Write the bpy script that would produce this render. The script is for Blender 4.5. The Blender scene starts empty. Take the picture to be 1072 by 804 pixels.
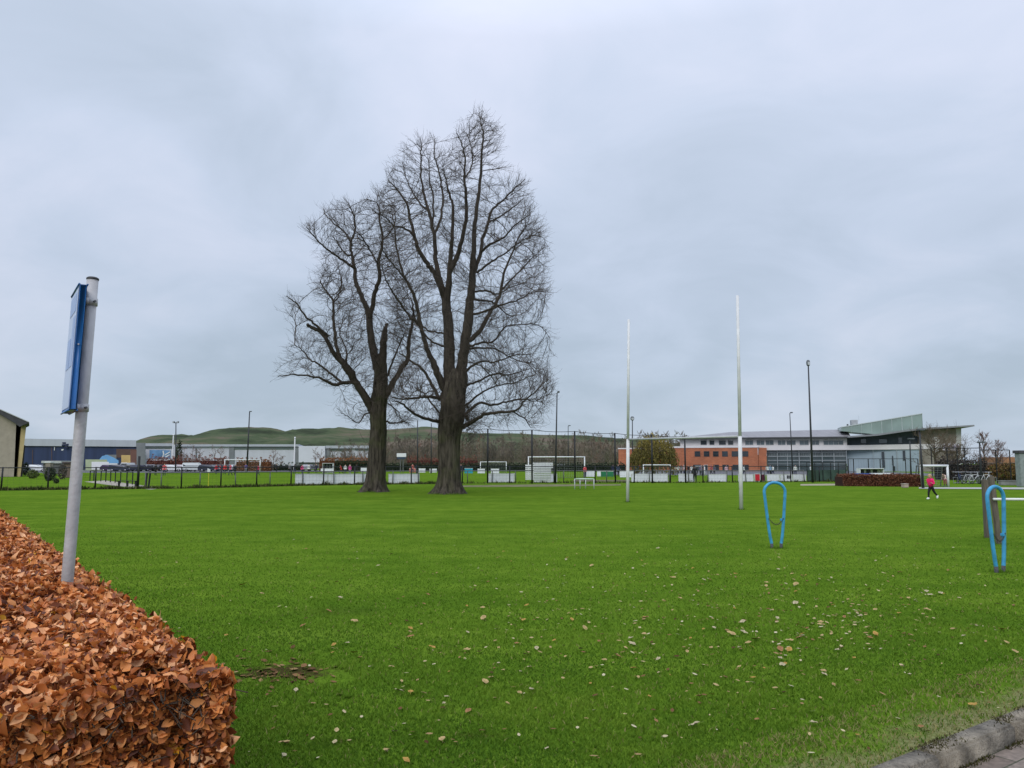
import bpy, bmesh, math, random
import numpy as np
from mathutils import Vector, Matrix, noise as mnoise
from mathutils.kdtree import KDTree
R = math.radians
rng = random.Random(7)
nr = np.random.default_rng(7)
S = bpy.context.scene
COL = S.collection
# ---------------------------------------------------------------- camera
CAM_H = 1.8
FPX = 810.0                      # focal length in photo pixels (photo is 1072 wide)
TILT = math.atan((485 - 402) / FPX)
cd = bpy.data.cameras.new('camera'); cam = bpy.data.objects.new('camera', cd); COL.objects.link(cam)
cam.location = (0, 0, CAM_H); cam.rotation_euler = (R(90) + TILT, 0, 0)
cd.sensor_width = 36.0; cd.lens = 36.0 * FPX / 1072; cd.clip_start = 0.05; cd.clip_end = 8000
S.camera = cam
ct, st_ = math.cos(TILT), math.sin(TILT)
def ray(px, py):
    a = (px - 536) / FPX; b = (402 - py) / FPX
    return Vector((a, ct - st_ * b, st_ + ct * b))
def at(px, py, Y):
    d = ray(px, py); return Vector((0, 0, CAM_H)) + d * (Y / d.y)
def gr(px, py, z=0.0):
    d = ray(px, py); return Vector((0, 0, CAM_H)) + d * ((z - CAM_H) / d.z)
def zz(py, Y): return at(536, py, Y).z
def xx(px, Y): return at(px, 485, Y).x
# ---------------------------------------------------------------- materials
MATS = {}
def mat(name, col, rough=0.7, var=0.12, scale=6.0, metal=0.0, bump=0.0, bscale=None, spec=0.3, alpha=1.0, stretch=None):
    if name in MATS: return MATS[name]
    m = bpy.data.materials.new(name); m.use_nodes = True; MATS[name] = m
    nt = m.node_tree; N = nt.nodes; L = nt.links
    b = N['Principled BSDF']
    b.inputs['Roughness'].default_value = rough; b.inputs['Metallic'].default_value = metal
    b.inputs['Specular IOR Level'].default_value = spec
    if alpha < 1: b.inputs['Alpha'].default_value = alpha
    tc = N.new('ShaderNodeTexCoord'); mp = N.new('ShaderNodeMapping'); L.new(tc.outputs['Object'], mp.inputs['Vector'])
    if stretch: mp.inputs['Scale'].default_value = stretch
    ns = N.new('ShaderNodeTexNoise'); ns.inputs['Scale'].default_value = scale; ns.inputs['Detail'].default_value = 6
    L.new(mp.outputs['Vector'], ns.inputs['Vector'])
    rp = N.new('ShaderNodeValToRGB')
    e = rp.color_ramp.elements
    e[0].position = 0.28; e[1].position = 0.72
    e[0].color = (*[max(0, c * (1 - var)) for c in col], 1); e[1].color = (*[min(1, c * (1 + var)) for c in col], 1)
    L.new(ns.outputs['Fac'], rp.inputs['Fac']); L.new(rp.outputs['Color'], b.inputs['Base Color'])
    if bump:
        n2 = N.new('ShaderNodeTexNoise'); n2.inputs['Scale'].default_value = bscale or scale * 4; n2.inputs['Detail'].default_value = 5
        L.new(mp.outputs['Vector'], n2.inputs['Vector'])
        bp = N.new('ShaderNodeBump'); bp.inputs['Strength'].default_value = bump; bp.inputs['Distance'].default_value = 0.03
        L.new(n2.outputs['Fac'], bp.inputs['Height']); L.new(bp.outputs['Normal'], b.inputs['Normal'])
    return m
def attr_mat(name, stops, rough=0.6, spec=0.2, trans=0.0, attr='tint'):
    """colour ramp driven by a per-face random number stored on the mesh (leaf to leaf colour differences)"""
    if name in MATS: return MATS[name]
    m = bpy.data.materials.new(name); m.use_nodes = True; MATS[name] = m
    nt = m.node_tree; N = nt.nodes; L = nt.links; b = N['Principled BSDF']
    a = N.new('ShaderNodeAttribute'); a.attribute_name = attr
    rp = N.new('ShaderNodeValToRGB'); e = rp.color_ramp.elements
    while len(e) < len(stops): e.new(0.5)
    for k, (p, c) in enumerate(stops): e[k].position = p; e[k].color = (*c, 1)
    L.new(a.outputs['Fac'], rp.inputs['Fac']); L.new(rp.outputs['Color'], b.inputs['Base Color'])
    b.inputs['Roughness'].default_value = rough; b.inputs['Specular IOR Level'].default_value = spec
    if trans:
        tr = N.new('ShaderNodeBsdfTranslucent'); mx = N.new('ShaderNodeMixShader'); mx.inputs[0].default_value = trans
        L.new(rp.outputs['Color'], tr.inputs['Color']); L.new(b.outputs[0], mx.inputs[1]); L.new(tr.outputs[0], mx.inputs[2])
        L.new(mx.outputs[0], N['Material Output'].inputs['Surface'])
    return m
def glass_mat(name, col=(0.02, 0.03, 0.04), rough=0.08):
    return mat(name, col, rough=rough, var=0.35, scale=0.35, spec=0.7)
# ---------------------------------------------------------------- mesh building
class MB:
    def __init__(s): s.v = []; s.f = []; s.m = []; s.mi = 0
    def add(s, vs, fs):
        o = len(s.v); s.v += [tuple(p) for p in vs]; s.f += [tuple(i + o for i in f) for f in fs]; s.m += [s.mi] * len(fs); return s
    def box(s, x0, x1, y0, y1, z0, z1, M=None):
        vs = [Vector((x, y, z)) for x in (x0, x1) for y in (y0, y1) for z in (z0, z1)]
        if M is not None: vs = [M @ v for v in vs]
        return s.add(vs, [(0, 1, 3, 2), (4, 6, 7, 5), (0, 4, 5, 1), (2, 3, 7, 6), (0, 2, 6, 4), (1, 5, 7, 3)])
    def bbox(s, x0, x1, y0, y1, z0, z1, b=0.01, M=None):
        bm = bmesh.new(); bmesh.ops.create_cube(bm, size=1)
        for v in bm.verts: v.co = Vector(((x0 + x1) / 2 + v.co.x * (x1 - x0), (y0 + y1) / 2 + v.co.y * (y1 - y0), (z0 + z1) / 2 + v.co.z * (z1 - z0)))
        bmesh.ops.bevel(bm, geom=bm.edges[:], offset=b, segments=2, affect='EDGES')
        return s.bm(bm, M)
    def bm(s, bm, M=None):
        bm.verts.index_update()
        s.add([(M @ v.co if M is not None else v.co.copy()) for v in bm.verts], [[v.index for v in f.verts] for f in bm.faces]); bm.free(); return s
    def tube(s, pts, r, n=8, caps=True, closed=False):
        pts = [Vector(p) for p in pts]; k = len(pts)
        rs = r if isinstance(r, (list, tuple)) else [r] * k
        vs = []; up = None
        for i, p in enumerate(pts):
            a = pts[(i - 1) % k] if (closed or i > 0) else p; b = pts[(i + 1) % k] if (closed or i < k - 1) else p
            t = (b - a).normalized() if (b - a).length > 1e-9 else Vector((0, 0, 1))
            if up is None: up = t.orthogonal().normalized()
            up = (up - t * up.dot(t)); up = up.normalized() if up.length > 1e-6 else t.orthogonal().normalized()
            w = t.cross(up)
            for j in range(n):
                q = 2 * math.pi * j / n; vs.append(p + (up * math.cos(q) + w * math.sin(q)) * rs[i])
        fs = []
        for i in range(k if closed else k - 1):
            i2 = (i + 1) % k
            for j in range(n): fs.append((i * n + j, i * n + (j + 1) % n, i2 * n + (j + 1) % n, i2 * n + j))
        if caps and not closed: fs.append(tuple(range(n - 1, -1, -1))); fs.append(tuple((k - 1) * n + j for j in range(n)))
        return s.add(vs, fs)
    def bar(s, a, b, r, n=6): return s.tube([a, b], r, n)
    def prism(s, poly, f0, f1):
        """poly: list of 2-D points, f0/f1 map a 2-D point to 3-D (front and back)"""
        n = len(poly); vs = [f0(*p) for p in poly] + [f1(*p) for p in poly]
        fs = [tuple(range(n - 1, -1, -1)), tuple(range(n, 2 * n))] + [(i, (i + 1) % n, n + (i + 1) % n, n + i) for i in range(n)]
        return s.add(vs, fs)
    def lathe(s, prof, n=16, M=None):
        vs = []
        for r, z in prof:
            for j in range(n):
                q = 2 * math.pi * j / n; v = Vector((r * math.cos(q), r * math.sin(q), z)); vs.append(M @ v if M is not None else v)
        fs = [(i * n + j, i * n + (j + 1) % n, (i + 1) * n + (j + 1) % n, (i + 1) * n + j) for i in range(len(prof) - 1) for j in range(n)]
        return s.add(vs, fs)
def wloc(o):
    p = Vector((0, 0, 0))
    while o: p += o.location; o = o.parent
    return p
def mesh_obj(name, verts, faces, mats, parent=None, smooth=False, world=True, mi=None, tint=None):
    me = bpy.data.meshes.new(name)
    v = np.asarray(verts, dtype=np.float64).reshape(-1, 3)
    loc = Vector((0, 0, 0))
    if parent is not None:
        if world: v = v - np.array(wloc(parent))
    elif world and len(v):
        loc = Vector(((v[:, 0].min() + v[:, 0].max()) / 2, (v[:, 1].min() + v[:, 1].max()) / 2, v[:, 2].min())); v = v - np.array(loc)
    if isinstance(faces, np.ndarray):
        nf, k = faces.shape
        me.vertices.add(len(v)); me.vertices.foreach_set('co', v.astype(np.float32).ravel())
        me.loops.add(nf * k); me.loops.foreach_set('vertex_index', faces.astype(np.int32).ravel())
        me.polygons.add(nf); me.polygons.foreach_set('loop_start', np.arange(0, nf * k, k, dtype=np.int32)); me.update(calc_edges=True)
    else:
        me.from_pydata([tuple(p) for p in v], [], faces)
    for m in (mats if isinstance(mats, (list, tuple)) else [mats]): me.materials.append(m)
    if mi is not None and len(me.polygons) == len(mi): me.polygons.foreach_set('material_index', np.asarray(mi, dtype=np.int32))
    if tint is not None:
        a = me.attributes.new('tint', 'FLOAT', 'FACE'); a.data.foreach_set('value', np.asarray(tint, dtype=np.float32))
    if smooth: me.polygons.foreach_set('use_smooth', np.ones(len(me.polygons), dtype=bool))
    me.validate(); me.update()
    o = bpy.data.objects.new(name, me); COL.objects.link(o); o.location = loc
    if parent is not None: o.parent = parent
    return o
def obj(name, mb, m, parent=None, smooth=False, world=True):
    return mesh_obj(name, mb.v, mb.f, m, parent, smooth, world, mb.m if isinstance(m, (list, tuple)) else None)
def tag(o, label=None, cat=None, group=None, kind=None):
    if label: o['label'] = label
    if cat: o['category'] = cat
    if group: o['group'] = group
    if kind: o['kind'] = kind
    return o
def thing(name, label, cat, loc=(0, 0, 0), group=None, rz=0.0):
    o = bpy.data.objects.new(name, None); COL.objects.link(o); o.location = loc; o.rotation_euler = (0, 0, rz); o.empty_display_size = 0.2
    return tag(o, label, cat, group)
def dup(root, loc, rz=None, label=None, group=None, scale=None):
    def cp(o, par):
        c = o.copy(); COL.objects.link(c)
        if par is not None: c.parent = par
        for ch in list(o.children): cp(ch, c)
        return c
    r = cp(root, None); r.location = loc
    if rz is not None: r.rotation_euler = (0, 0, rz)
    if label: r['label'] = label
    if group: r['group'] = group
    if scale: r.scale = scale if isinstance(scale, (tuple, list)) else (scale,) * 3
    return r
def struct(name, verts, faces, m, smooth=False):
    o = mesh_obj(name, verts, faces, m, None, smooth); return tag(o, kind='structure')
def tubes_np(P, Rd, sides=3):
    """P (n,m,3) chains, Rd (n,m) radii -> verts, quads (vectorised)"""
    n, m, _ = P.shape
    T = np.empty_like(P); T[:, 1:-1] = P[:, 2:] - P[:, :-2]; T[:, 0] = P[:, 1] - P[:, 0]; T[:, -1] = P[:, -1] - P[:, -2]
    T /= np.linalg.norm(T, axis=2, keepdims=True) + 1e-9
    ref = np.tile(np.array([0.31, 0.57, 0.11]), (n, m, 1))
    U = np.cross(T, ref); U /= np.linalg.norm(U, axis=2, keepdims=True) + 1e-9
    W = np.cross(T, U)
    ang = np.arange(sides) * 2 * np.pi / sides
    V = P[:, :, None, :] + Rd[:, :, None, None] * (U[:, :, None, :] * np.cos(ang)[None, None, :, None] + W[:, :, None, :] * np.sin(ang)[None, None, :, None])
    base = (np.arange(n) * m * sides)[:, None, None]
    i = (np.arange(m - 1) * sides)[None, :, None]; j = np.arange(sides)[None, None, :]; j2 = (j + 1) % sides
    F = np.stack([base + i + j, base + i + j2, base + i + sides + j2, base + i + sides + j], axis=-1).reshape(-1, 4)
    return V.reshape(-1, 3), F
# ---------------------------------------------------------------- world, sun, view
w = bpy.data.worlds.new('World'); S.world = w; w.use_nodes = True
nt = w.node_tree; N = nt.nodes; L = nt.links; N.clear()
out = N.new('ShaderNodeOutputWorld'); bg = N.new('ShaderNodeBackground'); bg.inputs['Strength'].default_value = 0.1
L.new(bg.outputs[0], out.inputs['Surface'])
sky = N.new('ShaderNodeTexSky'); sky.sky_type = 'NISHITA'; sky.sun_disc = False
SUN_EL, SUN_AZ = R(38), R(200)          # high soft sun hidden behind the cloud deck, behind the viewer
sky.sun_elevation = SUN_EL; sky.sun_rotation = SUN_AZ
tc = N.new('ShaderNodeTexCoord'); sp = N.new('ShaderNodeSeparateXYZ'); L.new(tc.outputs['Generated'], sp.inputs[0])
def mth(op, a, b=None):
    n = N.new('ShaderNodeMath'); n.operation = op
    for k, x in enumerate((a, b)):
        if x is None: continue
        if isinstance(x, (int, float)): n.inputs[k].default_value = x
        else: L.new(x, n.inputs[k])
    return n.outputs[0]
zc = mth('ADD', mth('MAXIMUM', sp.outputs['Z'], 0.0), 0.30)
cx = mth('DIVIDE', sp.outputs['X'], zc); cy = mth('DIVIDE', sp.outputs['Y'], zc)
cb = N.new('ShaderNodeCombineXYZ'); L.new(cx, cb.inputs[0]); L.new(cy, cb.inputs[1])
def wnoise(scale, detail, off, rough=0.5, dist=0.0):
    mp = N.new('ShaderNodeMapping'); mp.inputs['Location'].default_value = off; L.new(cb.outputs[0], mp.inputs['Vector'])
    n = N.new('ShaderNodeTexNoise'); n.inputs['Scale'].default_value = scale; n.inputs['Detail'].default_value = detail
    n.inputs['Roughness'].default_value = rough; n.inputs['Distortion'].default_value = dist
    L.new(mp.outputs[0], n.inputs['Vector']); return n.outputs['Fac']
big = wnoise(0.9, 3, (3.1, 1.7, 0), 0.5, 0.5); mid = wnoise(2.6, 5, (8.2, 2.4, 0), 0.55, 0.5)
f = mth('ADD', mth('MULTIPLY', big, 0.62), mth('MULTIPLY', mid, 0.38))
rp = N.new('ShaderNodeValToRGB'); e = rp.color_ramp.elements
e[0].position = 0.37; e[0].color = (0.545, 0.63, 0.77, 1)
e[1].position = 0.62; e[1].color = (0.77, 0.82, 0.985, 1)
m_ = e.new(0.5); m_.color = (0.65, 0.73, 0.895, 1)
L.new(f, rp.inputs['Fac'])
sc_ = N.new('ShaderNodeVectorMath'); sc_.operation = 'SCALE'; sc_.inputs['Scale'].default_value = 10.0
# an overcast sky brightens steadily from the horizon towards the zenith
zr = N.new('ShaderNodeMapRange'); zr.inputs['From Min'].default_value = 0.50; zr.inputs['From Max'].default_value = 1.0; zr.inputs['To Min'].default_value = 10.0; zr.inputs['To Max'].default_value = 24.0
L.new(sp.outputs['Z'], zr.inputs['Value']); L.new(zr.outputs['Result'], sc_.inputs['Scale'])
# cooler and greyer low down, whiter and slightly lilac high up
gr_ = N.new('ShaderNodeMapRange'); gr_.inputs['From Min'].default_value = 0.0; gr_.inputs['From Max'].default_value = 0.52
L.new(sp.outputs['Z'], gr_.inputs['Value'])
gc = N.new('ShaderNodeValToRGB'); ge_ = gc.color_ramp.elements
ge_[0].color = (0.72, 0.76, 0.75, 1); ge_[1].color = (1.0, 1.0, 1.0, 1); ge_[0].position = 0.06
g2_ = ge_.new(0.45); g2_.color = (0.83, 0.85, 0.85, 1)
L.new(gr_.outputs['Result'], gc.inputs['Fac'])
ml = N.new('ShaderNodeMix'); ml.data_type = 'RGBA'; ml.blend_type = 'MULTIPLY'; ml.inputs['Factor'].default_value = 1.0
L.new(rp.outputs['Color'], ml.inputs['A']); L.new(gc.outputs['Color'], ml.inputs['B'])
L.new(ml.outputs['Result'], sc_.inputs[0])
mx = N.new('ShaderNodeMix'); mx.data_type = 'RGBA'; mx.inputs['Factor'].default_value = 0.94
L.new(sky.outputs[0], mx.inputs['A']); L.new(sc_.outputs[0], mx.inputs['B']); L.new(mx.outputs['Result'], bg.inputs['Color'])
sl = bpy.data.lights.new('sun', 'SUN'); sl.energy = 1.4; sl.angle = R(30); sl.color = (1.0, 0.97, 0.92)
so = bpy.data.objects.new('sun', sl); COL.objects.link(so)
sdir = Vector((math.sin(SUN_AZ) * math.cos(SUN_EL), math.cos(SUN_AZ) * math.cos(SUN_EL), math.sin(SUN_EL)))
so.rotation_euler = (-sdir).to_track_quat('-Z', 'Y').to_euler(); so.location = (0, -20, 40)
S.view_settings.view_transform = 'Standard'; S.view_settings.look = 'None'; S.view_settings.exposure = 0.08; S.view_settings.gamma = 1.0
S.view_settings.use_curve_mapping = False
S.cycles.use_denoising = True
S.cycles.max_bounces = 6; S.cycles.diffuse_bounces = 3; S.cycles.transparent_max_bounces = 16
# ================================================================ ground, kerb, pavement
D1 = Vector((-0.594, 0.805, 0)).normalized()            # along the hedge
K0 = gr(920, 804); K1 = gr(1072, 743); D2 = (K1 - K0).normalized()   # along the kerb
NK = Vector((-D2.y, D2.x, 0))                            # from kerb towards the lawn
if NK.y < 0: NK = -NK
def lawn_material(name, wear=True):
    m = bpy.data.materials.new(name); m.use_nodes = True; nt = m.node_tree; N = nt.nodes; L = nt.links; b = N['Principled BSDF']
    b.inputs['Roughness'].default_value = 1.0; b.inputs['Specular IOR Level'].default_value = 0.0
    ge = N.new('ShaderNodeNewGeometry')
    def noise(scale, detail, vec, rough=0.55):
        n = N.new('ShaderNodeTexNoise'); n.inputs['Scale'].default_value = scale; n.inputs['Detail'].default_value = detail; n.inputs['Roughness'].default_value = rough
        L.new(vec, n.inputs['Vector']); return n.outputs['Fac']
    def ramp(fac, stops):
        r = N.new('ShaderNodeValToRGB'); e = r.color_ramp.elements
        while len(e) < len(stops): e.new(0.5)
        for k, (p, c) in enumerate(stops): e[k].position = p; e[k].color = (*c, 1)
        L.new(fac, r.inputs['Fac']); return r.outputs['Color']
    def mixc(fac, a, b_, typ='MIX'):
        x = N.new('ShaderNodeMix'); x.data_type = 'RGBA'; x.blend_type = typ
        if isinstance(fac, float): x.inputs['Factor'].default_value = fac
        else: L.new(fac, x.inputs['Factor'])
        L.new(a, x.inputs['A']); L.new(b_, x.inputs['B']); return x.outputs['Result']
    P = ge.outputs['Position']
    big = noise(0.22, 4, P); med = noise(1.6, 5, P, 0.6); fine = noise(38, 6, P, 0.7); vfine = noise(160, 4, P, 0.7)
    c1 = ramp(big, [(0.33, (0.072, 0.146, 0.013)), (0.67, (0.112, 0.190, 0.018))])
    c2 = ramp(med, [(0.3, (0.060, 0.122, 0.010)), (0.7, (0.136, 0.216, 0.024))])
    c = mixc(0.5, c1, c2)
    mpz = N.new('ShaderNodeMapping'); mpz.inputs['Scale'].default_value = (0.35, 0.9, 1); L.new(P, mpz.inputs['Vector'])
    c5 = ramp(noise(0.9, 6, mpz.outputs[0], 0.62), [(0.34, (0.80, 0.85, 0.86)), (0.5, (1.0, 1.0, 1.0)), (0.66, (1.18, 1.10, 1.25))]); c = mixc(1.0, c, c5, 'MULTIPLY')
    c3 = ramp(fine, [(0.34, (0.55, 0.6, 0.5)), (0.66, (1.35, 1.3, 1.25))])
    c = mixc(1.0, c, c3, 'MULTIPLY')
    c4 = ramp(vfine, [(0.35, (0.75, 0.75, 0.7)), (0.65, (1.2, 1.2, 1.2))])
    c = mixc(0.7, c, c4, 'MULTIPLY')
    if wear:
        def math_(op, a, b_=None, clamp=False):
            n = N.new('ShaderNodeMath'); n.operation = op; n.use_clamp = clamp
            for k, x in enumerate((a, b_)):
                if x is None: continue
                if isinstance(x, (int, float)): n.inputs[k].default_value = x
                else: L.new(x, n.inputs[k])
            return n.outputs[0]
        # worn strip along the kerb
        dt = N.new('ShaderNodeVectorMath'); dt.operation = 'DOT_PRODUCT'; dt.inputs[1].default_value = NK; L.new(P, dt.inputs[0])
        dist = math_('SUBTRACT', dt.outputs['Value'], K0.dot(NK))
        wm = noise(2.2, 5, P, 0.65)
        k = math_('SUBTRACT', math_('ADD', math_('MULTIPLY', wm, 1.5), -0.22), math_('MULTIPLY', dist, 1.35))
        k = math_('MULTIPLY', k, 2.4, True)
        dirt = ramp(noise(30, 5, P, 0.7), [(0.3, (0.09, 0.075, 0.03)), (0.55, (0.20, 0.19, 0.09)), (0.75, (0.3, 0.27, 0.17))])
        c = mixc(math_('MULTIPLY', k, 0.85), c, dirt)
        # bare earth patches
        for (ppx, ppy, sx, sy, amp) in BARE:
            g = gr(ppx, ppy)
            vs = N.new('ShaderNodeVectorMath'); vs.operation = 'SUBTRACT'; vs.inputs[1].default_value = g; L.new(P, vs.inputs[0])
            vm = N.new('ShaderNodeVectorMath'); vm.operation = 'MULTIPLY'; vm.inputs[1].default_value = (1 / sx, 1 / sy, 0); L.new(vs.outputs[0], vm.inputs[0])
            ln = N.new('ShaderNodeVectorMath'); ln.operation = 'LENGTH'; L.new(vm.outputs[0], ln.inputs[0])
            n6 = noise(9, 8, P, 0.8)
            k = math_('MULTIPLY', math_('SUBTRACT', math_('ADD', math_('MULTIPLY', n6, 2.4), -0.45), ln.outputs['Value']), 3.0 * amp, True)
            soil = ramp(noise(45, 5, P, 0.7), [(0.3, (0.016, 0.010, 0.005)), (0.7, (0.075, 0.05, 0.025))])
            c = mixc(math_('MULTIPLY', k, 0.9), c, soil)
    L.new(c, b.inputs['Base Color'])
    bp = N.new('ShaderNodeBump'); bp.inputs['Strength'].default_value = 0.5; bp.inputs['Distance'].default_value = 0.03
    L.new(fine, bp.inputs['Height']); L.new(bp.outputs['Normal'], b.inputs['Normal'])
    return m
BARE = [(296, 704, 0.62, 0.42, 1.0), (350, 775, 0.35, 0.12, 0.4), (500, 770, 0.3, 0.1, 0.35), (352, 640, 1.0, 0.5, 0.15)]
lawnm = lawn_material('lawn grass')
A = K0 - D2 * 9; B = K0 + D2 * 60
gv = [A, B, B + Vector((3000, 0, 0)), Vector((3000, 4000, 0)), Vector((-3000, 4000, 0)), A + Vector((-3000, 0, 0))]
struct('lawn', gv, [tuple(range(6))], lawnm)
# kerb stones
kerbm = mat('weathered concrete kerb', (0.215, 0.185, 0.142), 0.95, 0.6, 7, bump=1.0, bscale=45)
km = MB()
for k in range(-9, 40):
    a0 = k * 1.0 + 0.42; a1 = a0 + 0.984
    Mx = Matrix(((D2.x, -NK.x, 0, K0.x), (D2.y, -NK.y, 0, K0.y), (0, 0, 1, 0), (0, 0, 0, 1)))
    jz = rng.uniform(-0.004, 0.006)
    km.bbox(a0, a1, 0.0, 0.16, -0.25, 0.035 + jz, 0.018, Mx)
tag(obj('kerb', km, kerbm, smooth=True), kind='structure')
# pavement
def paver_mat():
    m = bpy.data.materials.new('grey brown pavers'); m.use_nodes = True; nt = m.node_tree; N = nt.nodes; L = nt.links; b = N['Principled BSDF']
    b.inputs['Roughness'].default_value = 0.9
    ge = N.new('ShaderNodeNewGeometry'); mp = N.new('ShaderNodeMapping'); mp.inputs['Rotation'].default_value = (0, 0, -math.atan2(D2.y, D2.x)); L.new(ge.outputs['Position'], mp.inputs['Vector'])
    br = N.new('ShaderNodeTexBrick'); L.new(mp.outputs[0], br.inputs['Vector'])
    br.inputs['Scale'].default_value = 1.0; br.inputs['Brick Width'].default_value = 0.3; br.inputs['Row Height'].default_value = 0.15; br.inputs['Mortar Size'].default_value = 0.006
    br.inputs['Color1'].default_value = (0.135, 0.105, 0.085, 1); br.inputs['Color2'].default_value = (0.185, 0.15, 0.125, 1); br.inputs['Mortar'].default_value = (0.05, 0.05, 0.03, 1)
    ns = N.new('ShaderNodeTexNoise'); ns.inputs['Scale'].default_value = 25; ns.inputs['Detail'].default_value = 6; L.new(mp.outputs[0], ns.inputs['Vector'])
    x = N.new('ShaderNodeMix'); x.data_type = 'RGBA'; x.blend_type = 'OVERLAY'; x.inputs['Factor'].default_value = 0.7
    L.new(br.outputs['Color'], x.inputs['A']); L.new(ns.outputs['Fac'], x.inputs['B'])
    hs = N.new('ShaderNodeHueSaturation'); hs.inputs['Saturation'].default_value = 1.15; L.new(x.outputs['Result'], hs.inputs['Color']); L.new(hs.outputs[0], b.inputs['Base Color'])
    bp = N.new('ShaderNodeBump'); bp.inputs['Strength'].default_value = 0.6; bp.inputs['Distance'].default_value = 0.01; L.new(br.outputs['Fac'], bp.inputs['Height']); bp.invert = True
    L.new(bp.outputs[0], b.inputs['Normal'])
    return m
pa = A - NK * 0.1 - D2 * 5; pb = B - NK * 0.1
struct('pavement', [v + Vector((0, 0, -0.085)) for v in (pa - NK * 30, pb - NK * 30, pb, pa)], [(0, 1, 2, 3)], paver_mat())
def kerb_moss():
    V = []; T = []; r = random.Random(4)
    for k in range(700):
        cl = r.choice((0.55, 0.72, 1.44, 2.41, 0.5, 1.9)); s = cl + r.gauss(0, .09); t = abs(r.gauss(0, .05)) if r.random() < .75 else r.uniform(.0, .14)
        c = K0 + D2 * s - NK * t; c = Vector((c.x, c.y, .034)); a = r.uniform(0, 3.14); w_ = r.uniform(.003, .008); d = Vector((math.cos(a) * w_, math.sin(a) * w_, 0)); h = r.uniform(.004, .022)
        V.extend([c - d, c + d, c + Vector((r.gauss(0, .008), r.gauss(0, .008), h))]); T.append(r.random())
    for k in range(2200):
        s = r.uniform(-1, 6); c = K0 + D2 * s - NK * (.165 + abs(r.gauss(0, .02))); c = Vector((c.x, c.y, -.083)); a = r.uniform(0, 3.14); w_ = r.uniform(.003, .007); d = Vector((math.cos(a) * w_, math.sin(a) * w_, 0))
        if mnoise.noise(Vector((s * 2.2, 7, 0))) < -.05: continue
        V.extend([c - d, c + d, c + Vector((r.gauss(0, .008), r.gauss(0, .008), r.uniform(.006, .025)))]); T.append(r.random() * .6)
    tag(mesh_obj('kerb_moss', V, np.arange(len(V)).reshape(-1, 3), attr_mat('moss and grit', [(0, (.035, .028, .015)), (.5, (.06, .06, .02)), (1, (.12, .10, .06))], .95, .05), tint=T), 'dark moss and grit on the kerb stones', 'moss', kind='stuff')
kerb_moss()
# ================================================================ grass blades
def vnoise(x, y, s):
    return np.array([mnoise.noise(Vector((a * s, b * s, 3.3))) for a, b in zip(x, y)])
def make_grass():
    n = 620000
    u = nr.random(n)
    y0, y1 = 2.6, 34.0
    Y = (y0 ** -0.75 + u * (y1 ** -0.75 - y0 ** -0.75)) ** (1 / -0.75)
    X = (nr.random(n) * 2 - 1) * (0.76 * Y + 1.2)
    d = X * NK.x + Y * NK.y - K0.dot(NK)
    keep = (d > 0.01) & (nr.random(n) < np.clip((34 - Y) / 16, 0, 1))
    pn = np.sin(X * 5.1 + 1.3 * np.sin(Y * 3.7)) * np.sin(Y * 4.3 + 1.7 * np.sin(X * 2.9))
    keep &= ~((d < 0.55 + 0.3 * pn) & (nr.random(n) > 0.3 + 0.45 * d))
    for (ppx, ppy, sx, sy, amp) in BARE[:1]:
        g = gr(ppx, ppy); q = np.hypot((X - g.x) / sx, (Y - g.y) / sy); keep &= ~((q < 0.85 + 0.45 * pn) & (nr.random(n) < 0.9))
    X, Y, d = X[keep], Y[keep], d[keep]; n = len(X)
    clump = np.array([mnoise.noise(Vector((a * 0.9, b * 0.9, 0.0))) for a, b in zip(X, Y)])
    clump2 = np.array([mnoise.noise(Vector((a * 4.5, b * 4.5, 5.0))) for a, b in zip(X, Y)])
    grow = np.clip((Y - 4) / 20, 0, 1)
    h = (0.018 + 0.020 * nr.random(n)) * (1 + 0.35 * clump + 0.35 * clump2) * (1 - 0.5 * grow)
    wd = (0.0022 + 0.0022 * nr.random(n)) * (1 + 1.6 * grow)
    a = nr.random(n) * 2 * np.pi; lean = h * (0.3 + 1.1 * nr.random(n)); la = nr.random(n) * 2 * np.pi
    base = np.stack([X, Y, np.full(n, -0.003)], 1)
    dx = np.stack([np.cos(a) * wd, np.sin(a) * wd, np.zeros(n)], 1)
    midp = base + np.stack([np.cos(la) * lean * 0.35, np.sin(la) * lean * 0.35, h * 0.62], 1)
    tip = base + np.stack([np.cos(la) * lean, np.sin(la) * lean, h], 1)
    V = np.stack([base - dx, base + dx, midp + dx * 0.75, midp - dx * 0.75, tip], 1).reshape(-1, 3)
    i = np.arange(n) * 5
    F = np.concatenate([np.stack([i, i + 1, i + 2], 1), np.stack([i, i + 2, i + 3], 1), np.stack([i + 3, i + 2, i + 4], 1)], 0)
    t = np.clip(0.46 + 0.34 * clump + 0.22 * clump2 + 0.36 * (nr.random(n) - 0.5), 0, 0.95)
    t[nr.random(n) < 0.025] = 1.0
    dry = (d < 0.7) & (nr.random(n) < 0.4); t[dry] = 1.0
    t = np.concatenate([t, t, t])
    gm = attr_mat('grass blades', [(0.0, (0.040, 0.098, 0.009)), (0.45, (0.088, 0.172, 0.013)), (0.8, (0.146, 0.238, 0.022)), (0.95, (0.20, 0.285, 0.04)), (1.0, (0.26, 0.23, 0.09))], 0.8, 0.08, 0.28)
    o = mesh_obj('grass', V, F, gm, tint=t); tag(o, 'short mown lawn grass', 'grass', kind='stuff')
make_grass()
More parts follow.
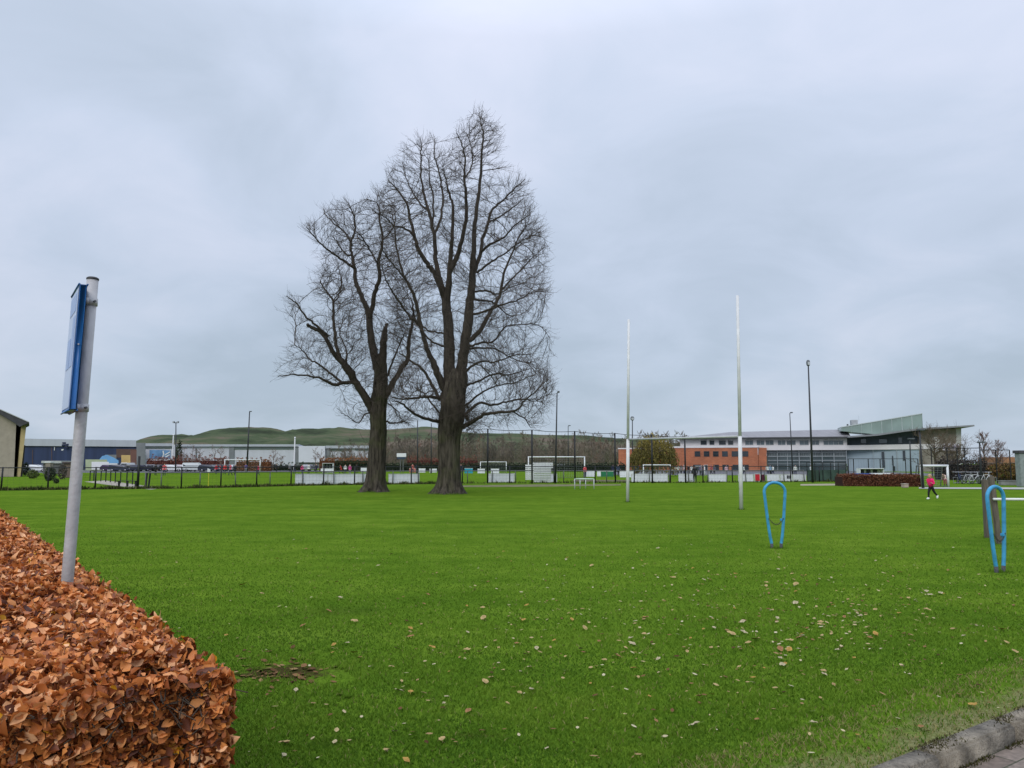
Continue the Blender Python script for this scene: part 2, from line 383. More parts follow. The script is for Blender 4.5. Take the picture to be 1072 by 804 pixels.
# ================================================================ fallen leaves on the lawn
def leaf_mesh(name, L0, W0, seed, m):
    r = random.Random(seed); rows = 5; vs = []; fs = []
    for i in range(rows + 1):
        t = i / rows; wv = W0 * 0.5 * math.sin(math.pi * (0.06 + 0.9 * t)) ** 0.8 * (1 + r.uniform(-.15, .15))
        curl = 0.25 * L0 * (t - 0.5) ** 2
        for s in (-1, 0, 1): vs.append(((t - 0.5) * L0, s * wv, 0.006 + curl + abs(s) * wv * r.uniform(0.15, 0.55)))
    for i in range(rows):
        for j in range(2): a = i * 3 + j; fs.append((a, a + 1, a + 4, a + 3))
    vs += [(-0.5 * L0, 0.001, 0.008), (-0.5 * L0, -0.001, 0.008), (-0.5 * L0 - 0.3 * L0, -0.001, 0.004), (-0.5 * L0 - 0.3 * L0, 0.001, 0.004)]; k = len(vs); fs.append((k - 4, k - 3, k - 2, k - 1))
    me = bpy.data.meshes.new(name); me.from_pydata(vs, [], fs); me.materials.append(m); me.polygons.foreach_set('use_smooth', [True] * len(fs)); return me
leaf_kinds = [('pale straw coloured', (0.33, 0.24, 0.11)), ('dull brown', (0.24, 0.13, 0.06)), ('yellowish tan', (0.31, 0.19, 0.055)), ('greyish cream', (0.34, 0.29, 0.18))]
leafmeshes = [(nm, [leaf_mesh('fallen_leaf', 0.075 + 0.02 * j, 0.05 + 0.012 * j, 10 * k + j, mat('fallen leaf ' + nm, c, 0.95, 0.35, 40, spec=0.05)) for j in range(3)]) for k, (nm, c) in enumerate(leaf_kinds)]
lr = random.Random(21)
spots = [(490, 748), (622, 747), (430, 728), (443, 729), (592, 690), (633, 694), (645, 688), (850, 702), (914, 682), (765, 603), (348, 686), (297, 795), (425, 800), (413, 770), (463, 778), (550, 688), (470, 706), (556, 725), (608, 682), (860, 800), (810, 746), (240, 735)]
while len(spots) < 285:
    q = lr.random()
    if q < 0.36: p = (lr.gauss(870, 105), lr.gauss(640, 32))
    elif q < 0.6: p = (lr.gauss(660, 110), lr.gauss(640, 40))
    elif q < 0.72: p = (lr.gauss(470, 90), lr.gauss(640, 60))
    else: p = (lr.uniform(230, 1072), 575 + 215 * lr.random() ** 1.1)
    if 560 < p[1] < 803 and p[0] < 1072 and p[0] > 150 + (p[1] - 560) * 0.5 and (p[0] - 920) * -0.405 + 790 > p[1]: spots.append(p)
for (px, py) in spots:
    k = lr.choice([0, 0, 0, 1, 2, 2, 3, 3]); nm, ms = leafmeshes[k]
    g = gr(px, py); o = bpy.data.objects.new('fallen_leaf', lr.choice(ms)); COL.objects.link(o)
    s = (0.42 if py < 690 else 0.32) + 0.50 * lr.random() ** 1.6
    o.location = (g.x, g.y, 0.022); o.rotation_euler = (lr.uniform(-.35, .35), lr.uniform(-.35, .35), lr.uniform(0, 6.28)); o.scale = (s, s, s)
    tag(o, nm + ' fallen leaf lying on the open lawn', 'leaf', nm + ' fallen leaves scattered over the lawn')
# beyond the three hundred largest: the crumbs and specks of leaf nobody could count
def litter():
    n = 1500; V = []; F = []; T = []
    for k in range(n):
        q = lr.random()
        if q < .33: p = (lr.gauss(860, 130), lr.gauss(632, 36))
        elif q < .52: p = (lr.gauss(660, 120), lr.gauss(630, 45))
        elif q < .60: p = (lr.gauss(292, 32), lr.gauss(703, 9))
        else: p = (lr.uniform(60, 1072), 548 + 250 * lr.random() ** 1.5)
        if not (545 < p[1] < 803): continue
        g = gr(p[0], p[1]); d = (g - K0).dot(NK)
        if d < .05: continue
        soil = .52 <= q < .60
        s = lr.uniform(.008, .024) * (1.5 if soil else 1); a = lr.uniform(0, 6.28); u = Vector((math.cos(a), math.sin(a), lr.uniform(-.3, .3))); v = Vector((-math.sin(a), math.cos(a), lr.uniform(-.3, .3))); c = Vector((g.x, g.y, .024 if not soil else .012))
        o = len(V); V += [c - u * s * 1.3, c - u * s * .3 + v * s * .7, c + u * s * .6 + v * s * .6, c + u * s * 1.3, c + u * s * .4 - v * s * .7, c - u * s * .5 - v * s * .6]; F.append(tuple(range(o, o + 6))); T.append(lr.random() * (.45 if soil else 1))
    tag(mesh_obj('leaf_litter', V, F, attr_mat('leaf crumbs', [(0, (.05, .025, .012)), (.35, (.20, .11, .05)), (.65, (.36, .27, .13)), (1, (.45, .40, .26))], .95, .05), tint=T), 'small crumbs of fallen leaf all over the lawn', 'leaf litter', kind='stuff')
litter()
def tufts():  # longer blades added to deepen the contact shade at posts and trunks
    V = []; T = []
    def ring(c, r0, n, h):
        for k in range(n):
            a = lr.uniform(0, 6.28); r = r0 + abs(lr.gauss(0, .06)); b = Vector((c.x + math.cos(a) * r, c.y + math.sin(a) * r, -.003)); hh = h * lr.uniform(.4, 1.1); w_ = lr.uniform(.003, .006); q = lr.uniform(0, 3.14); d = Vector((math.cos(q) * w_, math.sin(q) * w_, 0))
            V.extend([b - d, b + d, b + Vector((lr.gauss(0, .35) * hh, lr.gauss(0, .35) * hh, hh))]); T.append(lr.uniform(.2, .8))
    for (px, py) in ((808.5, 574), (818, 574), (1043.5, 599), (1051, 599), (1034.5, 563), (1046, 569.5)): ring(gr(px, py), .03, 120, .06)
    for (px, py) in ((776, 533.5), (657, 525.5)): ring(gr(px, py), .07, 160, .09)
    for (px, Yt, r) in ((391, 49.6, .95), (469, 46.3, 1.05)):
        c = at(px, 515, Yt)
        for k in range(60): a = 6.283 * k / 60; ring(Vector((c.x + math.cos(a) * r * lr.uniform(.8, 1.05), c.y + math.sin(a) * r * lr.uniform(.8, 1.05), 0)), .02, 22, .13)
    F = np.arange(len(V)).reshape(-1, 3)
    tag(mesh_obj('tall_grass', V, F, bpy.data.materials['grass blades'], tint=T), 'longer grass added for contact shade round the feet of the posts and trees', 'grass', kind='stuff')
tufts()
# ================================================================ beech hedge
HH = 0.9
HC = gr(237, 702, HH); HC.z = 0                       # near corner on the lawn side
HD1 = gr(0, 534, HH) - HC; HD1.z = 0; HD1.normalize(); HD2 = Vector((HD1.y, -HD1.x, 0))
HL, HW = 19.0, 1.75
def hed(a, b, z): return HC + HD1 * a - HD2 * b + Vector((0, 0, z))
hedge = thing('beech_hedge', 'clipped beech hedge of dry copper brown leaves in the near corner', 'hedge', hed(HL / 2, HW / 2, 0))
HMt = np.array([[HD1.x, HD1.y, 0], [-HD2.x, -HD2.y, 0], [0, 0, 1.0]])   # rows: local axes
def hedge_leaves():
    Ps = []; Ns = []
    def face(n, fa, nrm, jit):
        q = fa(nr.random(n), nr.random(n)); Ps.append(q); Ns.append(np.tile(np.array(nrm, float), (n, 1)))
    def along(u, near=0.6):           # denser at the near end
        return HL * u ** 1.7
    z_ = lambda v, k: np.full_like(v, k)
    nt_, ne, ns_ = 66000, 17000, 17000
    face(nt_, lambda u, v: np.stack([along(u), v * HW, z_(v, HH)], 1), (0, 0, 1), 0)
    face(ne, lambda u, v: np.stack([z_(v, 0), u * HW, v * HH], 1), (-1, 0, 0), 0)
    face(ns_, lambda u, v: np.stack([along(u), z_(v, 0), v * HH], 1), (0, -1, 0), 0)
    P = np.concatenate(Ps); Nn = np.concatenate(Ns); n = len(P)
    # uneven clipped surface: push in and out with noise, round the arrises
    bump = np.array([mnoise.noise(Vector(p * 2.3)) + 0.6 * mnoise.noise(Vector(p * 6.0)) for p in P])
    depth = np.abs(nr.normal(0, 0.065, n)) - 0.03
    P = P + Nn * (bump * 0.055)[:, None] - Nn * depth[:, None]
    edge = np.clip(0.16 - np.minimum(P[:, 0], P[:, 1]), 0, 0.16); P[:, 2] -= (Nn[:, 2] > 0.5) * edge ** 2 * 3.6
    # thin bare spots where the clipped twigs show
    kp = np.ones(n, bool)
    for (ppx, ppy, sx, sy) in ((150, 699, .26, .09), (40, 646, .40, .08), (200, 715, .14, .12)):
        q = gr(ppx, ppy, HH) - HC; la, lb = q.dot(HD1), -q.dot(HD2)
        e_ = np.hypot((P[:, 1] - lb) / sx, (P[:, 0] - la) / sy) + 0.5 * bump; kp &= ~((e_ < 1) & (nr.random(n) < .93))
    P, Nn, bump = P[kp], Nn[kp], bump[kp]; n = len(P)
    dirs = nr.normal(0, 1, (n, 3)); dirs -= Nn * (dirs * Nn).sum(1, keepdims=True) * 0.35
    dirs /= np.linalg.norm(dirs, axis=1, keepdims=True)
    nm = Nn * 1.0 + nr.normal(0, 0.75, (n, 3)); nm -= dirs * (nm * dirs).sum(1, keepdims=True); nm /= np.linalg.norm(nm, axis=1, keepdims=True)
    sd = np.cross(nm, dirs)
    grow = 1 + 0.35 * np.clip(P[:, 0] / 8, 0, 1)
    Ln = (0.026 + 0.046 * nr.random(n) ** 1.3) * grow; Wd = Ln * (0.55 + 0.22 * nr.random(n))
    curl = nr.normal(0.0, 0.42, n) + 0.15; fold = nr.random(n) * 0.8 - 0.08
    tt = np.array([0.0, 0.28, 0.62, 1.0]); ww = np.array([0.12, 0.92, 0.86, 0.04])
    rows = []
    for t, wv in zip(tt, ww):
        c = P + dirs * ((t - 0.5) * Ln)[:, None] + nm * (curl * Ln * (t - 0.4) ** 2 * 2.2)[:, None]
        o_ = sd * (wv * Wd * 0.5)[:, None]; l_ = nm * (fold * wv * Wd * 0.5)[:, None]
        wig = nm * (nr.normal(0, 0.05, n) * Ln)[:, None]
        rows += [c - o_ + l_ + wig, c, c + o_ + l_ - wig]
    V = np.stack(rows, 1)                               # n,12,3
    V = V @ HMt + np.array(HC)
    i = (np.arange(n) * 12)[:, None]
    q = np.array([(r * 3 + c, r * 3 + c + 1, r * 3 + c + 4, r * 3 + c + 3) for r in range(3) for c in range(2)])
    F = (i[:, :, None] + q[None]).reshape(-1, 4)
    tint = np.clip(nr.beta(1.6, 1.55, n) + 0.14 * bump, 0, 0.93)
    tint[nr.random(n) < 0.012] = 1.0
    keep = (V[:, :, 2].min(1) > -0.02)
    T = np.repeat(tint, 6)
    lm = attr_mat('dry beech leaves', [(0.0, (0.07, 0.018, 0.008)), (0.25, (0.21, 0.055, 0.015)), (0.5, (0.50, 0.155, 0.036)), (0.72, (0.68, 0.26, 0.07)), (0.93, (0.78, 0.43, 0.22)), (0.97, (0.55, 0.28, 0.02)), (1.0, (0.55, 0.26, 0.015))], 0.48, 0.35, 0.12)
    return mesh_obj('foliage', V.reshape(-1, 3), F, lm, hedge, smooth=True, tint=T)
hedge_leaves()
tw = []; n = 5200
a = HL * nr.random(n) ** 1.8; b = nr.random(n) * HW
P0 = np.stack([a, b, HH - 0.14 + 0.1 * nr.random(n)], 1)
end = nr.random(n) < 0.3; P0[end] = np.stack([0.12 - 0.1 * nr.random(end.sum()), nr.random(end.sum()) * HW, nr.random(end.sum()) * HH], 1)
sde = (~end) & (nr.random(n) < 0.25); P0[sde] = np.stack([HL * nr.random(sde.sum()) ** 1.8, 0.12 - 0.1 * nr.random(sde.sum()), nr.random(sde.sum()) * HH], 1)
dv = nr.normal(0, 1, (n, 3)); dv[:, 2] = np.abs(dv[:, 2]) * 0.6; dv /= np.linalg.norm(dv, axis=1, keepdims=True)
ln = 0.08 + 0.14 * nr.random(n)
Pt = np.stack([P0 - dv * (ln * 0.6)[:, None], P0 + nr.normal(0, 0.008, (n, 3)), P0 + dv * (ln * 0.4)[:, None]], 1)
Pt[:, :, 2] = np.minimum(Pt[:, :, 2], HH + 0.05)
V, F = tubes_np(Pt @ HMt + np.array(HC), np.tile(np.array([0.003, 0.0024, 0.0012]), (n, 1)), 4)
barkm = mat('hedge twig bark', (0.05, 0.036, 0.025), 0.9, 0.3, 30)
mesh_obj('twigs', V, F, barkm, hedge, smooth=True)
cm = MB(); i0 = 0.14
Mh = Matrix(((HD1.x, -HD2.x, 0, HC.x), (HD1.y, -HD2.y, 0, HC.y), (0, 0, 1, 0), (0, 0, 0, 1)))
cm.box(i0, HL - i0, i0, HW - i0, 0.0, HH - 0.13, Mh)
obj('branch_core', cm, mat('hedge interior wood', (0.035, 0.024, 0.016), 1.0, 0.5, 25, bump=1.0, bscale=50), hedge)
# ================================================================ sign post in the hedge
pb_ = gr(70, 614, HH); Yp = pb_.y
pole_base = Vector((pb_.x, pb_.y, 0)); top = at(97, 293, Yp + 0.03)
ax = (top - Vector((pb_.x, pb_.y, HH))).normalized(); foot = Vector((pb_.x, pb_.y, HH)) - ax * (HH / ax.z)
sign = thing('sign_post', 'grey metal pole with a tall blue edged sign box standing in the hedge', 'sign', foot)
galv = mat('grey painted steel', (0.42, 0.41, 0.41), 0.5, 0.12, 10, 0.15, 0.15, 40)
pr = 0.041
obj('pole', MB().tube([foot, foot + ax * 1.2, foot + ax * 2.2, top], pr, 28), galv, sign, True)
obj('pole_cap', MB().tube([top, top + ax * 0.012, top + ax * 0.02], [pr + 0.003, pr + 0.003, pr * 0.8], 28), mat('dark plastic cap', (0.05, 0.05, 0.05), 0.6), sign, True)
# sign box parallel to the hedge, clamped to the pole behind it
fx = Vector((-0.57, 0.82, 0)).normalized(); nx = Vector((fx.y, -fx.x, 0))     # nx points from the box to the pole side
BW, BT = 0.54, 0.05
z0 = (at(78, 431, Yp).z - foot.z) / ax.z; z1 = (at(90, 304, Yp).z - foot.z) / ax.z
def sgn(a, t, h): return foot + ax * h - nx * (pr + 0.012 + BT / 2) + nx * t + fx * (a + 0.055)
bm = bmesh.new(); bmesh.ops.create_cube(bm, size=1)
bmesh.ops.bevel(bm, geom=bm.edges[:], offset=0.0001, segments=1, affect='EDGES') if False else None
for v in bm.verts: v.co = sgn(v.co.x * BW, v.co.y * BT, (z0 + z1) / 2 + v.co.z * (z1 - z0))
bmesh.ops.bevel(bm, geom=bm.edges[:], offset=0.008, segments=3, affect='EDGES')
blue = mat('blue enamel sign edge', (0.012, 0.10, 0.30), 0.35, 0.12, 5, spec=0.5)
obj('sign_box', MB().bm(bm), blue, sign, True)
pm = MB(); e_ = 0.02
pm.prism([(-BW / 2 + e_, z0 + e_), (BW / 2 - e_, z0 + e_), (BW / 2 - e_, z1 - e_), (-BW / 2 + e_, z1 - e_)], lambda a, h: sgn(a, -BT / 2 - 0.003, h), lambda a, h: sgn(a, -BT / 2 + 0.004, h))
obj('sign_face', pm, mat('sky tinted sign face', (0.40, 0.48, 0.64), 0.3, 0.06, 3, spec=0.5), sign)  # pale blue of the reflected sky is put into the face colour
bnd = MB()
for (a0, a1, h0, h1) in ((-0.18, 0.2, 0.80, 0.95), (-0.2, -0.05, 0.35, 0.76), (0.0, 0.2, 0.35, 0.60)):
    H0 = z0 + (z1 - z0) * h0; H1 = z0 + (z1 - z0) * h1
    bnd.prism([(a0, H0), (a1, H0), (a1, H1), (a0, H1)], lambda a, h: sgn(a, -BT / 2 - 0.0055, h), lambda a, h: sgn(a, -BT / 2 - 0.002, h))
obj('sign_print', bnd, mat('pale blue grey sign print', (0.26, 0.36, 0.58), 0.35, 0.1, 8), sign)
for h in (z1 - 0.085, z0 + 0.03):
    c = foot + ax * h
    cl = MB()
    Mc = Matrix.Translation(c) @ Matrix(((fx.x, nx.x, 0, 0), (fx.y, nx.y, 0, 0), (0, 0, 1, 0), (0, 0, 0, 1)))
    cl.lathe([(pr + 0.001, -0.028), (pr + 0.007, -0.028), (pr + 0.007, 0.028), (pr + 0.001, 0.028)], 24, Mc)
    cl.bbox(-0.045, -0.012, -pr - 0.012, 0.0, -0.026, 0.026, 0.003, Mc)
    cp_ = obj('clamp', cl, galv, sign, True)
    b2 = MB(); cam_side = Vector((0.83, -0.55, 0)).normalized()
    q = c + cam_side * (pr + 0.003); b2.bar(q, q + cam_side * 0.022, 0.009, 6); obj('bolt', b2, mat('dark bolt steel', (0.12, 0.12, 0.12), 0.4, metal=0.6), cp_)
rv = sgn(-BW / 2 - 0.002, 0, z0 + (z1 - z0) * 0.52); obj('rivet', MB().bar(rv + fx * 0.002, rv - fx * 0.004, 0.006, 8), galv, sign)
# ================================================================ blue tube hoops
bluep = mat('sky blue painted tube', (0.045, 0.27, 0.47), 0.45, 0.28, 9, spec=0.35, bump=0.25, bscale=60)
rust = mat('rust brown tube foot', (0.07, 0.07, 0.075), 0.8, 0.4, 30)
chm = mat('dark chain steel', (0.07, 0.065, 0.05), 0.5, 0.3, 40, 0.6)
def hoop(label, px, py, ang, wtop, wbot, h):
    g = gr(px, py); root = thing('tube_hoop', label, 'bike hoop', g, 'blue teardrop tube hoops set in the lawn', ang)
    r = 0.031; pts = []
    zc = h - wtop / 2
    for k in range(8): t = k / 8; pts.append((-(wbot + (wtop - wbot) * (t ** 0.75)) / 2, 0, 0.10 + (zc - 0.10) * t))
    for k in range(15): a = math.pi * (1 - k / 14); pts.append((math.cos(a) * wtop / 2, 0, zc + math.sin(a) * (wtop / 2 - r)))
    for k in range(7, -1, -1): t = k / 8; pts.append(((wbot + (wtop - wbot) * (t ** 0.75)) / 2, 0, 0.10 + (zc - 0.10) * t))
    obj('tube', MB().tube(pts, r, 16, caps=False), bluep, root, True, world=False)
    for s in (-1, 1): obj('foot', MB().tube([(s * (wbot / 2 - 0.012), 0, -0.1), (s * wbot / 2, 0, 0.102)], r * 1.02, 14), rust, root, True, world=False)
    zc2 = 0.42 * h; hw = (wbot + (wtop - wbot) * 0.38) / 2
    ch = MB(); npt = 13
    for k in range(npt):
        t = k / (npt - 1); c = Vector((-hw + 2 * hw * t, -r, zc2 + 0.02 - 0.115 * math.sin(math.pi * t)))
        t2 = t + 1 / (npt - 1); c2 = Vector((-hw + 2 * hw * t2, -r, zc2 + 0.02 - 0.115 * math.sin(math.pi * t2)))
        d = (c2 - c).normalized(); sd = Vector((0, 1, 0)) if k % 2 else d.cross(Vector((0, 1, 0))).normalized()
        link = [c + d * math.cos(q) * 0.020 + sd * math.sin(q) * 0.012 for q in [2 * math.pi * j / 10 for j in range(10)]]
        ch.tube(link, 0.0045, 5, closed=True)
    obj('chain', ch, chm, root, True, world=False)
    lk = MB(); lk.bbox(hw - r - 0.02, hw - r + 0.01, -r - 0.012, r - 0.01, zc2 - 0.02, zc2 + 0.03, 0.006); obj('padlock', lk, bluep, root, world=False)
    return root
hoop('wide blue tube hoop with a sagging chain, out on the open lawn', 813, 574, R(4), 0.46, 0.21, 1.42)
hoop('narrow turned blue tube hoop standing before the two grey timber posts', 1047, 599, R(26), 0.44, 0.20, 1.44)
# ================================================================ timber barrier
wood = mat('weathered grey timber', (0.13, 0.11, 0.085), 0.95, 0.35, 3, bump=0.6, bscale=14, stretch=(12, 12, 1))
tb = thing('timber_barrier', 'two leaning weathered timber posts with a white rail behind the narrow hoop', 'barrier', gr(1034, 563))
g1 = gr(1034.5, 563); t1 = at(1031.3, 502.5, g1.y + 0.05)
g2 = gr(1046, 569.5); t2 = at(1037.5, 499.5, g2.y + 0.06)
def post(a, b, s):
    m = MB(); d = (b - a).normalized(); u = Vector((1, 0, 0)); v = d.cross(u).normalized(); u = v.cross(d)
    a = a - d * 0.2
    vs = [p + u * sx * s + v * sy * s for p in (a, b) for (sx, sy) in ((-1, -1), (1, -1), (1, 1), (-1, 1))]
    tp = b + d * 0.015; vs += [tp + u * sx * s * .75 + v * sy * s * .75 for (sx, sy) in ((-1, -1), (1, -1), (1, 1), (-1, 1))]
    m.add(vs, [(0, 3, 2, 1)] + [(i, (i + 1) % 4, 4 + (i + 1) % 4, 4 + i) for i in range(4)] + [(4 + i, 4 + (i + 1) % 4, 8 + (i + 1) % 4, 8 + i) for i in range(4)] + [(8, 9, 10, 11)])
    return m
obj('post', post(g1, t1, 0.062), wood, tb); obj('post', post(g2, t2, 0.048), wood, tb)
ra = at(1040, 522.6, g2.y - 0.07); rb = ra + Vector((4.2, -0.1, -0.02))
obj('rail', MB().tube([ra, rb], 0.028, 12), mat('white painted rail', (0.75, 0.75, 0.73), 0.4, 0.06), tb, True)
obj('post', post(Vector((rb.x - 0.06, rb.y + .08, 0)), Vector((rb.x - 0.06, rb.y + .08, 1.45)), 0.062), wood, tb)
# ================================================================ rugby posts
white = mat('white painted metal', (0.60, 0.60, 0.59), 0.6, 0.12, 3, spec=0.25)
whiter = mat('chalky white paint', (0.64, 0.65, 0.66), 0.6, 0.07, 6)
ra_ = gr(776, 533.5); rl_ = gr(657, 525.5)
rg = thing('rugby_goal', 'tall white H shaped rugby goal standing on the open lawn', 'rugby goal', (ra_ + rl_) / 2)
tr_ = at(772, 309.5, ra_.y + 0.1); tl_ = at(658.2, 334.5, rl_.y + 0.1)
cr = at(775, 456.8, ra_.y).z; cl_ = at(658, 460, rl_.y).z
obj('upright', MB().tube([ra_ + Vector((0, 0, -.1)), ra_.lerp(tr_, cr / tr_.z)], 0.075, 20), white, rg, True)
obj('upright', MB().tube([ra_.lerp(tr_, cr / tr_.z) - Vector((0, 0, .03)), tr_], [0.064, 0.058], 20), white, rg, True)
obj('upright', MB().tube([rl_ + Vector((0, 0, -.1)), rl_.lerp(tl_, cl_ / tl_.z)], 0.075, 20), white, rg, True)
obj('upright', MB().tube([rl_.lerp(tl_, cl_ / tl_.z) - Vector((0, 0, .03)), tl_], [0.064, 0.058], 20), white, rg, True)
obj('crossbar', MB().tube([rl_.lerp(tl_, cl_ / tl_.z), ra_.lerp(tr_, cr / tr_.z)], 0.045, 16), mat('grey weathered crossbar', (0.42, 0.43, 0.43), 0.5, 0.15, 3), rg, True)
# ================================================================ bare trees
barkt = mat('dark furrowed bark', (0.046, 0.037, 0.029), 0.95, 0.5, 2.2, bump=1.0, bscale=9, stretch=(3, 3, 0.7))
twigm = mat('brown grey twigs', (0.072, 0.054, 0.044), 0.9, 0.25, 1.5)
def moss_bark():
    m = bpy.data.materials.new('mossy trunk bark'); m.use_nodes = True; nt = m.node_tree; N = nt.nodes; L = nt.links; b = N['Principled BSDF']; b.inputs['Roughness'].default_value = 0.95
    b.inputs['Specular IOR Level'].default_value = 0.1
    ge = N.new('ShaderNodeNewGeometry'); mp = N.new('ShaderNodeMapping'); mp.inputs['Scale'].default_value = (3.5, 3.5, 0.6); L.new(ge.outputs['Position'], mp.inputs['Vector'])
    ns = N.new('ShaderNodeTexNoise'); ns.inputs['Scale'].default_value = 1.6; ns.inputs['Detail'].default_value = 8; ns.inputs['Roughness'].default_value = 0.65; L.new(mp.outputs[0], ns.inputs['Vector'])
    rp = N.new('ShaderNodeValToRGB'); e = rp.color_ramp.elements; e[0].position = .35; e[0].color = (0.02, 0.017, 0.014, 1); e[1].position = .7; e[1].color = (0.115, 0.098, 0.076, 1)
    L.new(ns.outputs['Fac'], rp.inputs['Fac'])
    n2 = N.new('ShaderNodeTexNoise'); n2.inputs['Scale'].default_value = 0.9; n2.inputs['Detail'].default_value = 5; L.new(ge.outputs['Position'], n2.inputs['Vector'])
    r2 = N.new('ShaderNodeValToRGB'); r2.color_ramp.elements[0].position = 0.5; r2.color_ramp.elements[1].position = 0.72; L.new(n2.outputs['Fac'], r2.inputs['Fac'])
    mx = N.new('ShaderNodeMix'); mx.data_type = 'RGBA'; mx.inputs['B'].default_value = (0.075, 0.085, 0.03, 1); L.new(rp.outputs['Color'], mx.inputs['A'])
    mu = N.new('ShaderNodeMath'); mu.operation = 'MULTIPLY'; mu.inputs[1].default_value = 0.6; L.new(r2.outputs['Color'], mu.inputs[0]); L.new(mu.outputs[0], mx.inputs['Factor']); L.new(mx.outputs['Result'], b.inputs['Base Color'])
    bp = N.new('ShaderNodeBump'); bp.inputs['Strength'].default_value = 1.0; bp.inputs['Distance'].default_value = 0.12; L.new(ns.outputs['Fac'], bp.inputs['Height']); L.new(bp.outputs[0], b.inputs['Normal'])
    return m
mossm = moss_bark()
def pdist(poly, p):
    best = 1e9; x, y = p; inside = False; n = len(poly)
    for i in range(n):
        ax, ay = poly[i]; bx, by = poly[(i + 1) % n]
        dx, dy = bx - ax, by - ay; t = max(0, min(1, ((x - ax) * dx + (y - ay) * dy) / (dx * dx + dy * dy + 1e-9)))
        best = min(best, math.hypot(x - ax - t * dx, y - ay - t * dy))
        if (ay > y) != (by > y) and x < (bx - ax) * (y - ay) / (by - ay) + ax: inside = not inside
    return best if inside else -best
def proj(p):
    y = p[1]; z = p[2] - CAM_H; f = ct * y + st_ * z; u = -st_ * y + ct * z; return (536 + FPX * p[0] / f, 402 - FPX * u / f)
def smooth_poly(pts, n_per=6):
    out = []
    P = [np.array(p, float) for p in pts]
    for i in range(len(P) - 1):
        p0 = P[max(i - 1, 0)]; p1 = P[i]; p2 = P[i + 1]; p3 = P[min(i + 2, len(P) - 1)]
        for k in range(n_per):
            t = k / n_per
            out.append(0.5 * ((2 * p1) + (-p0 + p2) * t + (2 * p0 - 5 * p1 + 4 * p2 - p3) * t * t + (-p0 + 3 * p1 - 3 * p2 + p3) * t ** 3))
    out.append(P[-1]); return out
def make_tree(name, label, trunk, limbs, poly, Yt, natt, seed, twig_d, low_y, burr=()):
    rr = random.Random(seed); g = np.random.default_rng(seed); sc = Yt / FPX
    base = gr(trunk[0][0], trunk[0][1]); base = at(trunk[0][0], trunk[0][1], Yt); base.z = 0
    root = thing(name, label, 'tree', base, 'large bare trees standing on the lawn')
    pos = []; par = []; rad = []; nd_px = []; nd_dy = []; limb_of = []
    tm = MB()
    # trunk: many sided, furrowed, with a flared foot
    tp = smooth_poly(trunk, 8); ns = 56; vs = []; fs = []
    for i, (px, py, r) in enumerate(tp):
        c = at(px, py, Yt); rw = r * sc
        flare = max(0, 1 - c.z / 1.6)
        for j in range(ns):
            q = 2 * math.pi * j / ns
            nv = Vector((math.cos(q) * 2.4, math.sin(q) * 2.4, c.z * 0.22 + seed))
            rid = abs(mnoise.noise(nv * 1.5 + Vector((0, 0, 0.4 * math.sin(q * 5))))) * 0.24 + abs(mnoise.noise(nv * 4.1)) * 0.14 - 0.06
            but = flare ** 2 * 0.55 * mnoise.noise(Vector((math.cos(q) * 1.7, math.sin(q) * 1.7, seed * 3.1)))
            rj = rw * (0.89 + rid + but)
            vs.append(c + Vector((math.cos(q) * rj, math.sin(q) * rj, 0)))
    for i in range(len(tp) - 1):
        for j in range(ns): fs.append((i * ns + j, i * ns + (j + 1) % ns, (i + 1) * ns + (j + 1) % ns, (i + 1) * ns + j))
    fs.append(tuple((len(tp) - 1) * ns + j for j in range(ns)))
    vs[:ns] = [Vector((v.x, v.y, -0.1)) for v in vs[:ns]]
    tm.add(vs, fs)
    def addnode(p, pa, r, px, py, dy, li):
        pos.append(Vector(p)); par.append(pa); rad.append(r); nd_px.append((px, py)); nd_dy.append(dy); limb_of.append(li); return len(pos) - 1
    pv = -1
    for (px, py, r) in tp: pv = addnode(at(px, py, Yt), pv, r * sc, px, py, 0.0, 0)
    lm = MB()
    for li, (dend, pts) in enumerate(limbs, 1):
        sp_ = smooth_poly(pts, 5); p0 = sp_[0]
        b = min(range(len(pos)), key=lambda k: (nd_px[k][0] - p0[0]) ** 2 + (nd_px[k][1] - p0[1]) ** 2)
        d0 = nd_dy[b]; n = len(sp_); pv = b; line = []; rs = []
        for k, (px, py, r) in enumerate(sp_):
            t = k / (n - 1); dy = d0 + (dend - d0) * t ** 0.9
            if 0 < k: px += rr.gauss(0, 0.35); py += rr.gauss(0, 0.35)
            p = at(px, py, Yt + dy); rw = max(r * sc * (1 + dy / Yt) * (0.94 if r > 3.5 else 0.82), 0.012)
            if k == 0:
                line.append(pos[b].lerp(p, 0.3)); rs.append(rw * 1.05)
            line.append(p); rs.append(rw)
            pv = addnode(p, pv, rw, px, py, dy, li)
        lm.tube(line, rs, 12 if rs[0] > 0.12 else 8)
    n_limb = len(pos)
    # crown volume
    xs = [p[0] for p in poly]; ys = [p[1] for p in poly]; att = []
    while len(att) < natt:
        px = rr.uniform(min(xs), max(xs)); py = rr.uniform(min(ys), max(ys)); d = pdist(poly, (px, py))
        if d < rr.uniform(1.0, 8.0): continue
        hd = 5.2 * math.sqrt(min(1, d / 75)); dy = rr.uniform(-hd, hd); a = at(px, py, Yt + dy)
        if mnoise.noise(a * 0.42) + 0.5 * mnoise.noise(a * 1.1) < -0.10: continue
        att.append(a)
    att = np.array([tuple(a) for a in att]); step = 0.36; alive = np.ones(len(att), bool); kids = {}
    okn = [i for i in range(n_limb) if nd_px[i][1] < low_y and not (limb_of[i] == 0 and nd_px[i][1] > low_y - 30)]
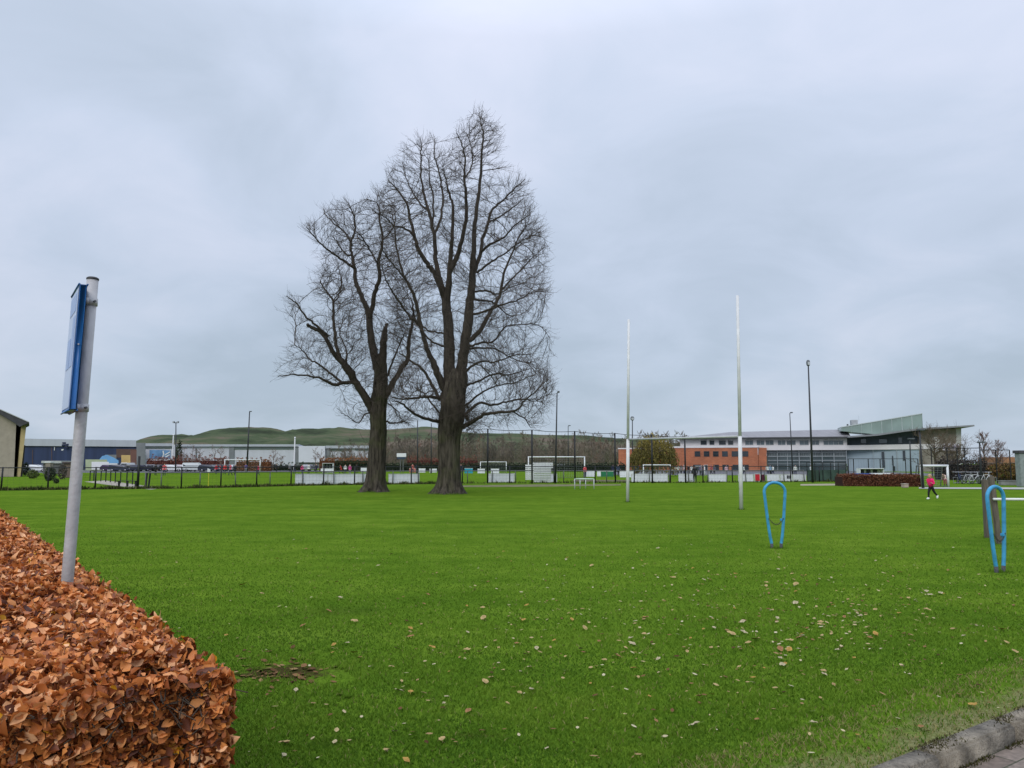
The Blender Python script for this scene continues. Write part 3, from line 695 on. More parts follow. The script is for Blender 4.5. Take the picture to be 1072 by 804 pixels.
    for it in range(70):
        kd = KDTree(len(okn))
        for i in okn: kd.insert(pos[i], i)
        kd.balance(); acc = {}
        for ai in np.nonzero(alive)[0]:
            a = Vector(att[ai]); co, i, dist = kd.find(a)
            if dist < 0.42: alive[ai] = False; continue
            if dist > 7.0: continue
            acc.setdefault(i, []).append((a - co).normalized())
        new = 0
        for i, dl in acc.items():
            if kids.get(i, 0) >= 3: continue
            d = Vector((0, 0, 0))
            for x in dl: d += x
            d = d / len(dl)
            pd = (pos[i] - pos[par[i]]).normalized() if par[i] >= 0 else Vector((0, 0, 1))
            d = d.normalized() + pd * 0.75 + Vector((0, 0, 0.12)) + Vector((rr.gauss(0, .11), rr.gauss(0, .11), rr.gauss(0, .11)))
            p = pos[i] + d.normalized() * step
            j = addnode(p, i, 0, 0, 0, 0, -1); okn.append(j); kids[i] = kids.get(i, 0) + 1; new += 1
        if new == 0: break
    n = len(pos)
    # let the young branches straighten out
    nk = [[] for _ in range(n)]
    for i in range(n_limb, n): nk[par[i]].append(i)
    for _ in range(3):
        q = [p.copy() for p in pos]
        for i in range(n_limb, n):
            if nk[i]:
                m_ = Vector((0, 0, 0))
                for c in nk[i]: m_ += pos[c]
                q[i] = pos[i] * .4 + (pos[par[i]] + m_ / len(nk[i])) * .3
        pos[n_limb:] = q[n_limb:]
    # radii by the pipe rule
    acc = np.zeros(n); EXP = 2.0; rt = 0.0125
    for i in range(n - 1, n_limb - 1, -1):
        if acc[i] == 0: acc[i] = rt ** EXP
        rad[i] = min(acc[i] ** (1 / EXP), 0.075)
        p = par[i]
        if p >= n_limb: acc[p] += rad[i] ** EXP
    ch = [[] for _ in range(n)]
    for i in range(n_limb, n): ch[par[i]].append(i)
    bmb = MB(); stack = []
    for i in range(n_limb):
        for c in ch[i]: stack.append((i, c))
    while stack:
        a, c = stack.pop(); line = [pos[a]]; rs = [min(rad[c] * 1.15, max(rad[a], rad[c]))]
        while True:
            line.append(pos[c]); rs.append(rad[c])
            k = sorted(ch[c], key=lambda x: -rad[x])
            if not k: break
            for x in k[1:]: stack.append((c, x))
            c = k[0]
        rs[-1] *= 0.6
        bmb.tube(line, rs, 5 if rs[0] > 0.03 else 4, caps=False)
    # twigs
    tips = [i for i in range(n_limb, n) if rad[i] < 0.05] + [i for i in range(n_limb) if limb_of[i] > 0 and rad[i] < 0.05]
    tips = np.array(tips); ax_c = np.array([base.x, base.y])
    P = np.array([tuple(pos[i]) for i in tips]); PD = np.array([tuple((pos[i] - pos[par[i]]).normalized()) for i in tips])
    reps = g.poisson(twig_d, len(tips)) + 1; idx = np.repeat(np.arange(len(tips)), reps)
    P = P[idx]; PD = PD[idx]; m = len(P)
    rnd = g.normal(0, 1, (m, 3)); rnd -= PD * (rnd * PD).sum(1, keepdims=True); rnd /= np.linalg.norm(rnd, axis=1, keepdims=True)
    ang = np.radians(g.uniform(14, 52, m))[:, None]
    D = PD * np.cos(ang) + rnd * np.sin(ang); outv = np.zeros((m, 3)); outv[:, :2] = P[:, :2] - ax_c; outv /= np.linalg.norm(outv, axis=1, keepdims=True) + .1
    D = D + outv * 0.15 + np.array([0, 0, 0.20]); D /= np.linalg.norm(D, axis=1, keepdims=True)
    Ln = g.uniform(0.35, 1.05, m)[:, None]
    def chain(P, D, Ln, r0, g):
        b1 = g.normal(0, 0.10, P.shape) + np.array([0, 0, 0.06]); b2 = b1 + g.normal(0, 0.13, P.shape) + np.array([0, 0, 0.08])
        q1 = P + D * Ln * 0.4; d2 = D + b1; q2 = q1 + d2 / np.linalg.norm(d2, axis=1, keepdims=True) * Ln * 0.33; d3 = D + b2; q3 = q2 + d3 / np.linalg.norm(d3, axis=1, keepdims=True) * Ln * 0.3
        C = np.stack([P, q1, q2, q3], 1); Rr = np.tile(np.array([1, 0.85, 0.65, 0.35]) * r0, (len(P), 1)); return C, Rr
    C, Rr = chain(P, D, Ln, 0.0070, g)
    ok = np.array([pdist(poly, proj(c)) > rr.uniform(-9.0, 0.0) for c in C[:, 3]]); C = C[ok]; Rr = Rr[ok]; Ln = Ln[ok]; m = len(C)
    V1, F1 = tubes_np(C, Rr, 3)
    sub = []; 
    for t in (1, 2):
        s0 = C[:, t] + (C[:, t + 1] - C[:, t]) * g.random((m, 1)); dd = C[:, t + 1] - C[:, t]; dd /= np.linalg.norm(dd, axis=1, keepdims=True)
        rn = g.normal(0, 1, (m, 3)); d_ = dd + rn * 0.42 + np.array([0, 0, 0.1]); d_ /= np.linalg.norm(d_, axis=1, keepdims=True)
        sub.append(chain(s0, d_, Ln * g.uniform(0.3, 0.6, (m, 1)), 0.0050, g))
    V2, F2 = tubes_np(np.concatenate([s[0] for s in sub]), np.concatenate([s[1] for s in sub]), 3)
    V = np.concatenate([V1, V2]); F = np.concatenate([F1, F2 + len(V1)])
    # shoots bursting straight out of the trunk
    for (bx_, by_, ns_, br_) in burr:
        c0 = np.array(tuple(at(bx_, by_, Yt))); a = g.random(ns_) * 2 * np.pi; P_ = c0 + np.stack([np.cos(a) * br_ * .85, np.sin(a) * br_ * .85, g.normal(0, .55, ns_)], 1)
        D_ = np.stack([np.cos(a), np.sin(a), .5 + .6 * g.random(ns_)], 1) + g.normal(0, .35, (ns_, 3)); D_ /= np.linalg.norm(D_, axis=1, keepdims=True)
        C_, R_ = chain(P_, D_, g.uniform(.4, 1.3, (ns_, 1)), .010, g); v_, f_ = tubes_np(C_, R_, 3); F = np.concatenate([F, f_ + len(V)]); V = np.concatenate([V, v_])
    obj('trunk', tm, mossm, root, True)
    obj('limbs', lm, barkt, root, True)
    cr_ = obj('branches', bmb, twigm, root, True)
    mesh_obj('twigs', V, F, twigm, root, smooth=True)
    print('TREE', name, n, n_limb, m, len(F))
    return root
ltrunk = [(391, 517, 19), (391.5, 513, 15), (393, 505, 11.6), (394, 490, 10.2), (395, 470, 9.6), (396, 450, 9.2), (396, 430, 9.2), (398, 412, 8.8), (398.5, 395, 7.6), (398.5, 380, 6.2), (398.5, 370, 2.5)]
llimbs = [
 (-2.0, [(391, 430, 5.5), (382, 415, 4.3), (371, 399, 4.0), (366.5, 389, 4.6), (357, 378, 3.6), (349, 370, 3.0), (343, 358, 2.6), (335, 347, 2.4), (325, 342, 2.2), (321.5, 340, 2.0)]),
 (-1.0, [(357, 378, 2.6), (352, 362, 2.2), (350.6, 349, 2.0), (348.6, 332, 1.7), (348.6, 315, 1.4), (340, 303, 1.0), (335, 294, 0.7)]),
 (1.5, [(349, 318, 1.0), (356, 306, 0.8), (357, 292, 0.7), (354, 279, 0.5)]),
 (-3.5, [(370, 400, 2.4), (359, 401, 2.4), (348.6, 402.5, 2.0), (336, 396, 1.5), (322, 393.5, 1.2), (305, 392.5, 0.9), (291, 394, 0.5)]),
 (-1.0, [(357, 400, 1.7), (345, 390, 1.4), (333, 381, 1.2), (325, 377, 1.0), (317, 367, 0.8), (308, 361, 0.5)]),
 (-3.0, [(343, 352, 1.9), (330, 340, 1.5), (319, 330, 1.2), (310, 317, 0.9), (299, 310, 0.5)]),
 (0.5, [(362, 384, 1.3), (363, 372, 1.1), (361, 362, 0.9), (356, 350, 0.7), (358, 338, 0.5)]),
 (2.0, [(397, 392, 5.4), (391.5, 370, 4.4), (387.7, 349, 3.9), (386.5, 331, 3.6), (381.5, 317, 3.2), (375.5, 303, 2.8), (372.5, 295.5, 2.6), (371.5, 281.5, 2.3), (368, 267, 1.9), (367.5, 253.7, 1.6), (371.5, 241.7, 1.3), (370.5, 226, 0.9), (363, 211, 0.5)]),
 (-1.0, [(371.5, 281.5, 1.8), (359.6, 272.6, 1.6), (345.7, 263.6, 1.2), (337.7, 256.7, 1.0), (327.8, 246.7, 0.7), (320.8, 237.8, 0.4)]),
 (3.5, [(368.5, 257, 1.5), (361.6, 243.7, 1.2), (349.7, 233.8, 0.9), (341.7, 225.8, 0.7), (338.7, 219, 0.4)]),
 (3.0, [(364, 268, 1.1), (355.6, 257.7, 0.9), (348.7, 247.7, 0.5)]),
 (-1.5, [(387, 334, 3.3), (389.5, 322, 3.0), (392.4, 306, 2.7), (397.4, 291.5, 2.5), (396.4, 275.6, 2.2), (399.4, 259.7, 1.9), (400.4, 248, 1.6), (397.4, 230, 1.2), (395.4, 214, 0.8), (384, 208, 0.4)]),
 (-3.0, [(397, 280, 1.2), (389, 265, 1.0), (380, 250, 0.8), (374, 243, 0.5)]),
 (1.0, [(400, 252, 1.1), (410, 241, 0.9), (414, 228, 0.6), (413, 215, 0.4)]),
 (0.0, [(400, 385, 5.0), (401, 366, 4.2), (402.5, 350, 3.6), (403.5, 343, 2.6), (405.5, 339, 1.6)]),
 (-1.0, [(401.4, 419, 4.0), (409.4, 404, 3.6), (419, 388, 3.2), (427, 374, 2.8), (427.6, 358, 2.4), (431, 342, 1.8), (433, 325, 1.1), (430, 312, 0.6)]),
 (2.0, [(405, 394, 1.6), (411, 379, 1.3), (416, 366, 1.1), (423, 350, 0.7)]),
 (-2.5, [(387, 432, 1.2), (382, 434, 0.9), (375, 443, 0.7), (366, 437, 0.5), (357, 432, 0.35)]),
 (2.0, [(403, 441, 1.3), (412, 443, 1.0), (421, 441, 0.7), (428, 444, 0.4)]),
]
lpoly = [(288, 393), (293, 372), (300, 360), (312, 352), (300, 335), (294, 318), (302, 308), (318, 316), (330, 322), (327, 305), (329, 285), (337, 272), (322, 252), (317, 238), (326, 231), (338, 232), (336, 217), (348, 213), (361, 208), (373, 214), (381, 206), (390, 198), (402, 196), (414, 212), (420, 240), (428, 280), (434, 320), (438, 360), (434, 400), (436, 440), (424, 452), (408, 450), (385, 448), (372, 449), (358, 438), (350, 424), (366, 420), (352, 411), (334, 404), (312, 399)]
make_tree('bare_tree', 'shorter bare tree with a wide left spreading limb and a cut off stub', ltrunk, llimbs, lpoly, 49.6, 2050, 11, 2.1, 430, [(390, 438, 60, .45), (400, 440, 50, .45), (397, 470, 25, .5)])
rtrunk = [(469, 519.5, 21), (469, 515, 16.5), (470, 507, 13), (470.3, 492, 11.8), (470.6, 475, 11.6), (471, 455, 12.6), (473, 440, 14.4), (474, 425, 13.8), (475.5, 410, 12.2), (476.5, 400, 10.5), (477, 392, 7.5), (477, 386, 3.5)]
rlimbs = [
 (0.8, [(471.5, 412, 8.0), (470.7, 396, 7.0), (470.3, 379, 6.6), (470.3, 358, 6.2), (469.5, 342, 5.8), (467.6, 322, 5.3), (466.3, 308, 4.6)]),
 (-0.6, [(482.5, 412, 7.2), (483.6, 394, 6.4), (484, 379, 6.0), (487, 358, 5.6), (490.4, 336, 5.5), (491.7, 319.5, 5.0), (494.5, 293.4, 4.1), (495.6, 267, 3.5), (496.5, 245, 2.9), (498.2, 223, 2.5), (502, 198.9, 2.1), (503.8, 174.6, 1.7), (504.8, 152, 1.3), (505.5, 137, 1.0), (502.6, 128, 0.7), (502, 118, 0.4)]),
 (-1.5, [(466, 312, 4.3), (457, 289, 3.6), (447, 276, 3.0), (438.5, 262, 2.6), (434, 247, 2.2), (429, 228, 1.8), (426.5, 215.7, 1.5), (418, 201, 1.1), (406, 188, 0.6)]),
 (2.0, [(465, 305, 3.4), (459, 286, 3.0), (455.5, 268, 2.7), (454.4, 245.5, 2.4), (450.6, 227, 2.0), (444, 204.5, 1.6), (441.3, 186, 1.2), (440.7, 167, 0.9), (442, 150, 0.5)]),
 (3.5, [(454.6, 247, 2.0), (461, 229, 1.7), (463.7, 212, 1.4), (461.8, 190, 1.2), (458, 174.6, 0.9), (454.6, 160, 0.7), (455.3, 146, 0.4)]),
 (3.6, [(449.7, 222, 1.5), (441, 214, 1.2), (432, 201, 0.9), (425.4, 187, 0.6), (421, 170, 0.4)]),
 (1.0, [(453, 235, 1.3), (453.4, 204.5, 1.1), (449.7, 189.6, 0.8), (448.8, 167, 0.5)]),
 (-2.5, [(434, 248, 1.6), (425, 240, 1.4), (412, 236, 1.1), (404, 228, 0.8), (396, 224, 0.5)]),
 (-1.0, [(467.4, 318, 4.0), (470, 290, 3.4), (472, 265, 2.8), (473.5, 245.5, 2.3), (474, 216, 1.8), (470.5, 204, 1.4), (466.5, 188, 1.0), (463.7, 176, 0.5)]),
 (-2.2, [(471, 284, 3.4), (479.6, 265.4, 3.0), (484.5, 246, 2.6), (488, 227, 2.3), (488, 208, 2.0), (486, 190, 1.6), (487, 171, 1.2), (485, 156, 0.9), (478, 139, 0.5)]),
 (-1.0, [(487.3, 186, 1.1), (494, 172, 0.9), (494, 156, 0.7), (489, 140, 0.4)]),
 (1.0, [(495, 290, 2.8), (501, 272, 2.5), (505.7, 250, 2.2), (511, 234, 1.9), (514, 221, 1.6), (526, 210, 1.2), (537, 199, 0.9), (549, 188, 0.5)]),
 (3.0, [(511, 233, 1.3), (522, 228, 1.1), (536, 218, 0.8), (548, 208, 0.5)]),
 (-2.5, [(503.8, 264, 1.9), (513, 256, 1.6), (528, 248, 1.2), (539, 236, 0.9), (553, 226, 0.5)]),
 (2.0, [(493, 356, 3.2), (503.8, 344, 2.8), (513, 327, 2.4), (522.5, 311, 2.1), (525, 299, 1.8), (528.5, 283, 1.5), (537.4, 262, 1.1), (545, 244, 0.7), (556, 232, 0.4)]),
 (3.5, [(524, 305, 1.3), (538, 290, 1.1), (552, 275, 0.8), (566, 262, 0.5)]),
 (-3.0, [(493.5, 330, 1.7), (513, 324, 1.5), (526, 318.6, 1.2), (540, 315, 0.9), (556, 307, 0.5), (570, 305, 0.3)]),
 (3.0, [(495, 313, 1.5), (511, 315, 1.3), (520, 319, 1.0), (533, 330, 0.7), (546, 329, 0.4)]),
 (-3.8, [(497, 305, 1.5), (511, 304.6, 1.2), (521, 308, 1.0), (536, 300, 0.7), (552, 296, 0.4)]),
 (-2.0, [(500, 285, 1.6), (513, 274.8, 1.4), (524, 268, 1.1), (538, 258, 0.8), (552, 249, 0.5), (566, 243, 0.3)]),
 (-1.0, [(491, 363, 1.6), (503, 359, 1.4), (517, 357, 1.2), (528, 343, 1.0), (541, 340, 0.8), (563, 340, 0.6), (575, 353, 0.3)]),
 (3.0, [(490, 365, 1.5), (511, 364, 1.2), (524, 368, 0.9), (540, 377, 0.6), (556, 380, 0.35)]),
 (-2.5, [(486, 391, 1.9), (493.5, 384, 1.6), (506, 378, 1.3), (520, 379, 1.0), (537, 372, 0.7), (556, 371, 0.4)]),
 (-3.2, [(485, 447, 3.0), (497.5, 439.6, 2.6), (508, 434, 2.2), (525, 431.6, 1.8), (540, 429.7, 1.4), (549, 420, 1.0), (561, 409, 0.6), (572, 398, 0.3)]),
 (1.5, [(487, 434, 2.2), (501, 422, 1.8), (517, 423.5, 1.5), (533, 419.7, 1.2), (549, 417.7, 0.9), (560, 420, 0.5), (573, 414, 0.3)]),
 (-1.0, [(537, 431, 1.0), (549, 438, 0.8), (556, 448, 0.4)]),
 (-4.0, [(488, 424, 1.5), (503, 412, 1.2), (520, 404, 0.9), (540, 400, 0.7), (560, 392, 0.4)]),
 (4.0, [(486, 404, 1.7), (498, 400, 1.4), (516, 392, 1.1), (535, 392, 0.8), (555, 386, 0.4)]),
 (-1.8, [(465, 408, 4.5), (458, 390, 3.9), (450, 372, 3.3), (444, 354, 2.9), (439.4, 334.5, 2.5), (434.8, 314, 2.2), (430, 301, 1.9), (421.7, 286, 1.6), (415, 258, 1.2), (413, 237, 0.8), (409, 222, 0.4)]),
 (-3.2, [(425, 292, 1.2), (412, 277, 1.0), (402, 264, 0.7), (397, 248, 0.4)]),
 (-3.5, [(440, 341, 1.8), (427, 329, 1.5), (414, 310, 1.2), (404, 293, 0.8), (400, 278, 0.4)]),
 (2.5, [(464, 349, 1.3), (448, 345.7, 1.1), (434, 336, 0.8), (420, 335, 0.4)]),
 (3.0, [(465, 362, 1.4), (450, 356, 1.2), (438, 340, 1.0), (430, 322, 0.6)]),
 (-2.0, [(461, 417, 2.1), (450, 415.5, 1.9), (439.8, 416, 1.6), (425.8, 417.7, 1.2), (411, 416.5, 0.6)]),
 (1.5, [(460, 418, 2.3), (451.7, 402, 2.0), (441.7, 386, 1.7), (430, 378, 1.3), (418, 370, 0.7)]),
 (-3.0, [(460, 441, 2.3), (446, 438.6, 2.0), (432, 431.6, 1.6), (420, 422, 1.1), (411, 420, 0.5)]),
 (2.5, [(461, 433, 1.5), (452, 422, 1.2), (444, 412, 0.9), (436, 408, 0.5)]),
]
rpoly = [(398, 300), (393, 270), (392, 235), (393, 212), (402, 192), (410, 175), (418, 160), (427, 147), (441, 142), (456, 142), (464, 158), (474, 143), (477, 130), (488, 121), (502, 114), (513, 121), (523, 131), (527, 150), (531, 178), (549, 182), (555, 200), (561, 222), (571, 240), (577, 268), (575, 292), (580, 322), (574, 338), (581, 354), (574, 374), (582, 402), (580, 432), (563, 450), (535, 446), (505, 456), (484, 456), (465, 447), (440, 446), (415, 436), (405, 415), (402, 380), (407, 345)]
make_tree('bare_tree', 'taller bare tree with two upright stems rising to a narrow top', rtrunk, rlimbs, rpoly, 46.3, 3500, 23, 2.1, 446, [(478, 440, 260, .75), (482, 455, 120, .6), (474, 430, 120, .8)])
# ================================================================ far ground details
hillm_stops = [(0.38, (0.030, 0.038, 0.022)), (0.47, (0.056, 0.076, 0.038)), (0.54, (0.085, 0.090, 0.052)), (0.62, (0.125, 0.098, 0.074))]
def hill_mat():
    m = bpy.data.materials.new('rough hill grass'); m.use_nodes = True; nt = m.node_tree; N = nt.nodes; L = nt.links; b = N['Principled BSDF']; b.inputs['Roughness'].default_value = 1; b.inputs['Specular IOR Level'].default_value = 0.05
    ge = N.new('ShaderNodeNewGeometry'); mp = N.new('ShaderNodeMapping'); mp.inputs['Scale'].default_value = (0.016, 0.016, 0.11); L.new(ge.outputs['Position'], mp.inputs['Vector'])
    ns = N.new('ShaderNodeTexNoise'); ns.inputs['Scale'].default_value = 1.0; ns.inputs['Detail'].default_value = 9; ns.inputs['Roughness'].default_value = 0.68; L.new(mp.outputs[0], ns.inputs['Vector'])
    rp = N.new('ShaderNodeValToRGB'); e = rp.color_ramp.elements
    while len(e) < 4: e.new(0.5)
    for k, (p, c) in enumerate(hillm_stops): e[k].position = p; e[k].color = (*c, 1)
    L.new(ns.outputs['Fac'], rp.inputs['Fac']); L.new(rp.outputs['Color'], b.inputs['Base Color'])
    return m
prof = [(60, 478), (110, 472), (142, 464), (152, 460), (165, 455.5), (190, 454.5), (203, 455.5), (212, 453), (222, 449.5), (240, 447.5), (262, 447), (284, 447.5), (292, 449.5), (298, 451.5), (306, 449.5), (316, 448.5), (345, 448), (356, 447.3), (372, 449), (395, 450), (425, 448.5), (445, 446.8), (458, 448), (470, 450.5), (500, 453.5), (540, 453.5), (570, 455.5), (610, 455.5), (640, 458), (665, 459.5), (700, 463), (740, 468), (790, 478)]
YH = 620.0; vs = []; fs = []; nrow = 12; cols = []
for k in range(len(prof) - 1):
    for j in range(5): t = j / 5; cols.append((prof[k][0] + (prof[k + 1][0] - prof[k][0]) * t, prof[k][1] + (prof[k + 1][1] - prof[k][1]) * t))
cols.append(prof[-1])
for ci_, (px, py) in enumerate(cols):
    py += 0.55 * mnoise.noise(Vector((px * 0.13, 1.7, 0))) + 0.45 * mnoise.noise(Vector((px * 0.55, 4.2, 0)))
    tp = at(px, py, YH)
    for r in range(nrow + 4):
        if r <= nrow: t = r / nrow; y = YH - 150 + 150 * t; hz = tp.z * (0.12 + 0.88 * t) if t > 0 else 0; terr = 0.9 * math.sin(t * 14) * (1 if 0 < t < 1 else 0)
        else: t = (r - nrow) / 4; y = YH + 120 * t; hz = tp.z * (1 - 0.25 * t); terr = 0
        n_ = mnoise.noise(Vector((tp.x * 0.02, y * 0.03, 0))) * 1.6 * (1 if 0 < r < nrow else 0.25)
        vs.append(Vector((tp.x, y, max(0, hz + terr + n_) - (0.5 if r == 0 else 0))))
M_ = nrow + 4
for c in range(len(cols) - 1):
    for r in range(M_ - 1): a = c * M_ + r; fs.append((a, a + M_, a + M_ + 1, a + 1))
struct('hill', vs, fs, hill_mat(), True)
# paths
gravel = mat('pale path gravel', (0.30, 0.27, 0.22), 0.95, 0.25, 3, bump=0.3)
def strip(name, pts, m, z=0.006):
    vs = [Vector((p.x, p.y, z)) for p in pts]; return struct(name, vs, [tuple(range(len(vs)))], m)
strip('path', [gr(88, 504.3), gr(110, 503), gr(135, 506.2), (gr(170, 511)), gr(158, 512.6), gr(120, 508.5)], gravel)
strip('path', [gr(838, 506.8), gr(890, 506.2), gr(890, 508.2), gr(838, 508.4)], mat('worn sandy ground', (0.27, 0.24, 0.16), 0.95, 0.3, 2))
strip('path', [gr(962, 510.5), gr(1130, 510.8), gr(1130, 513.0), gr(962, 511.9)], mat('pale concrete path edge', (0.34, 0.335, 0.31), 0.9, 0.1, 2), 0.03)
strip('path', [gr(478, 508.3), gr(560, 507.2), gr(650, 507), gr(650, 508.2), gr(560, 509.6), gr(478, 510)], mat('trodden mud and grass', (0.15, 0.14, 0.06), 1, 0.4, 1.2), 0.006)
strip('path', [gr(600, 502.4), gr(700, 503), gr(700, 504), gr(600, 504)], mat('goalmouth mud', (0.10, 0.075, 0.045), 1, 0.35, 1.2), 0.008)
asph = mat('grey asphalt', (0.10, 0.10, 0.105), 0.95, 0.2, 0.6)
Yp_ = 168
strip('car_park', [Vector((xx(-120, 150), 146, 0)), Vector((xx(150, 150), 150, 0)), Vector((xx(385, 185), 185, 0)), Vector((xx(385, 185), 205, 0)), Vector((xx(-120, 150), 205, 0))], asph, 0.01)
strip('forecourt', [Vector((xx(640, 120), 122, 0)), Vector((xx(1000, 120), 110, 0)), Vector((xx(1100, 120), 185, 0)), Vector((xx(640, 190), 200, 0))], asph, 0.01)
# ================================================================ boundary fence (tall black posts, top rail, wire)
blk = mat('black painted steel', (0.012, 0.013, 0.014), 0.5, 0.2, 8)
wirem = mat('thin dark wire', (0.03, 0.035, 0.035), 0.6, 0.1, 8)
def fline(px):       # foot of the boundary fence seen at photo column px
    ks = [(-60, 515.2), (0, 513.5), (100, 512.2), (190, 511.4), (320, 508.4), (371, 507.6), (484, 506.2), (600, 505.6), (720, 505.5), (843, 504.6), (890, 504.3)]
    for (a, ya), (b, yb) in zip(ks, ks[1:]):
        if a <= px <= b: return gr(px, ya + (yb - ya) * (px - a) / (b - a))
    return gr(px, ks[-1][1])
bf = thing('boundary_fence', 'long black post and wire fence across the far side of the lawn', 'fence', fline(300))
fx_posts = [-45, 1, 50, 99.5, 144, 189.7, 231, 268.6, 304.5, 338.5, 371, 403, 430.5, 459, 484, 533.6, 580, 623, 664, 702, 736, 767, 797, 828, 858, 888]
FH = 1.5
tops = []
for k, px in enumerate(fx_posts):
    f_ = fline(px); h = 2.3 if px == 144 else (FH + 0.05)
    obj('post', MB().tube([f_ - Vector((0, 0, .05)), f_ + Vector((rng.uniform(-.03, .03), 0, h))], 0.055 if px != 144 else 0.09, 8), blk, bf, True)
    tops.append(f_)
rm = MB(); wm = MB()
for a, b in zip(tops, tops[1:]):
    rm.bar(a + Vector((0, 0, FH)), b + Vector((0, 0, FH)), 0.033, 6)
    for h in (0.1, 0.4, 0.7, 1.0, 1.3): wm.bar(a + Vector((0, 0, h)), b + Vector((0, 0, h)), 0.004, 3)
    n = int((b - a).length / 0.3)
    for j in range(1, n): p = a.lerp(b, j / n); wm.bar(p + Vector((0, 0, .05)), p + Vector((0, 0, FH)), 0.003, 3)
obj('rail', rm, blk, bf); obj('wire_mesh', wm, wirem, bf)
# pitch rail just behind it
def pline(px):
    f_ = fline(px); d = f_.normalized(); d.z = 0; return f_ + Vector((f_.x, f_.y, 0)).normalized() * 2.6
pr_t = thing('pitch_rail', 'low grey tube railing round the football pitch, behind the black fence', 'railing', pline(300))
grr = mat('dull grey galvanised tube', (0.10, 0.105, 0.10), 0.5, 0.2, 8)
pp = [152, 168.5, 209, 246.5, 282.5, 317, 349.5, 380, 411, 438, 464, 489.5, 515, 540, 566, 590, 612, 635, 658, 680, 701, 721, 741, 761, 781, 801, 821, 842]
for px in pp: f_ = pline(px); obj('post', MB().tube([f_, f_ + Vector((rng.uniform(-.05, .05), 0, 1.1))], 0.045, 8), grr, pr_t, True)
rm = MB()
for a, b in zip(pp, pp[1:]): rm.bar(pline(a) + Vector((0, 0, 1.1)), pline(b) + Vector((0, 0, 1.1)), 0.045, 6)
obj('rail', rm, grr, pr_t)
# weeds along the foot of the fence (nobody could count the stems)
vs = []; n = 9000
for k in range(n):
    px = rng.choice([rng.uniform(-50, 900), rng.uniform(200, 480), rng.uniform(-50, 180)]); c = fline(px) + Vector((rng.gauss(0, .1), rng.gauss(0, .22), 0))
    cl = 0.5 + 0.9 * mnoise.noise(Vector((px * 0.11, 3, 0))) + 0.4 * mnoise.noise(Vector((px * 0.5, 9, 0)))
    h = max(0.06, 0.30 * cl + rng.uniform(-.08, .12)); a = rng.uniform(0, 3.14); w_ = rng.uniform(.02, .05); l = Vector((rng.gauss(0, .12), rng.gauss(0, .12), 0))
    d = Vector((math.cos(a) * w_, math.sin(a) * w_, 0)); vs += [c - d, c + d, c + l + Vector((0, 0, h))]
F = np.arange(len(vs)).reshape(-1, 3)
tag(mesh_obj('weeds', vs, F, attr_mat('fence weeds', [(0, (0.02, 0.03, 0.008)), (0.6, (0.05, 0.07, 0.015)), (1, (0.12, 0.10, 0.04))], 0.9), tint=nr.random(n)), 'unmown weeds along the foot of the black fence', 'weeds', kind='stuff')
# ================================================================ advertising boards on the pitch rail
bw = mat('white board face', (0.68, 0.69, 0.74), 0.5, 0.06, 1.5)
bfr = mat('pale board edge', (0.55, 0.56, 0.55), 0.6, 0.1, 3)
def board(px0, px1, y0, y1, label, m=bw, txt=0, behind=2.75, group='white advertising boards on the pitch rail'):
    a = fline(px0); b = fline(px1)
    a = a + Vector((a.x, a.y, 0)).normalized() * behind; b = b + Vector((b.x, b.y, 0)).normalized() * behind
    a2 = at(px0, y0, a.y); b2 = at(px1, y0, b.y); zt_ = (a2.z + b2.z) / 2; zb_ = max(0.04, (at(px0, y1, a.y).z + at(px1, y1, b.y).z) / 2)
    a.x = a2.x; b.x = b2.x
    t = thing('advertising_board', label, 'board', Vector(((a.x + b.x) / 2, (a.y + b.y) / 2, 0)), group)
    u = (b - a).normalized(); v = Vector((-u.y, u.x, 0)); Wd = (b - a).length
    def P(s, d, z): return a + u * s + v * d + Vector((0, 0, z))
    def bx(m_, s0, s1, d0, d1, za, zb2): m_.prism([(s0, za), (s1, za), (s1, zb2), (s0, zb2)], lambda s, z: P(s, d0, z), lambda s, z: P(s, d1, z))
    p = MB(); bx(p, 0, Wd, 0, 0.03, zb_, zt_); obj('panel', p, m, t)
    fr = MB(); e = 0.035
    bx(fr, -0.02, Wd + .02, -0.012, 0.045, zt_ - e, zt_ + 0.01); bx(fr, -.02, Wd + .02, -0.012, .045, zb_ - .01, zb_ + e); bx(fr, -.02, e, -.0135, .046, zb_ + e, zt_ - e); bx(fr, Wd - e, Wd + .02, -.0135, .046, zb_ + e, zt_ - e)
    obj('frame', fr, bfr, t)
    npost = max(2, int(Wd / 1.6))
    for k in range(npost):
        s = Wd * (k + 0.5) / npost; lg = MB(); bx(lg, s - 0.025, s + .025, .046, .09, 0.0, zt_ - .05); obj('leg', lg, grr, t)
    if txt:
        tm_ = MB()
        for k in range(txt): s = Wd * (0.55 + 0.13 * k); bx(tm_, s, s + 0.14, -0.008, -0.001, zt_ - 0.45, zt_ - 0.12)
        obj('print', tm_, mat('black board print', (0.02, 0.02, 0.025), 0.5), t)
    return t
board(309.5, 343, 496, 507.6, 'long white board joining the big board left of the shorter tree trunk')
board(343.6, 386, 496, 507.4, 'long white board running up to the shorter tree trunk')
board(407, 439, 496, 507.0, 'white board between the two big tree trunks')
board(511, 538.5, 495.6, 506.4, 'white board right of the taller tree trunk under the first net pole')
board(576, 583, 496, 506, 'narrow white board at the right edge of the slatted panels')
board(661, 699, 496, 505.8, 'long white board in front of the willow, by the rugby upright')
board(710.5, 727, 496, 505.6, 'small white board right of the last net pole')
board(742, 761, 496.4, 505.6, 'square white board before the brick wing doors')
board(773, 788.5, 496.4, 505.4, 'white board behind the taller rugby upright')
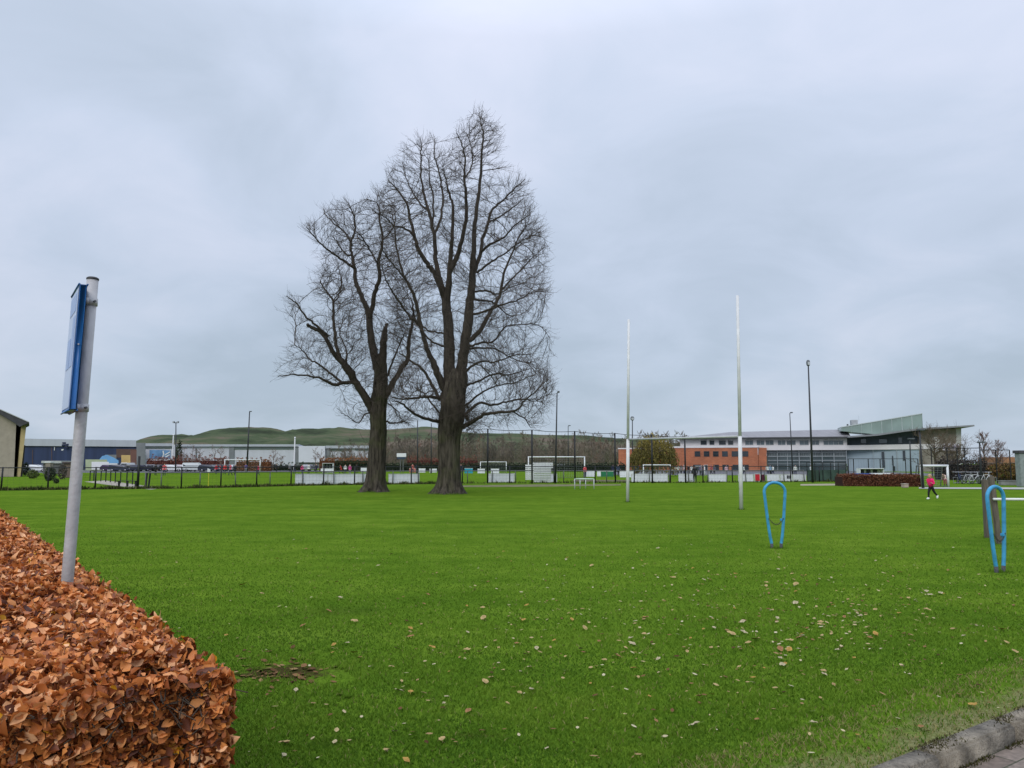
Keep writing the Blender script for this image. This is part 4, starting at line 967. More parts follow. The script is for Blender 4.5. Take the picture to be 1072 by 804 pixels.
board(790, 795.6, 496, 504.2, 'bright red board beside a dark one', mat('red board face', (0.55, 0.02, 0.035), 0.5, 0.15, 2), group='coloured advertising boards')
board(796.4, 801, 496.2, 504, 'dark maroon board right of the red one', mat('maroon board face', (0.09, 0.02, 0.04), 0.5, 0.3, 4), group='coloured advertising boards')
board(803, 816, 496.4, 505, 'white board above the wide blue hoop')
board(817, 829, 496.4, 505, 'white board with a few black printed bars', txt=3)
board(830, 843.6, 496.6, 505, 'plain white board ending at the green mesh fence')
# green mesh fence run
gm_ = mat('dark green screen mesh', (0.05, 0.085, 0.065), 0.9, 0.3, 1.5)
gf = thing('screen_fence', 'dark green screened fence between the white boards and the copper hedge', 'fence', gr(864, 504.6))
a = gr(845, 504.6); b = gr(886, 504.0); u = (b - a); hh = 1.15
m = MB(); m.prism([(0, .06), (1, .06), (1, hh), (0, hh)], lambda s, z: a + u * s + Vector((0, 0, z)), lambda s, z: a + u * s + Vector((0, .03, z))); obj('screen', m, gm_, gf)
for k in range(6): p = a + u * (k / 5) + Vector((0, -.06, 0)); obj('post', MB().tube([p, p + Vector((0, 0, 1.9))], .035, 6), blk, gf)
m = MB(); m.bar(a + Vector((0, -.06, 1.88)), b + Vector((0, -.06, 1.88)), .03); m.bar(a + Vector((0, -.06, 0.1)), b + Vector((0, -.06, .1)), .03); obj('rail', m, blk, gf)
# ================================================================ tall ball net
nt_ = thing('ball_net', 'tall ball catching net on black poles right of the taller tree', 'net', gr(600, 505.6))
npx = [(466, 446.5, 506.2), (510.5, 449, 506), (557, 450, 506.3), (602, 451.5, 505.6), (644.3, 453.5, 505), (683, 455, 505.8), (717.8, 456.8, 505.6)]
pb2 = []; 
for (px, ty, by) in npx: f_ = gr(px, by); pb2.append((f_, zz(ty, f_.y))); obj('pole', MB().tube([f_ - Vector((0, 0, .05)), f_ + Vector((0, 0, zz(ty, f_.y)))], 0.075, 8), blk, nt_, True)
m = MB(); nm_ = MB()
for (a, ha), (b, hb) in zip(pb2, pb2[1:]):
    L_ = (b - a).length; seg = 10
    for j in range(seg):
        f0 = j / seg; f1 = (j + 1) / seg; sag = lambda f: 0.22 * 4 * f * (1 - f) * 0.5
        m.bar(a.lerp(b, f0) + Vector((0, 0, ha + (hb - ha) * f0 - sag(f0))), a.lerp(b, f1) + Vector((0, 0, ha + (hb - ha) * f1 - sag(f1))), .03, 4)
    n = int(L_ / 0.35)
    for j in range(1, n): f0 = j / n; p = a.lerp(b, f0); nm_.bar(p + Vector((0, 0, 1.2)), p + Vector((0, 0, ha + (hb - ha) * f0 - sag(f0))), 0.0035, 3)
    for h in np.arange(1.2, ha - .2, 0.35): nm_.bar(a + Vector((0, 0, h)), b + Vector((0, 0, h)), 0.0035, 3)
obj('top_rope', m, blk, nt_); obj('netting', nm_, wirem, nt_)
# slatted white panels
slm = mat('white slatted metal', (0.66, 0.67, 0.67), 0.5, 0.08, 3)
def slat_panel(px0, px1, ty, by, Yd, label):
    a = Vector((xx(px0, Yd), Yd, 0)); b = Vector((xx(px1, Yd), Yd, 0)); h = zz(ty, Yd); z0_ = max(.05, zz(by, Yd))
    t = thing('slatted_panel', label, 'panel', (a + b) / 2, 'white slatted panels beside the net')
    n = 8; m = MB(); hs = (h - z0_) / n
    for k in range(n): m.bbox(a.x, b.x, Yd + 0.03 * (k % 2) , Yd + 0.07, z0_ + hs * k, z0_ + hs * k + hs * 0.84, 0.008)
    obj('slats', m, slm, t)
    for x in (a.x + .03, b.x - .08): obj('post', MB().box(x, x + 0.05, Yd + 0.073, Yd + 0.12, 0, h + .03), mat('dark panel post', (0.06, .06, .065), .6), t)
    return t
slat_panel(558.5, 577, 486, 505.2, 72, 'front slatted panel, whiter and nearer, before the football goal')
slat_panel(550, 559, 486.2, 502.3, 77, 'rear slatted panel, partly hidden at the left of the front one')
slat_panel(557, 579, 484.3, 490, 79.5, 'uppermost strip of slats showing over the front panel')
# training frame
tf = thing('training_frame', 'small pale green and white box frame on the lawn by the net', 'mini goal', gr(612, 512))
Yt_ = gr(612, 512).y; zt_ = zz(501.5, Yt_); x0, x1 = xx(601.5, Yt_), xx(621.5, Yt_); pg = mat('pale mint painted tube', (0.55, 0.66, 0.56), 0.5, 0.1, 5)
for (x, y) in ((x0, Yt_), (x1, Yt_), (x0 + .45, Yt_ + .9), (x1 - .5, Yt_ + .9)): obj('leg', MB().bar((x, y, 0), (x, y, zt_), .032, 8), whiter, tf, True)
m = MB()
c4 = [(x0, Yt_), (x1, Yt_), (x1 - .5, Yt_ + .9), (x0 + .45, Yt_ + .9)]
for k in range(4): p, q = c4[k], c4[(k + 1) % 4]; m.bar((*p, zt_), (*q, zt_), .035, 8)
obj('top_frame', m, pg, tf, True)
# ================================================================ football goals
def goal(label, px0, px1, ty, Yd, r=0.06, depth=1.6, h=None, col=None):
    x0, x1 = xx(px0, Yd), xx(px1, Yd); zt_ = zz(ty, Yd)
    t = thing('football_goal', label, 'goal', ((x0 + x1) / 2, Yd, 0)); c = col or whiter
    for x in (x0, x1): obj('post', MB().bar((x, Yd, 0), (x, Yd, zt_), r, 10), c, t, True)
    obj('crossbar', MB().bar((x0 - r, Yd, zt_), (x1 + r, Yd, zt_), r, 10), c, t, True)
    m = MB()
    for x in (x0, x1): m.bar((x, Yd, zt_), (x, Yd + .7, zt_), r * .5); m.bar((x, Yd + .7, zt_), (x, Yd + depth, 0.02), r * .5); m.bar((x, Yd, .02), (x, Yd + depth, .02), r * .4)
    m.bar((x0, Yd + depth, .02), (x1, Yd + depth, .02), r * .4); obj('net_frame', m, grr, t)
    n_ = MB(); W_ = x1 - x0; nv = max(6, int(W_ / .3))
    for k in range(nv + 1): x = x0 + W_ * k / nv; n_.tube([(x, Yd, zt_), (x, Yd + .7, zt_ - .02), (x, Yd + depth, .02)], .006, 3)
    for k in range(1, 9): f = k / 9; n_.bar((x0, Yd + .7 + (depth - .7) * f, zt_ * (1 - f)), (x1, Yd + .7 + (depth - .7) * f, zt_ * (1 - f)), .006, 3)
    obj('net', n_, mat('pale net cord', (0.4, 0.42, 0.42), .8), t); return t
goal('big white football goal in the middle of the far pitch, left of the taller lamp', 235.3, 272.3, 481.2, 160, .09)
goal('big white football goal behind the slatted panels and the net', 553.2, 612, 478.4, 98, .075)
goal('distant white football goal seen just right of the taller tree trunk', 503, 530, 483.6, 150, .07)
goal('grey white football goal in front of the willow', 673.5, 701.6, 486.8, 92, .06)
goal('small thick barred white goal behind the running child', 964.3, 991.5, 487.6, 60, .085, 1.1)
goal('small white goal before the brick wing, behind the boards', 727.5, 737.5, 488.3, 110, .07)
# corner flag
cf = thing('corner_flag', 'thin yellow corner flag pole with a white top behind the fence', 'corner flag', gr(218, 508.8))
f_ = gr(218, 508.8); obj('pole', MB().bar(f_, f_ + Vector((0, 0, 1.2)), .03), mat('yellow plastic pole', (0.55, .5, .04), .5), cf); obj('flag', MB().prism([(0, 1.05), (.22, 1.1), (.22, 1.3), (0, 1.4)], lambda a, z: f_ + Vector((a - .1, -.035, z)), lambda a, z: f_ + Vector((a - .1, .03, z))), whiter, cf)
# bench by the path
bn = thing('bench', 'low dark bench beside the path at the left fence', 'bench', gr(134, 509.5)); f_ = gr(134, 509.5); zb_ = 0.45
m = MB(); m.bbox(f_.x - .9, f_.x + .7, f_.y - .15, f_.y + .2, .41, .46, .01); obj('seat', m, blk, bn)
for dx in (-.75, -.1, .55): obj('leg', MB().box(f_.x + dx, f_.x + dx + .06, f_.y - .1, f_.y + .15, 0, .41), blk, bn)
# inner short railing at the left of the pitch
ir = thing('path_railing', 'short black railing beside the path left of the pitch', 'railing', gr(115, 505))
ps = [gr(px, py) for px, py in ((94, 503.4), (98, 503.6), (105.5, 504), (110.5, 504.4), (115.5, 505), (120.5, 505.4), (126, 506), (132.5, 506.6), (138.5, 507.4))]
for p in ps: obj('post', MB().bar(p, p + Vector((0, 0, 1.05)), .05, 6), blk, ir)
m = MB()
for a, b in zip(ps, ps[1:]): m.bar(a + Vector((0, 0, 1.05)), b + Vector((0, 0, 1.05)), .035)
obj('rail', m, blk, ir)
gp = thing('gate', 'leaning black gate frame at the pitch corner, left of the red spectators', 'gate', gr(154, 510))
for (px, py, tx, ty) in ((152.6, 510, 154, 494.5), (155.5, 510.2, 157.5, 493.5)): p = gr(px, py); obj('post', MB().bar(p, at(tx, ty, p.y), .07), blk, gp)
p = gr(152.6, 510); q = gr(155.5, 510.2); obj('rail', MB().bar(at(154, 495, p.y), at(157.5, 494.2, q.y), .05), blk, gp)
# ================================================================ floodlights and lamps
pole_d = mat('dark lamp pole', (0.03, 0.032, 0.035), 0.5, 0.2, 5)
headm = mat('floodlight housing', (0.10, 0.11, 0.12), 0.5, 0.2, 5)
lensm = mat('lamp glass', (0.45, 0.47, 0.5), 0.25, 0.1, 5)
def mast(label, px, py_top, Yd, r, kind, px_base=None):
    b = Vector((xx(px_base or px, Yd), Yd, 0)); tp = at(px, py_top, Yd)
    t = thing('floodlight_mast' if kind in ('double', 'flood') else 'street_lamp', label, 'floodlight' if kind in ('double', 'flood') else 'street lamp', b)
    obj('pole', MB().tube([b, b.lerp(tp, .5), tp], [r * 1.3, r, r * .7], 10), pole_d, t, True)
    s = Yd / 810
    if kind == 'double':
        obj('bracket', MB().bar(tp + Vector((-2.4 * s, 0, 0)), tp + Vector((2.4 * s, 0, 0)), r * .6), pole_d, t)
        for sg in (-1, 1): h = MB(); c = tp + Vector((sg * 2.2 * s, -.1, .1)); h.bbox(c.x - 1.0 * s, c.x + 1.0 * s, c.y - .25, c.y + .2, c.z - .12, c.z + .22, .04); o = obj('lamp_head', h, headm, t); g = MB(); g.box(c.x - .8 * s, c.x + .8 * s, c.y - .26, c.y - .252, c.z - .08, c.z + .18); obj('glass', g, lensm, o)
    elif kind == 'flood':
        h = MB(); h.lathe([(0.02, .0), (1.3 * s, .05), (1.9 * s, .2), (2.0 * s, .42), (1.2 * s, .6), (.02, .62)], 14, Matrix.Translation(tp)); o = obj('lamp_head', h, headm, t, True)
        g = MB(); g.box(tp.x - 1.2 * s, tp.x + 1.2 * s, tp.y - 2.1 * s - .02, tp.y - 1.4 * s, tp.z + .12, tp.z + .4); obj('glass', g, lensm, o)
    elif kind == 'arm':
        h = MB(); h.tube([tp, tp + Vector((0.2 * s * 5, -.1, .05))], r * .6, 6); c = tp + Vector((1.0 * s, -.15, .05)); h.bbox(c.x - .9 * s, c.x + 1.5 * s, c.y - .2, c.y + .15, c.z - .05, c.z + .12, .03); obj('lamp_head', h, headm, t)
    elif kind == 'flat':
        h = MB(); h.bbox(tp.x - .15, tp.x + 4.6 * s, tp.y - .18, tp.y + .18, tp.z - .04, tp.z + .09, .03); obj('lamp_head', h, headm, t)
    return t
mast('tall floodlight in front of the glass front of the white school', 846.2, 383.5, 73, .085, 'flood', 850)
mast('shorter grey lamp left of the tallest floodlight by the school', 826.8, 432.6, 118, .08, 'arm', 829.5)
mast('thin lamp behind the net, right of the taller tree', 583.2, 411.5, 70, .07, 'arm', 581.3)
mast('far double headed floodlight above the low warehouse', 184.2, 442.6, 165, .13, 'double')
mast('tall leaning lamp before the hill, right of the double headed floodlight', 261.3, 431.2, 160, .15, 'arm', 258.6)
mast('slim lamp behind the willow and the thinner rugby upright', 662, 440.4, 110, .09, 'flood')
mast('tiny distant lamp between the thin lamp and the net pole', 594.8, 446, 170, .1, 'arm')
mast('dark pole between the two big tree trunks', 437.2, 440, 120, .1, 'none')
mast('second dark pole between the two big tree trunks', 451.5, 443, 140, .1, 'none')
mast('black lamp post with a flat head beside the running child', 962.6, 450.2, 56, .075, 'flat', 965)
mast('black flat headed lamp before the right end of the school', 952.4, 459.6, 78, .07, 'flat', 953)
mast('black flat headed lamp above the bicycle rack', 1025.4, 463.2, 68, .075, 'flat', 1026)
fp = mat('white flagpole', (0.7, .7, .7), .5)
for k, (px, ty, Yd, lab) in enumerate([(180.3, 456, 205, 'white flagpole at the corner of the mural warehouse'), (308, 459, 190, 'white flagpole before the long pale warehouse')]):
    t = thing('flagpole', lab, 'flagpole', Vector((xx(px, Yd), Yd, 0))); obj('pole', MB().bar((xx(px, Yd), Yd, 0), (xx(px, Yd), Yd, zz(ty, Yd)), .16, 8), fp, t); obj('pole_cap', MB().lathe([(.01, 0), (.22, .1), (.22, .25), (.01, .4)], 8, Matrix.Translation((xx(px, Yd), Yd, zz(ty, Yd)))), fp, t)
# scoreboard
sb = thing('scoreboard', 'white topped scoreboard on a post between the two big tree trunks', 'scoreboard', Vector((xx(420, 150), 150, 0)))
Ys = 150; m = MB(); m.box(xx(415.2, Ys), xx(425, Ys), Ys, Ys + .3, zz(478.3, Ys), zz(474.5, Ys)); obj('panel', m, whiter, sb)
m = MB(); m.box(xx(415.8, Ys), xx(424.4, Ys), Ys + .02, Ys + .28, zz(480.6, Ys), zz(478.35, Ys)); obj('lower_panel', m, mat('dark blue panel', (.03, .05, .08), .5), sb)
for px in (418.6, 421.4): obj('leg', MB().box(xx(px, Ys), xx(px, Ys) + .18, Ys + .1, Ys + .26, 0, zz(480.6, Ys)), grr, sb)
# right hand cage fence
cg = thing('cage_fence', 'tall dark mesh fence along the bicycle rack at the right', 'fence', gr(1015, 505.8))
cps = [(975.5, 469, 72), (992, 469, 72), (1002.5, 469, 71), (1010.5, 469.2, 71), (1026.6, 469.2, 70), (1043, 471, 70), (1057.5, 471.2, 69)]
for px, ty, Yd in cps: obj('post', MB().bar((xx(px, Yd), Yd, 0), (xx(px, Yd), Yd, zz(ty, Yd)), .05, 6), blk, cg)
m = MB(); n_ = MB()
for (pa_, ta, Ya), (pb3, tb_, Yb) in zip(cps, cps[1:]):
    A_ = Vector((xx(pa_, Ya), Ya, 0)); B_ = Vector((xx(pb3, Yb), Yb, 0)); h = zz(max(ta, tb_), Ya)
    m.bar(A_ + Vector((0, 0, h)), B_ + Vector((0, 0, h)), .035)
    k_ = int((B_ - A_).length / .25)
    for j in range(1, k_): p = A_.lerp(B_, j / k_); n_.bar(p, p + Vector((0, 0, h)), .004, 3)
    for hh_ in np.arange(.2, h, .25): n_.bar(A_ + Vector((0, 0, hh_)), B_ + Vector((0, 0, hh_)), .004, 3)
obj('rail', m, blk, cg); obj('wire_mesh', n_, wirem, cg)
cg = thing('cage_fence', 'dark mesh fence in front of the grey blue school wall', 'fence', Vector((xx(920, 90), 90, 0)))
Yd = 90; cps = [(888, 480), (893.5, 480), (909, 480.2), (921.5, 480.3), (935, 480.4), (948, 480.5), (961, 480.6)]
for px, ty in cps: obj('post', MB().bar((xx(px, Yd), Yd, 0), (xx(px, Yd), Yd, zz(ty, Yd)), .05, 6), blk, cg)
m = MB(); n_ = MB(); h = zz(480.3, Yd); xa, xb = xx(888, Yd), xx(961, Yd)
m.bar((xa, Yd, h), (xb, Yd, h), .035)
for x in np.arange(xa, xb, .3): n_.bar((x, Yd, 0), (x, Yd, h), .004, 3)
obj('rail', m, blk, cg); obj('wire_mesh', n_, wirem, cg)
# pillar at the right edge
pl_ = thing('gate_pillar', 'grey green pillar with a dark cap at the right edge', 'pillar', Vector((xx(1071, 60), 60, 0)))
Yd = 60; obj('shaft', MB().bbox(xx(1067.8, Yd), xx(1078, Yd), Yd, Yd + .6, 0, zz(474.5, Yd), .02), mat('grey green render', (0.22, .25, .24), .9, .2, 4), pl_); obj('cap', MB().bbox(xx(1066.6, Yd), xx(1079, Yd), Yd - .1, Yd + .7, zz(474.5, Yd), zz(471.5, Yd), .02), mat('dark pillar cap', (.06, .06, .065), .8), pl_)
# ================================================================ school
P0 = Vector((xx(645, 190), 190, 0)); P1 = Vector((xx(1004, 168), 168, 0)); FU = (P1 - P0).normalized(); FN = Vector((FU.y, -FU.x, 0))   # FN towards the viewer
def uz(px, py):
    d = ray(px, py); o = Vector((0, 0, CAM_H)); t = (P0 - o).dot(FN) / d.dot(FN); h = o + d * t; return ((h - P0).dot(FU), h.z)
def fpt(u, z, d=0.0): return P0 + FU * u + FN * d + Vector((0, 0, z))
def fprism(m, poly, d0, d1): m.prism([uz(*p) for p in poly], lambda u, z: fpt(u, z, d0), lambda u, z: fpt(u, z, d1)); return m
def frect(m, x0, x1, y0, y1, d0, d1):
    a = uz(x0, y0); b = uz(x1, y1); u0, u1, z1_, z0_ = a[0], b[0], a[1], b[1]
    m.prism([(u0, z0_), (u1, z0_), (u1, z1_), (u0, z1_)], lambda u, z: fpt(u, z, d0), lambda u, z: fpt(u, z, d1)); return m
GB = 494.0
school = thing('school_building', 'white and red brick school with a long grey roof and a green glass upper box', 'school', fpt(20, 0))
def brick_mat():
    m = bpy.data.materials.new('red brick'); m.use_nodes = True; nt = m.node_tree; N = nt.nodes; L = nt.links; b = N['Principled BSDF']; b.inputs['Roughness'].default_value = .9
    tc = N.new('ShaderNodeTexCoord'); mp = N.new('ShaderNodeMapping'); mp.inputs['Rotation'].default_value = (R(90), 0, 0); L.new(tc.outputs['Object'], mp.inputs['Vector'])
    br = N.new('ShaderNodeTexBrick'); br.inputs['Scale'].default_value = 1; br.inputs['Brick Width'].default_value = .5; br.inputs['Row Height'].default_value = .16; br.inputs['Mortar Size'].default_value = .02
    br.inputs['Color1'].default_value = (0.33, .085, .035, 1); br.inputs['Color2'].default_value = (.42, .125, .05, 1); br.inputs['Mortar'].default_value = (.34, .2, .13, 1); L.new(mp.outputs[0], br.inputs['Vector'])
    ns = N.new('ShaderNodeTexNoise'); ns.inputs['Scale'].default_value = .35; ns.inputs['Detail'].default_value = 5; L.new(tc.outputs['Object'], ns.inputs['Vector'])
    rp = N.new('ShaderNodeValToRGB'); rp.color_ramp.elements[0].position = .3; rp.color_ramp.elements[0].color = (.75, .75, .75, 1); rp.color_ramp.elements[1].position = .7; rp.color_ramp.elements[1].color = (1.12, 1.08, 1.05, 1); L.new(ns.outputs['Fac'], rp.inputs['Fac'])
    x = N.new('ShaderNodeMix'); x.data_type = 'RGBA'; x.blend_type = 'MULTIPLY'; x.inputs['Factor'].default_value = 1; L.new(br.outputs['Color'], x.inputs['A']); L.new(rp.outputs['Color'], x.inputs['B']); L.new(x.outputs['Result'], b.inputs['Base Color']); return m
brick = brick_mat(); render_w = mat('white render', (0.62, 0.60, 0.61), .8, .07, .4); dgl = glass_mat('dark window glass'); bluegl = glass_mat('blue grey window glass', (.07, .10, .12)); alu = mat('grey aluminium mullion', (.30, .33, .35), .5, .1, 2); wfr = mat('pale window frame', (.5, .5, .5), .6, .08, 2)
roofm = mat('grey standing seam roof', (.22, .215, .225), .6, .12, .5, stretch=(3, .3, 1)); eav = mat('dark eaves', (.05, .052, .055), .7, .2, 1)
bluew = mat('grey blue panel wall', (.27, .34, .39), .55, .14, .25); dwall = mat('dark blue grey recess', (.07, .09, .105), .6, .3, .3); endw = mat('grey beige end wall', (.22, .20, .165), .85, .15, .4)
# brick wing
m = MB(); frect(m, 700, 794, 468.6, GB, 1.2, -9); fprism(m, [(794, 468.6), (802.5, 468.9), (802.5, GB), (794, GB)], 0.9, -9); bwing = obj('brick_wing', m, brick, school)
m = MB(); frect(m, 699.6, 794.4, 467.4, 468.55, 1.3, -9); obj('parapet', m, render_w, bwing)
m = MB(); frect(m, 646, 702, 469.8, GB, -2.0, -10); bl = obj('brick_wing', m, brick, school); m = MB(); frect(m, 645.6, 702.5, 468.8, 469.75, -1.9, -10); obj('parapet', m, render_w, bl)
def win(par, x0, x1, y0, y1, d, gl=dgl, n=1, trans=None, fm=None, t=.18):
    f = MB(); w_ = (x1 - x0) * .0 + .35; 
    frect(f, x0, x0 + w_, y0, y1, d + .08, d + .003); frect(f, x1 - w_, x1, y0, y1, d + .08, d + .003); frect(f, x0 + w_, x1 - w_, y0, y0 + .3, d + .075, d + .003); frect(f, x0 + w_, x1 - w_, y1 - .3, y1, d + .075, d + .003)
    for k in range(1, n): x = x0 + (x1 - x0) * k / n; frect(f, x - .2, x + .2, y0 + .3, y1 - .3, d + .07, d + .003)
    for yy in (trans or []): frect(f, x0 + w_, x1 - w_, yy - .2, yy + .2, d + .065, d + .003)
    fo = obj('window', f, fm or mat('dark window frame', (.06, .05, .05), .6), par)
    g = MB(); frect(g, x0 + .1, x1 - .1, y0 + .1, y1 - .1, d + .03, d + .0025); obj('pane', g, gl, fo); return fo
for (a, b) in ((727.5, 733.5), (737, 743), (746.6, 752.6), (756, 762.2)): win(bwing, a, b, 472.4, 478, 1.2, trans=[475.3])
win(bwing, 766, 783.5, 472.4, 478, 1.2, n=3, trans=[475.3])
for (a, b) in ((726, 734.5), (747, 753), (756.4, 763)): win(bwing, a, b, 486.4, 492.6, 1.2, trans=[489])
win(bwing, 767, 784, 486.4, 492.6, 1.2, n=3, trans=[489]); win(bwing, 737.2, 741.4, 486.6, 493.6, 1.2, fm=whiter)
# main storeys
m = MB(); frect(m, 712, 887, 459.2, 466.6, 0, -14); wall = obj('upper_wall', m, render_w, school)
m = MB(); fprism(m, [(794.5, 466.65), (888, 466.2), (1000, 464.3), (1000, 470.0), (888, 471.0), (794.5, 471.4)], .5, -12); obj('white_band', m, render_w, school)
for (a, b, n) in ((733.3, 740, 1), (742.6, 748, 1), (752.4, 760, 1), (762, 767.8, 1), (780, 788.6, 2), (792, 800.2, 2), (801.6, 810, 2), (814.2, 822.4, 2), (823.4, 833, 2), (837, 846.6, 2), (849.6, 857.6, 2), (862, 883, 4)):
    win(wall, a, b, 460.8, 466.0, 0, dgl if a < 770 else bluegl, n, fm=wfr)
# roof
m = MB()
e0 = uz(714, 458.6); e1 = uz(890, 457.0); r0 = uz(740, 455.4); r1 = uz(890, 450.6)
vsr = [fpt(e0[0] - 1.5, e0[1], 1.4), fpt(e1[0], e1[1], 1.4), fpt(e1[0], r1[1] + .55, -7), fpt(r0[0] + 5, r0[1] + .9, -7), fpt(e0[0] - 1.5, e0[1] + .1, -12), fpt(e1[0], e1[1], -14)]
vsr += [v - Vector((0, 0, .35)) for v in vsr]
m.add(vsr, [(0, 1, 2, 3), (3, 2, 5, 4), (0, 3, 4), (0, 6, 7, 1), (1, 7, 8, 2), (2, 8, 11, 5), (4, 10, 6, 0), (5, 11, 10, 4), (6, 9, 8, 7), (9, 10, 11, 8), (6, 10, 9)])
roof = obj('roof', m, roofm, school)
m = MB(); m.add([], []); fprism(m, [(712.5, 458.9), (890, 457.2), (890, 458.7), (712.5, 459.9)], 1.55, .02); obj('gutter', m, eav, roof)
# glazed lower front
gl_ = MB(); frect(gl_, 802.6, 887, 471.5, GB, -.6, -.8); gf_ = obj('glass_front', gl_, glass_mat('dark hall glass', (.045, .065, .07)), school)
m = MB()
for (x, w_) in ((803.4, .8), (814, 1.3), (824.5, .35), (836.8, 1.5), (848.5, .35), (861, 1.5), (873.5, .35), (886.3, .9)): frect(m, x - w_ / 2 * 1, x + w_ / 2 * 1, 471.45, GB, -.2 if w_ > .5 else -.45, -.62)
for y in (473.4, 477.6, 481.9): frect(m, 803.6, 886, y - .28, y + .28, -.5, -.61)
for y in (485.6, 488.5): frect(m, 803.6, 886, y - .18, y + .18, -.52, -.61)
obj('mullion', m, alu, gf_)
m = MB()
for x in list(np.arange(806, 813, 1.6)) + list(np.arange(817, 835, 1.8)) + list(np.arange(839.5, 860, 1.8)) + list(np.arange(863, 885.5, 1.6)): frect(m, x - .18, x + .18, 473.8, 477.2, -.53, -.61)
obj('balustrade', m, alu, gf_)
# curved blue wall and recessed storey
m = MB(); a0 = uz(887, 471.2); a1 = uz(962, 470.5); zc_ = a1[1] + .3
poly = []; nseg = 14
for k in range(nseg + 1): t = k / nseg; u = a0[0] + (a1[0] - a0[0]) * t; d = -1.6 + 1.8 * math.sin(min(1, t * 1.25) * math.pi / 2); poly.append((u, d))
vs = [fpt(u, 0, d) for u, d in poly] + [fpt(u, zc_, d) for u, d in poly]
m.add(vs, [(k, k + 1, nseg + 1 + k + 1, nseg + 1 + k) for k in range(nseg)]); 
vs = [fpt(u, 0, d - .4) for u, d in poly] + [fpt(u, zc_, d - .4) for u, d in poly]; m.add(vs, [(k + 1, k, nseg + 1 + k, nseg + 1 + k + 1) for k in range(nseg)])
cw = obj('blue_wall', m, bluew, school)
for (x0, x1, y0, y1) in ((922.6, 925.8, 473, 481), (923.2, 926.4, 481.6, 489.6), (933.6, 935, 477, 487), (934.4, 937, 488, 493), (944.8, 947.6, 471.8, 482)): win(cw, x0, x1, y0, y1, .3, dgl)
m = MB(); frect(m, 913.4, 914.8, 471.0, GB, .5, .24); frect(m, 938.6, 939.2, 471.2, GB, .45, .24); obj('downpipe', m, alu, cw)
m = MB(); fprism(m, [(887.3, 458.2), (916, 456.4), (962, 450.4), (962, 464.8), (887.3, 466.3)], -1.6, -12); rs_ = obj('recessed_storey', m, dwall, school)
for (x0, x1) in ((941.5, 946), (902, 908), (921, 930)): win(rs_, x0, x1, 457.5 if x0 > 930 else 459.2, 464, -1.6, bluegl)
m = MB(); fprism(m, [(962, 450.2), (1002, 448.6), (1005.8, 448.4), (1005.8, GB), (962, GB)], .3, -12); ew = obj('end_wall', m, endw, school)
m = MB(); fprism(m, [(1000.5, 448.8), (1005.9, 448.5), (1005.9, GB), (1000.5, GB)], .34, .302); obj('pale_corner', m, mat('pale corner cladding', (.45, .46, .44), .7, .08, 1), ew)
# winged roof slab
m = MB(); fprism(m, [(886, 457.0), (916, 454.8), (945, 450.6), (966, 448.4), (1016, 445.4), (1016.5, 446.9), (966, 450.1), (945, 452.4), (916, 456.6), (886, 458.6)], 3.0, -12); obj('wing_roof', m, mat('pale grey roof edge', (.20, .21, .22), .6, .12, 1), school)
# green glass box
m = MB(); fprism(m, [(880.4, 447.6), (964.6, 433.4), (965, 449.2), (945, 450.8), (916, 454.8), (880.4, 451.4)], .8, -7); gbx = obj('glass_box', m, mat('green glass cladding', (.20, .265, .235), .22, .25, .22, spec=.6), school)
m = MB()
for k in range(1, 8):
    x = 880.4 + (964.6 - 880.4) * k / 8; yt = 447.6 + (433.4 - 447.6) * k / 8; yb = 451.4 if x < 890 else (454.4 if x < 930 else 450.8); frect(m, x - .12, x + .12, yt + .4, min(yb, 455 - max(0, x - 914) * .11), .86, .802)
fprism(m, [(880.2, 446.9), (964.8, 432.7), (964.8, 433.6), (880.2, 447.8)], .9, -7.02); frect(m, 964.4, 965.3, 433.0, 449.2, .9, -7.02); obj('glazing_bar', m, mat('pale glazing bar', (.42, .47, .46), .5, .1, 2), gbx)
m = MB(); frect(m, 893.4, 900.8, 438.6, 446.5, -4, -6.5); obj('roof_plant', m, mat('grey roof plant', (.3, .31, .32), .7, .2, 2), school)
m = MB(); frect(m, 889, 890.8, 443, 447, -4.5, -5); obj('vent', m, eav, school)
m = MB(); frect(m, 901.6, 901.9, 434, 440, -4.5, -4.6); obj('aerial', m, eav, school)
# emblem and sign on the end wall
lg = mat('white wall emblem', (.7, .7, .68), .6, .04, 3); cu, cz = uz(979.3, 460.6); rr_ = abs(uz(982.8, 460.6)[0] - cu)
def ring(m, r0, r1, d0, d1, n=28):
    for k in range(n):
        a, b = 2 * math.pi * k / n, 2 * math.pi * (k + 1) / n
        m.prism([(cu + math.cos(t) * r, cz + math.sin(t) * r) for r, t in ((r0, a), (r1, a), (r1, b), (r0, b))], lambda u, z: fpt(u, z, d0), lambda u, z: fpt(u, z, d1))
m = MB(); ring(m, rr_ * .66, rr_, .5, .304); ring(m, .02, rr_ * .4, .5, .304); frect(m, 979.0, 979.7, 464.2, 471, .5, .304); fprism(m, [(975.6, 471), (984.2, 471), (979.8, 474.2)], .55, .304); fprism(m, [(975.6, 468.6), (978.8, 468.6), (978.8, 470), (975.6, 470)], .55, .304); fprism(m, [(980.2, 468.6), (984, 468.6), (984, 470), (980.2, 470)], .55, .304); obj('emblem', m, lg, ew)
m = MB(); fprism(m, [(985.8, 464.8), (1003.6, 464.6), (1003.6, 471.8), (985.8, 472.0)], .62, .51); sgb = obj('sign_board', m, mat('pale lilac sign board', (.55, .53, .60), .6, .05, 2), school)
m = MB(); pur = mat('purple sign lettering', (.10, .07, .22), .6, .1, 4)
